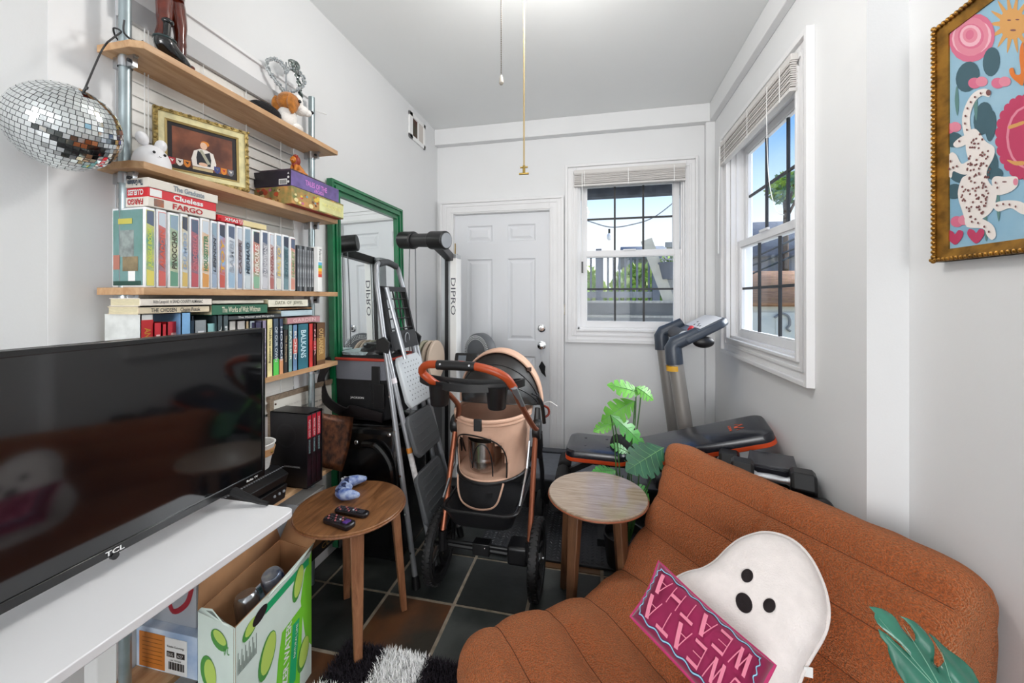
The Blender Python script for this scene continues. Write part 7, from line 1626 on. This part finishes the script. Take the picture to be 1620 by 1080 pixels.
# second plant at the lower right, close to the camera
p2 = V((.60, .66, 0)); pl2 = emp('monstera_plant', p2, 'large dark split leaf of a second plant at the lower right edge', 'plant')
b = MB(); b.lathe([(0, 0), (.08, 0), (.09, .01), (.11, .17), (.115, .18), (.10, .18), (.09, .13), (0, .13)], p2, 28); b.build('pot', mat('pot_white', '#e2e0dc', .5), pl2)
LQ = [(215,340),(265,345),(330,360),(390,385),(435,410),(470,445),(490,480),(520,540),(570,600),(610,645),(640,662),(654,640),(645,600),(630,570),(590,510),(540,455),(495,422),(560,445),(640,480),(700,520),(750,570),(790,640),(805,700),(815,780),(818,870),(850,905),(880,885),(903,830),(890,760),(850,670),(800,585),(860,620),(930,690),(1000,750),(1070,800),(1130,850),(1200,920),(1270,1041),(1320,1180),(1260,1330),(1120,1400),(940,1420),(760,1340),(620,1200),(540,1041),(490,960),(440,860),(400,760),(385,700),(320,620),(293,545),(330,568),(380,600),(440,660),(520,730),(600,803),(500,690),(420,620),(350,560),(290,500),(263,440),(270,400)]
q0 = P(1500, 1080, D=.66); lpn = plane3(q0, P(1378, 960, D=.73), P(1560, 1030, D=.68))
lp_ = [onplane(1340+x/5.786, 900+y/5.786, lpn) for x, y in LQ]; bm = bmesh.new()
bm.faces.new([bm.verts.new(p) for p in lp_]); bmesh.ops.triangulate(bm, faces=bm.faces[:]); bmesh.ops.subdivide_edges(bm, edges=bm.edges[:], cuts=3, use_grid_fill=True)
mr0, mr1 = onplane(1340+1000/5.786, 900+1300/5.786, lpn), onplane(1340+215/5.786, 900+340/5.786, lpn); md = (mr1-mr0).normalized(); ln = lpn[1] if lpn[1].z > 0 else -lpn[1]
def lcurve(p):
    r_ = p-mr0; s = r_.dot(md); t = (r_-md*s).length; return p-ln*(.55*s*s*.5)-ln*(2.2*t*t)+ln*.004*sin(t*160)*min(1, t*30)
for v_ in bm.verts: v_.co = lcurve(v_.co.copy())
b = MB(); b.v = [tuple(v_.co) for v_ in bm.verts]; bm.verts.index_update(); b.f = [tuple(v_.index for v_ in f.verts) for f in bm.faces]; b.m = [0]*len(b.f); bm.free()
lo = b.build('leaf', mat('leaf_teal', '#2f7560', .25, var=.25, scale=9, coat=.3), pl2, sharp=80, solid=.0012)
for e_ in ((215, 340), (495, 422), (800, 585), (293, 545)):
    a_ = mr0+(onplane(1340+e_[0]/5.786, 900+e_[1]/5.786, lpn)-mr0)*(.15 if e_[0] != 215 else 0); a_ = mr0+md*((onplane(1340+e_[0]/5.786, 900+e_[1]/5.786, lpn)-mr0).dot(md)-.10 if e_[0] != 215 else 0); c_ = onplane(1340+e_[0]/5.786, 900+e_[1]/5.786, lpn)
    b = MB(); b.tube([lcurve(a_+(c_-a_)*f/8)+ln*.0010 for f in range(8)], [.0011*(1-f/10) for f in range(8)], 5); b.build('leaf_vein', mat('vein_dark', '#79a892', .4), lo)
b = MB(); b.tube(spl([p2+V((0, 0, .13)), p2+V((.01, 0, .35)), lcurve(mr0+md*.02)], 5), .004, 6); b.build('stem', mat('stem_green', '#3f6b35'), pl2)

# ------------------------------------------------------------ framed painting on the right wall
XP = .940; py0, py1, pz0, pz1 = 1.352, .80, 1.423, 2.087
art = emp('wall_painting', (XN, (py0+py1)/2, pz0), 'gold beaded frame painting of a spotted white leopard, flowers and smiling sun', 'painting')
Mp_ = Matrix(((0, 0, -1, XN-.001), (-1, 0, 0, py0), (0, 1, 0, pz0), (0, 0, 0, 1))); PWD, PHT = py0-py1, pz1-pz0
GOLD = mat('frame_gold', '#8f6626', .35, .65, var=.35, scale=30); b = MB(); mframe(b, 0, PWD, 0, PHT, .034, .028, .014, 0, Mp_); mframe(b, .0, PWD, .0, PHT, .008, .022, .030, 0, Mp_); b.build('frame', GOLD, art)
b = MB(); k = 0; d = 0; per = 2*(PWD+PHT)
while d < per:
    if d < PWD: p = (d, .006)
    elif d < PWD+PHT: p = (PWD-.006, d-PWD)
    elif d < 2*PWD+PHT: p = (2*PWD+PHT-d, PHT-.006)
    else: p = (.006, per-d)
    b.ell(Mp_ @ V((p[0], p[1], .029)), (.006, .006, .006), 0, 8, 5); d += .0135
b.build('beading', GOLD, art)['kind'] = 'stuff'
MB().box(.030, PWD-.030, .030, PHT-.030, .004, .010, 0, Mp_).build('canvas', mat('art_sky', '#86b4cf', .6, col2='#9fc4d8', scale=5), art)
AP = [mat('ap_'+c, '#'+c, .6) for c in ('efe8e3', 'd9708f', '3d5f6b', 'd9a05a', 'c23a62', 'e28a9f', '7a4a48', 'e07a2a', '5f8a86', 'f0b8c6')]
b = MB(); zc_ = [.0104]
def ap(pts, mi, n=5):
    zc_[0] += .000018; q = [P(1440+x/2.511, y/2.511, X=XN-.012) for x, y in pts]; b.add([Mp_ @ V((min(max(py0-w_.y, .03), PWD-.03), min(max(w_.z-pz0, .03), PHT-.03), zc_[0])) for w_ in q][::1], [tuple(range(len(q)))], mi)
def blob(cx, cy, rx, ry, mi, rot=0, n=18): ap(disc(cx, cy, rx, ry, n, 0, rot), mi)
def sm(pts, mi, n=4): ap([(q.x, q.y) for q in spl([(x, y, 0) for x, y in pts], n, closed=True)], mi)
for k in range(14):
    a = 2*pi*k/14; sm([(405+45*cos(a-.18), 95+55*sin(a-.18)), (405+95*cos(a), 95+120*sin(a)), (405+45*cos(a+.18), 95+55*sin(a+.18))], 3)
blob(405, 95, 52, 62, 3); blob(392, 80, 8, 3, 6); blob(425, 78, 8, 3, 6); blob(408, 120, 12, 4, 6)
for (x, y, s_) in ((245, 150, 1.0),):
    for k, (rx, ry, mi, r_) in enumerate(((88, 100, 1, .5), (80, 70, 9, -.4), (68, 78, 5, .3), (52, 50, 1, 0), (42, 44, 9, .6), (30, 30, 5, 0), (16, 20, 1, .4))): blob(x-k*1.5, y-k*2, rx*s_, ry*s_, mi, r_)
for x, y, rx, ry, r_ in ((228, 305, 46, 62, .3), (322, 245, 34, 58, .1), (320, 500, 20, 62, .1), (170, 555, 40, 30, 0), (195, 700, 40, 26, .3), (330, 660, 20, 55, 0), (175, 760, 35, 30, -.3), (290, 470, 38, 66, .15), (335, 690, 34, 26, 0)): blob(x, y, rx, ry, 2, r_)
for x, y in ((185, 400), (260, 420), (350, 820), (300, 900)): sm([(x, y-60), (x+8, y), (x+2, y+60), (x-8, y)], 8)
for x, y in ((270, 330), (362, 330), (165, 510), (200, 880)): blob(x-14, y, 26, 22, 1); blob(x+14, y-6, 24, 20, 5)
for x, y in ((178, 940), (262, 935)): sm([(x, y+32), (x-34, y-2), (x-28, y-26), (x-8, y-20), (x, y-10), (x+14, y-26), (x+32, y-20), (x+28, y+4)], 4)
blob(460, 545, 112, 160, 4); 
for k in range(14): a = pi/2+pi*k/13; blob(460+105*cos(a), 545+150*sin(a), 18, 22, 4)
blob(466, 545, 84, 125, 5); blob(470, 545, 78, 118, 4); sm([(392, 500), (420, 490), (452, 480), (452, 492), (425, 503), (395, 512)], 3); sm([(385, 635), (420, 640), (452, 640), (452, 655), (415, 655)], 3)
sm([(440, 180), (452, 180), (452, 330), (425, 325), (400, 300), (395, 275), (410, 270), (420, 295), (440, 290), (435, 230)], 7)
sm([(318, 365), (300, 352), (262, 362), (232, 395), (210, 450), (208, 500), (222, 550), (250, 545), (240, 500), (240, 455), (258, 405), (285, 380), (315, 385)], 0)
sm([(225, 530), (262, 512), (300, 560), (335, 585), (332, 625), (305, 680), (315, 725), (345, 760), (330, 830), (285, 870), (230, 885), (205, 830), (190, 770), (205, 710), (228, 690), (232, 640), (222, 590)], 0)
sm([(325, 720), (340, 700), (375, 702), (405, 700), (428, 705), (428, 735), (405, 758), (370, 772), (340, 770)], 0)
sm([(330, 810), (390, 795), (452, 806), (470, 850), (440, 848), (400, 826), (350, 840)], 0); sm([(225, 850), (290, 870), (330, 895), (342, 935), (325, 952), (306, 935), (290, 908), (225, 900)], 0)
sm([(228, 690), (200, 690), (172, 680), (165, 705), (148, 690), (148, 630), (165, 605), (185, 615), (205, 650), (235, 640)], 0); sm([(235, 535), (200, 545), (172, 572), (190, 586), (235, 565)], 0)
blob(312, 368, 10, 12, 6); blob(420, 722, 10, 14, 5); blob(376, 722, 10, 3, 6)
rq = random.Random(8); 
def inb(x, y): return ((x-275)/48)**2+((y-640)/115)**2 < 1 or ((x-260)/58)**2+((y-780)/90)**2 < 1
cnt = 0
while cnt < 110:
    x, y = rq.uniform(190, 335), rq.uniform(525, 880)
    if inb(x, y): blob(x, y, 4, 5, 6, rq.random(), 7); cnt += 1
for x, y in ((232, 430), (224, 460), (222, 490), (230, 515), (245, 405), (262, 385), (285, 370), (165, 640), (175, 665), (190, 660), (160, 670), (350, 815), (375, 810), (400, 812), (425, 820), (250, 880), (275, 885), (300, 900), (318, 920), (345, 725), (352, 745), (200, 560)): blob(x, y, 4, 5, 6, 0, 7)
b.build('painted_image', AP, art)

# ------------------------------------------------------------ shaggy checkered rug
rx0, rx1, ry0, ry1 = -.915, -.435, .74, 1.305
rg = emp('shag_rug', ((rx0+rx1)/2, (ry0+ry1)/2, 0), 'shaggy black and white checkered rug on the slate floor at the bottom edge', 'rug')
MB().box(rx0, rx1, ry0, ry1, .001, .010).build('backing', mat('rug_back', '#2a262c', .95), rg)
b = MB(); rq = random.Random(6)
for i in range(17000):
    x, y = rq.uniform(rx0, rx1), ry1-(rq.random()**1.5)*(ry1-ry0); k = (int((x-rx0)/.16)+int((ry1-y)/.16)) % 2; a = rq.uniform(0, 2*pi); l_ = rq.uniform(.010, .026); h = rq.uniform(.022, .040); w_ = .0016
    dx, dy = cos(a)*l_, sin(a)*l_; px, py = -sin(a)*w_, cos(a)*w_; n = len(b.v)
    b.v += [(x-px, y-py, .008), (x+px, y+py, .008), (x+dx*.5+px*.8, y+dy*.5+py*.8, .008+h*.7), (x+dx*.5-px*.8, y+dy*.5-py*.8, .008+h*.7), (x+dx, y+dy, .008+h)]
    b.f += [(n, n+1, n+2, n+3), (n+3, n+2, n+4)]; mi = 0 if k == 0 else 1
    b.m += [mi, mi]
b.build('pile', [mat('pile_black', '#1a121d', .9), mat('pile_white', '#ffffff', .9)], rg)['kind'] = 'stuff'
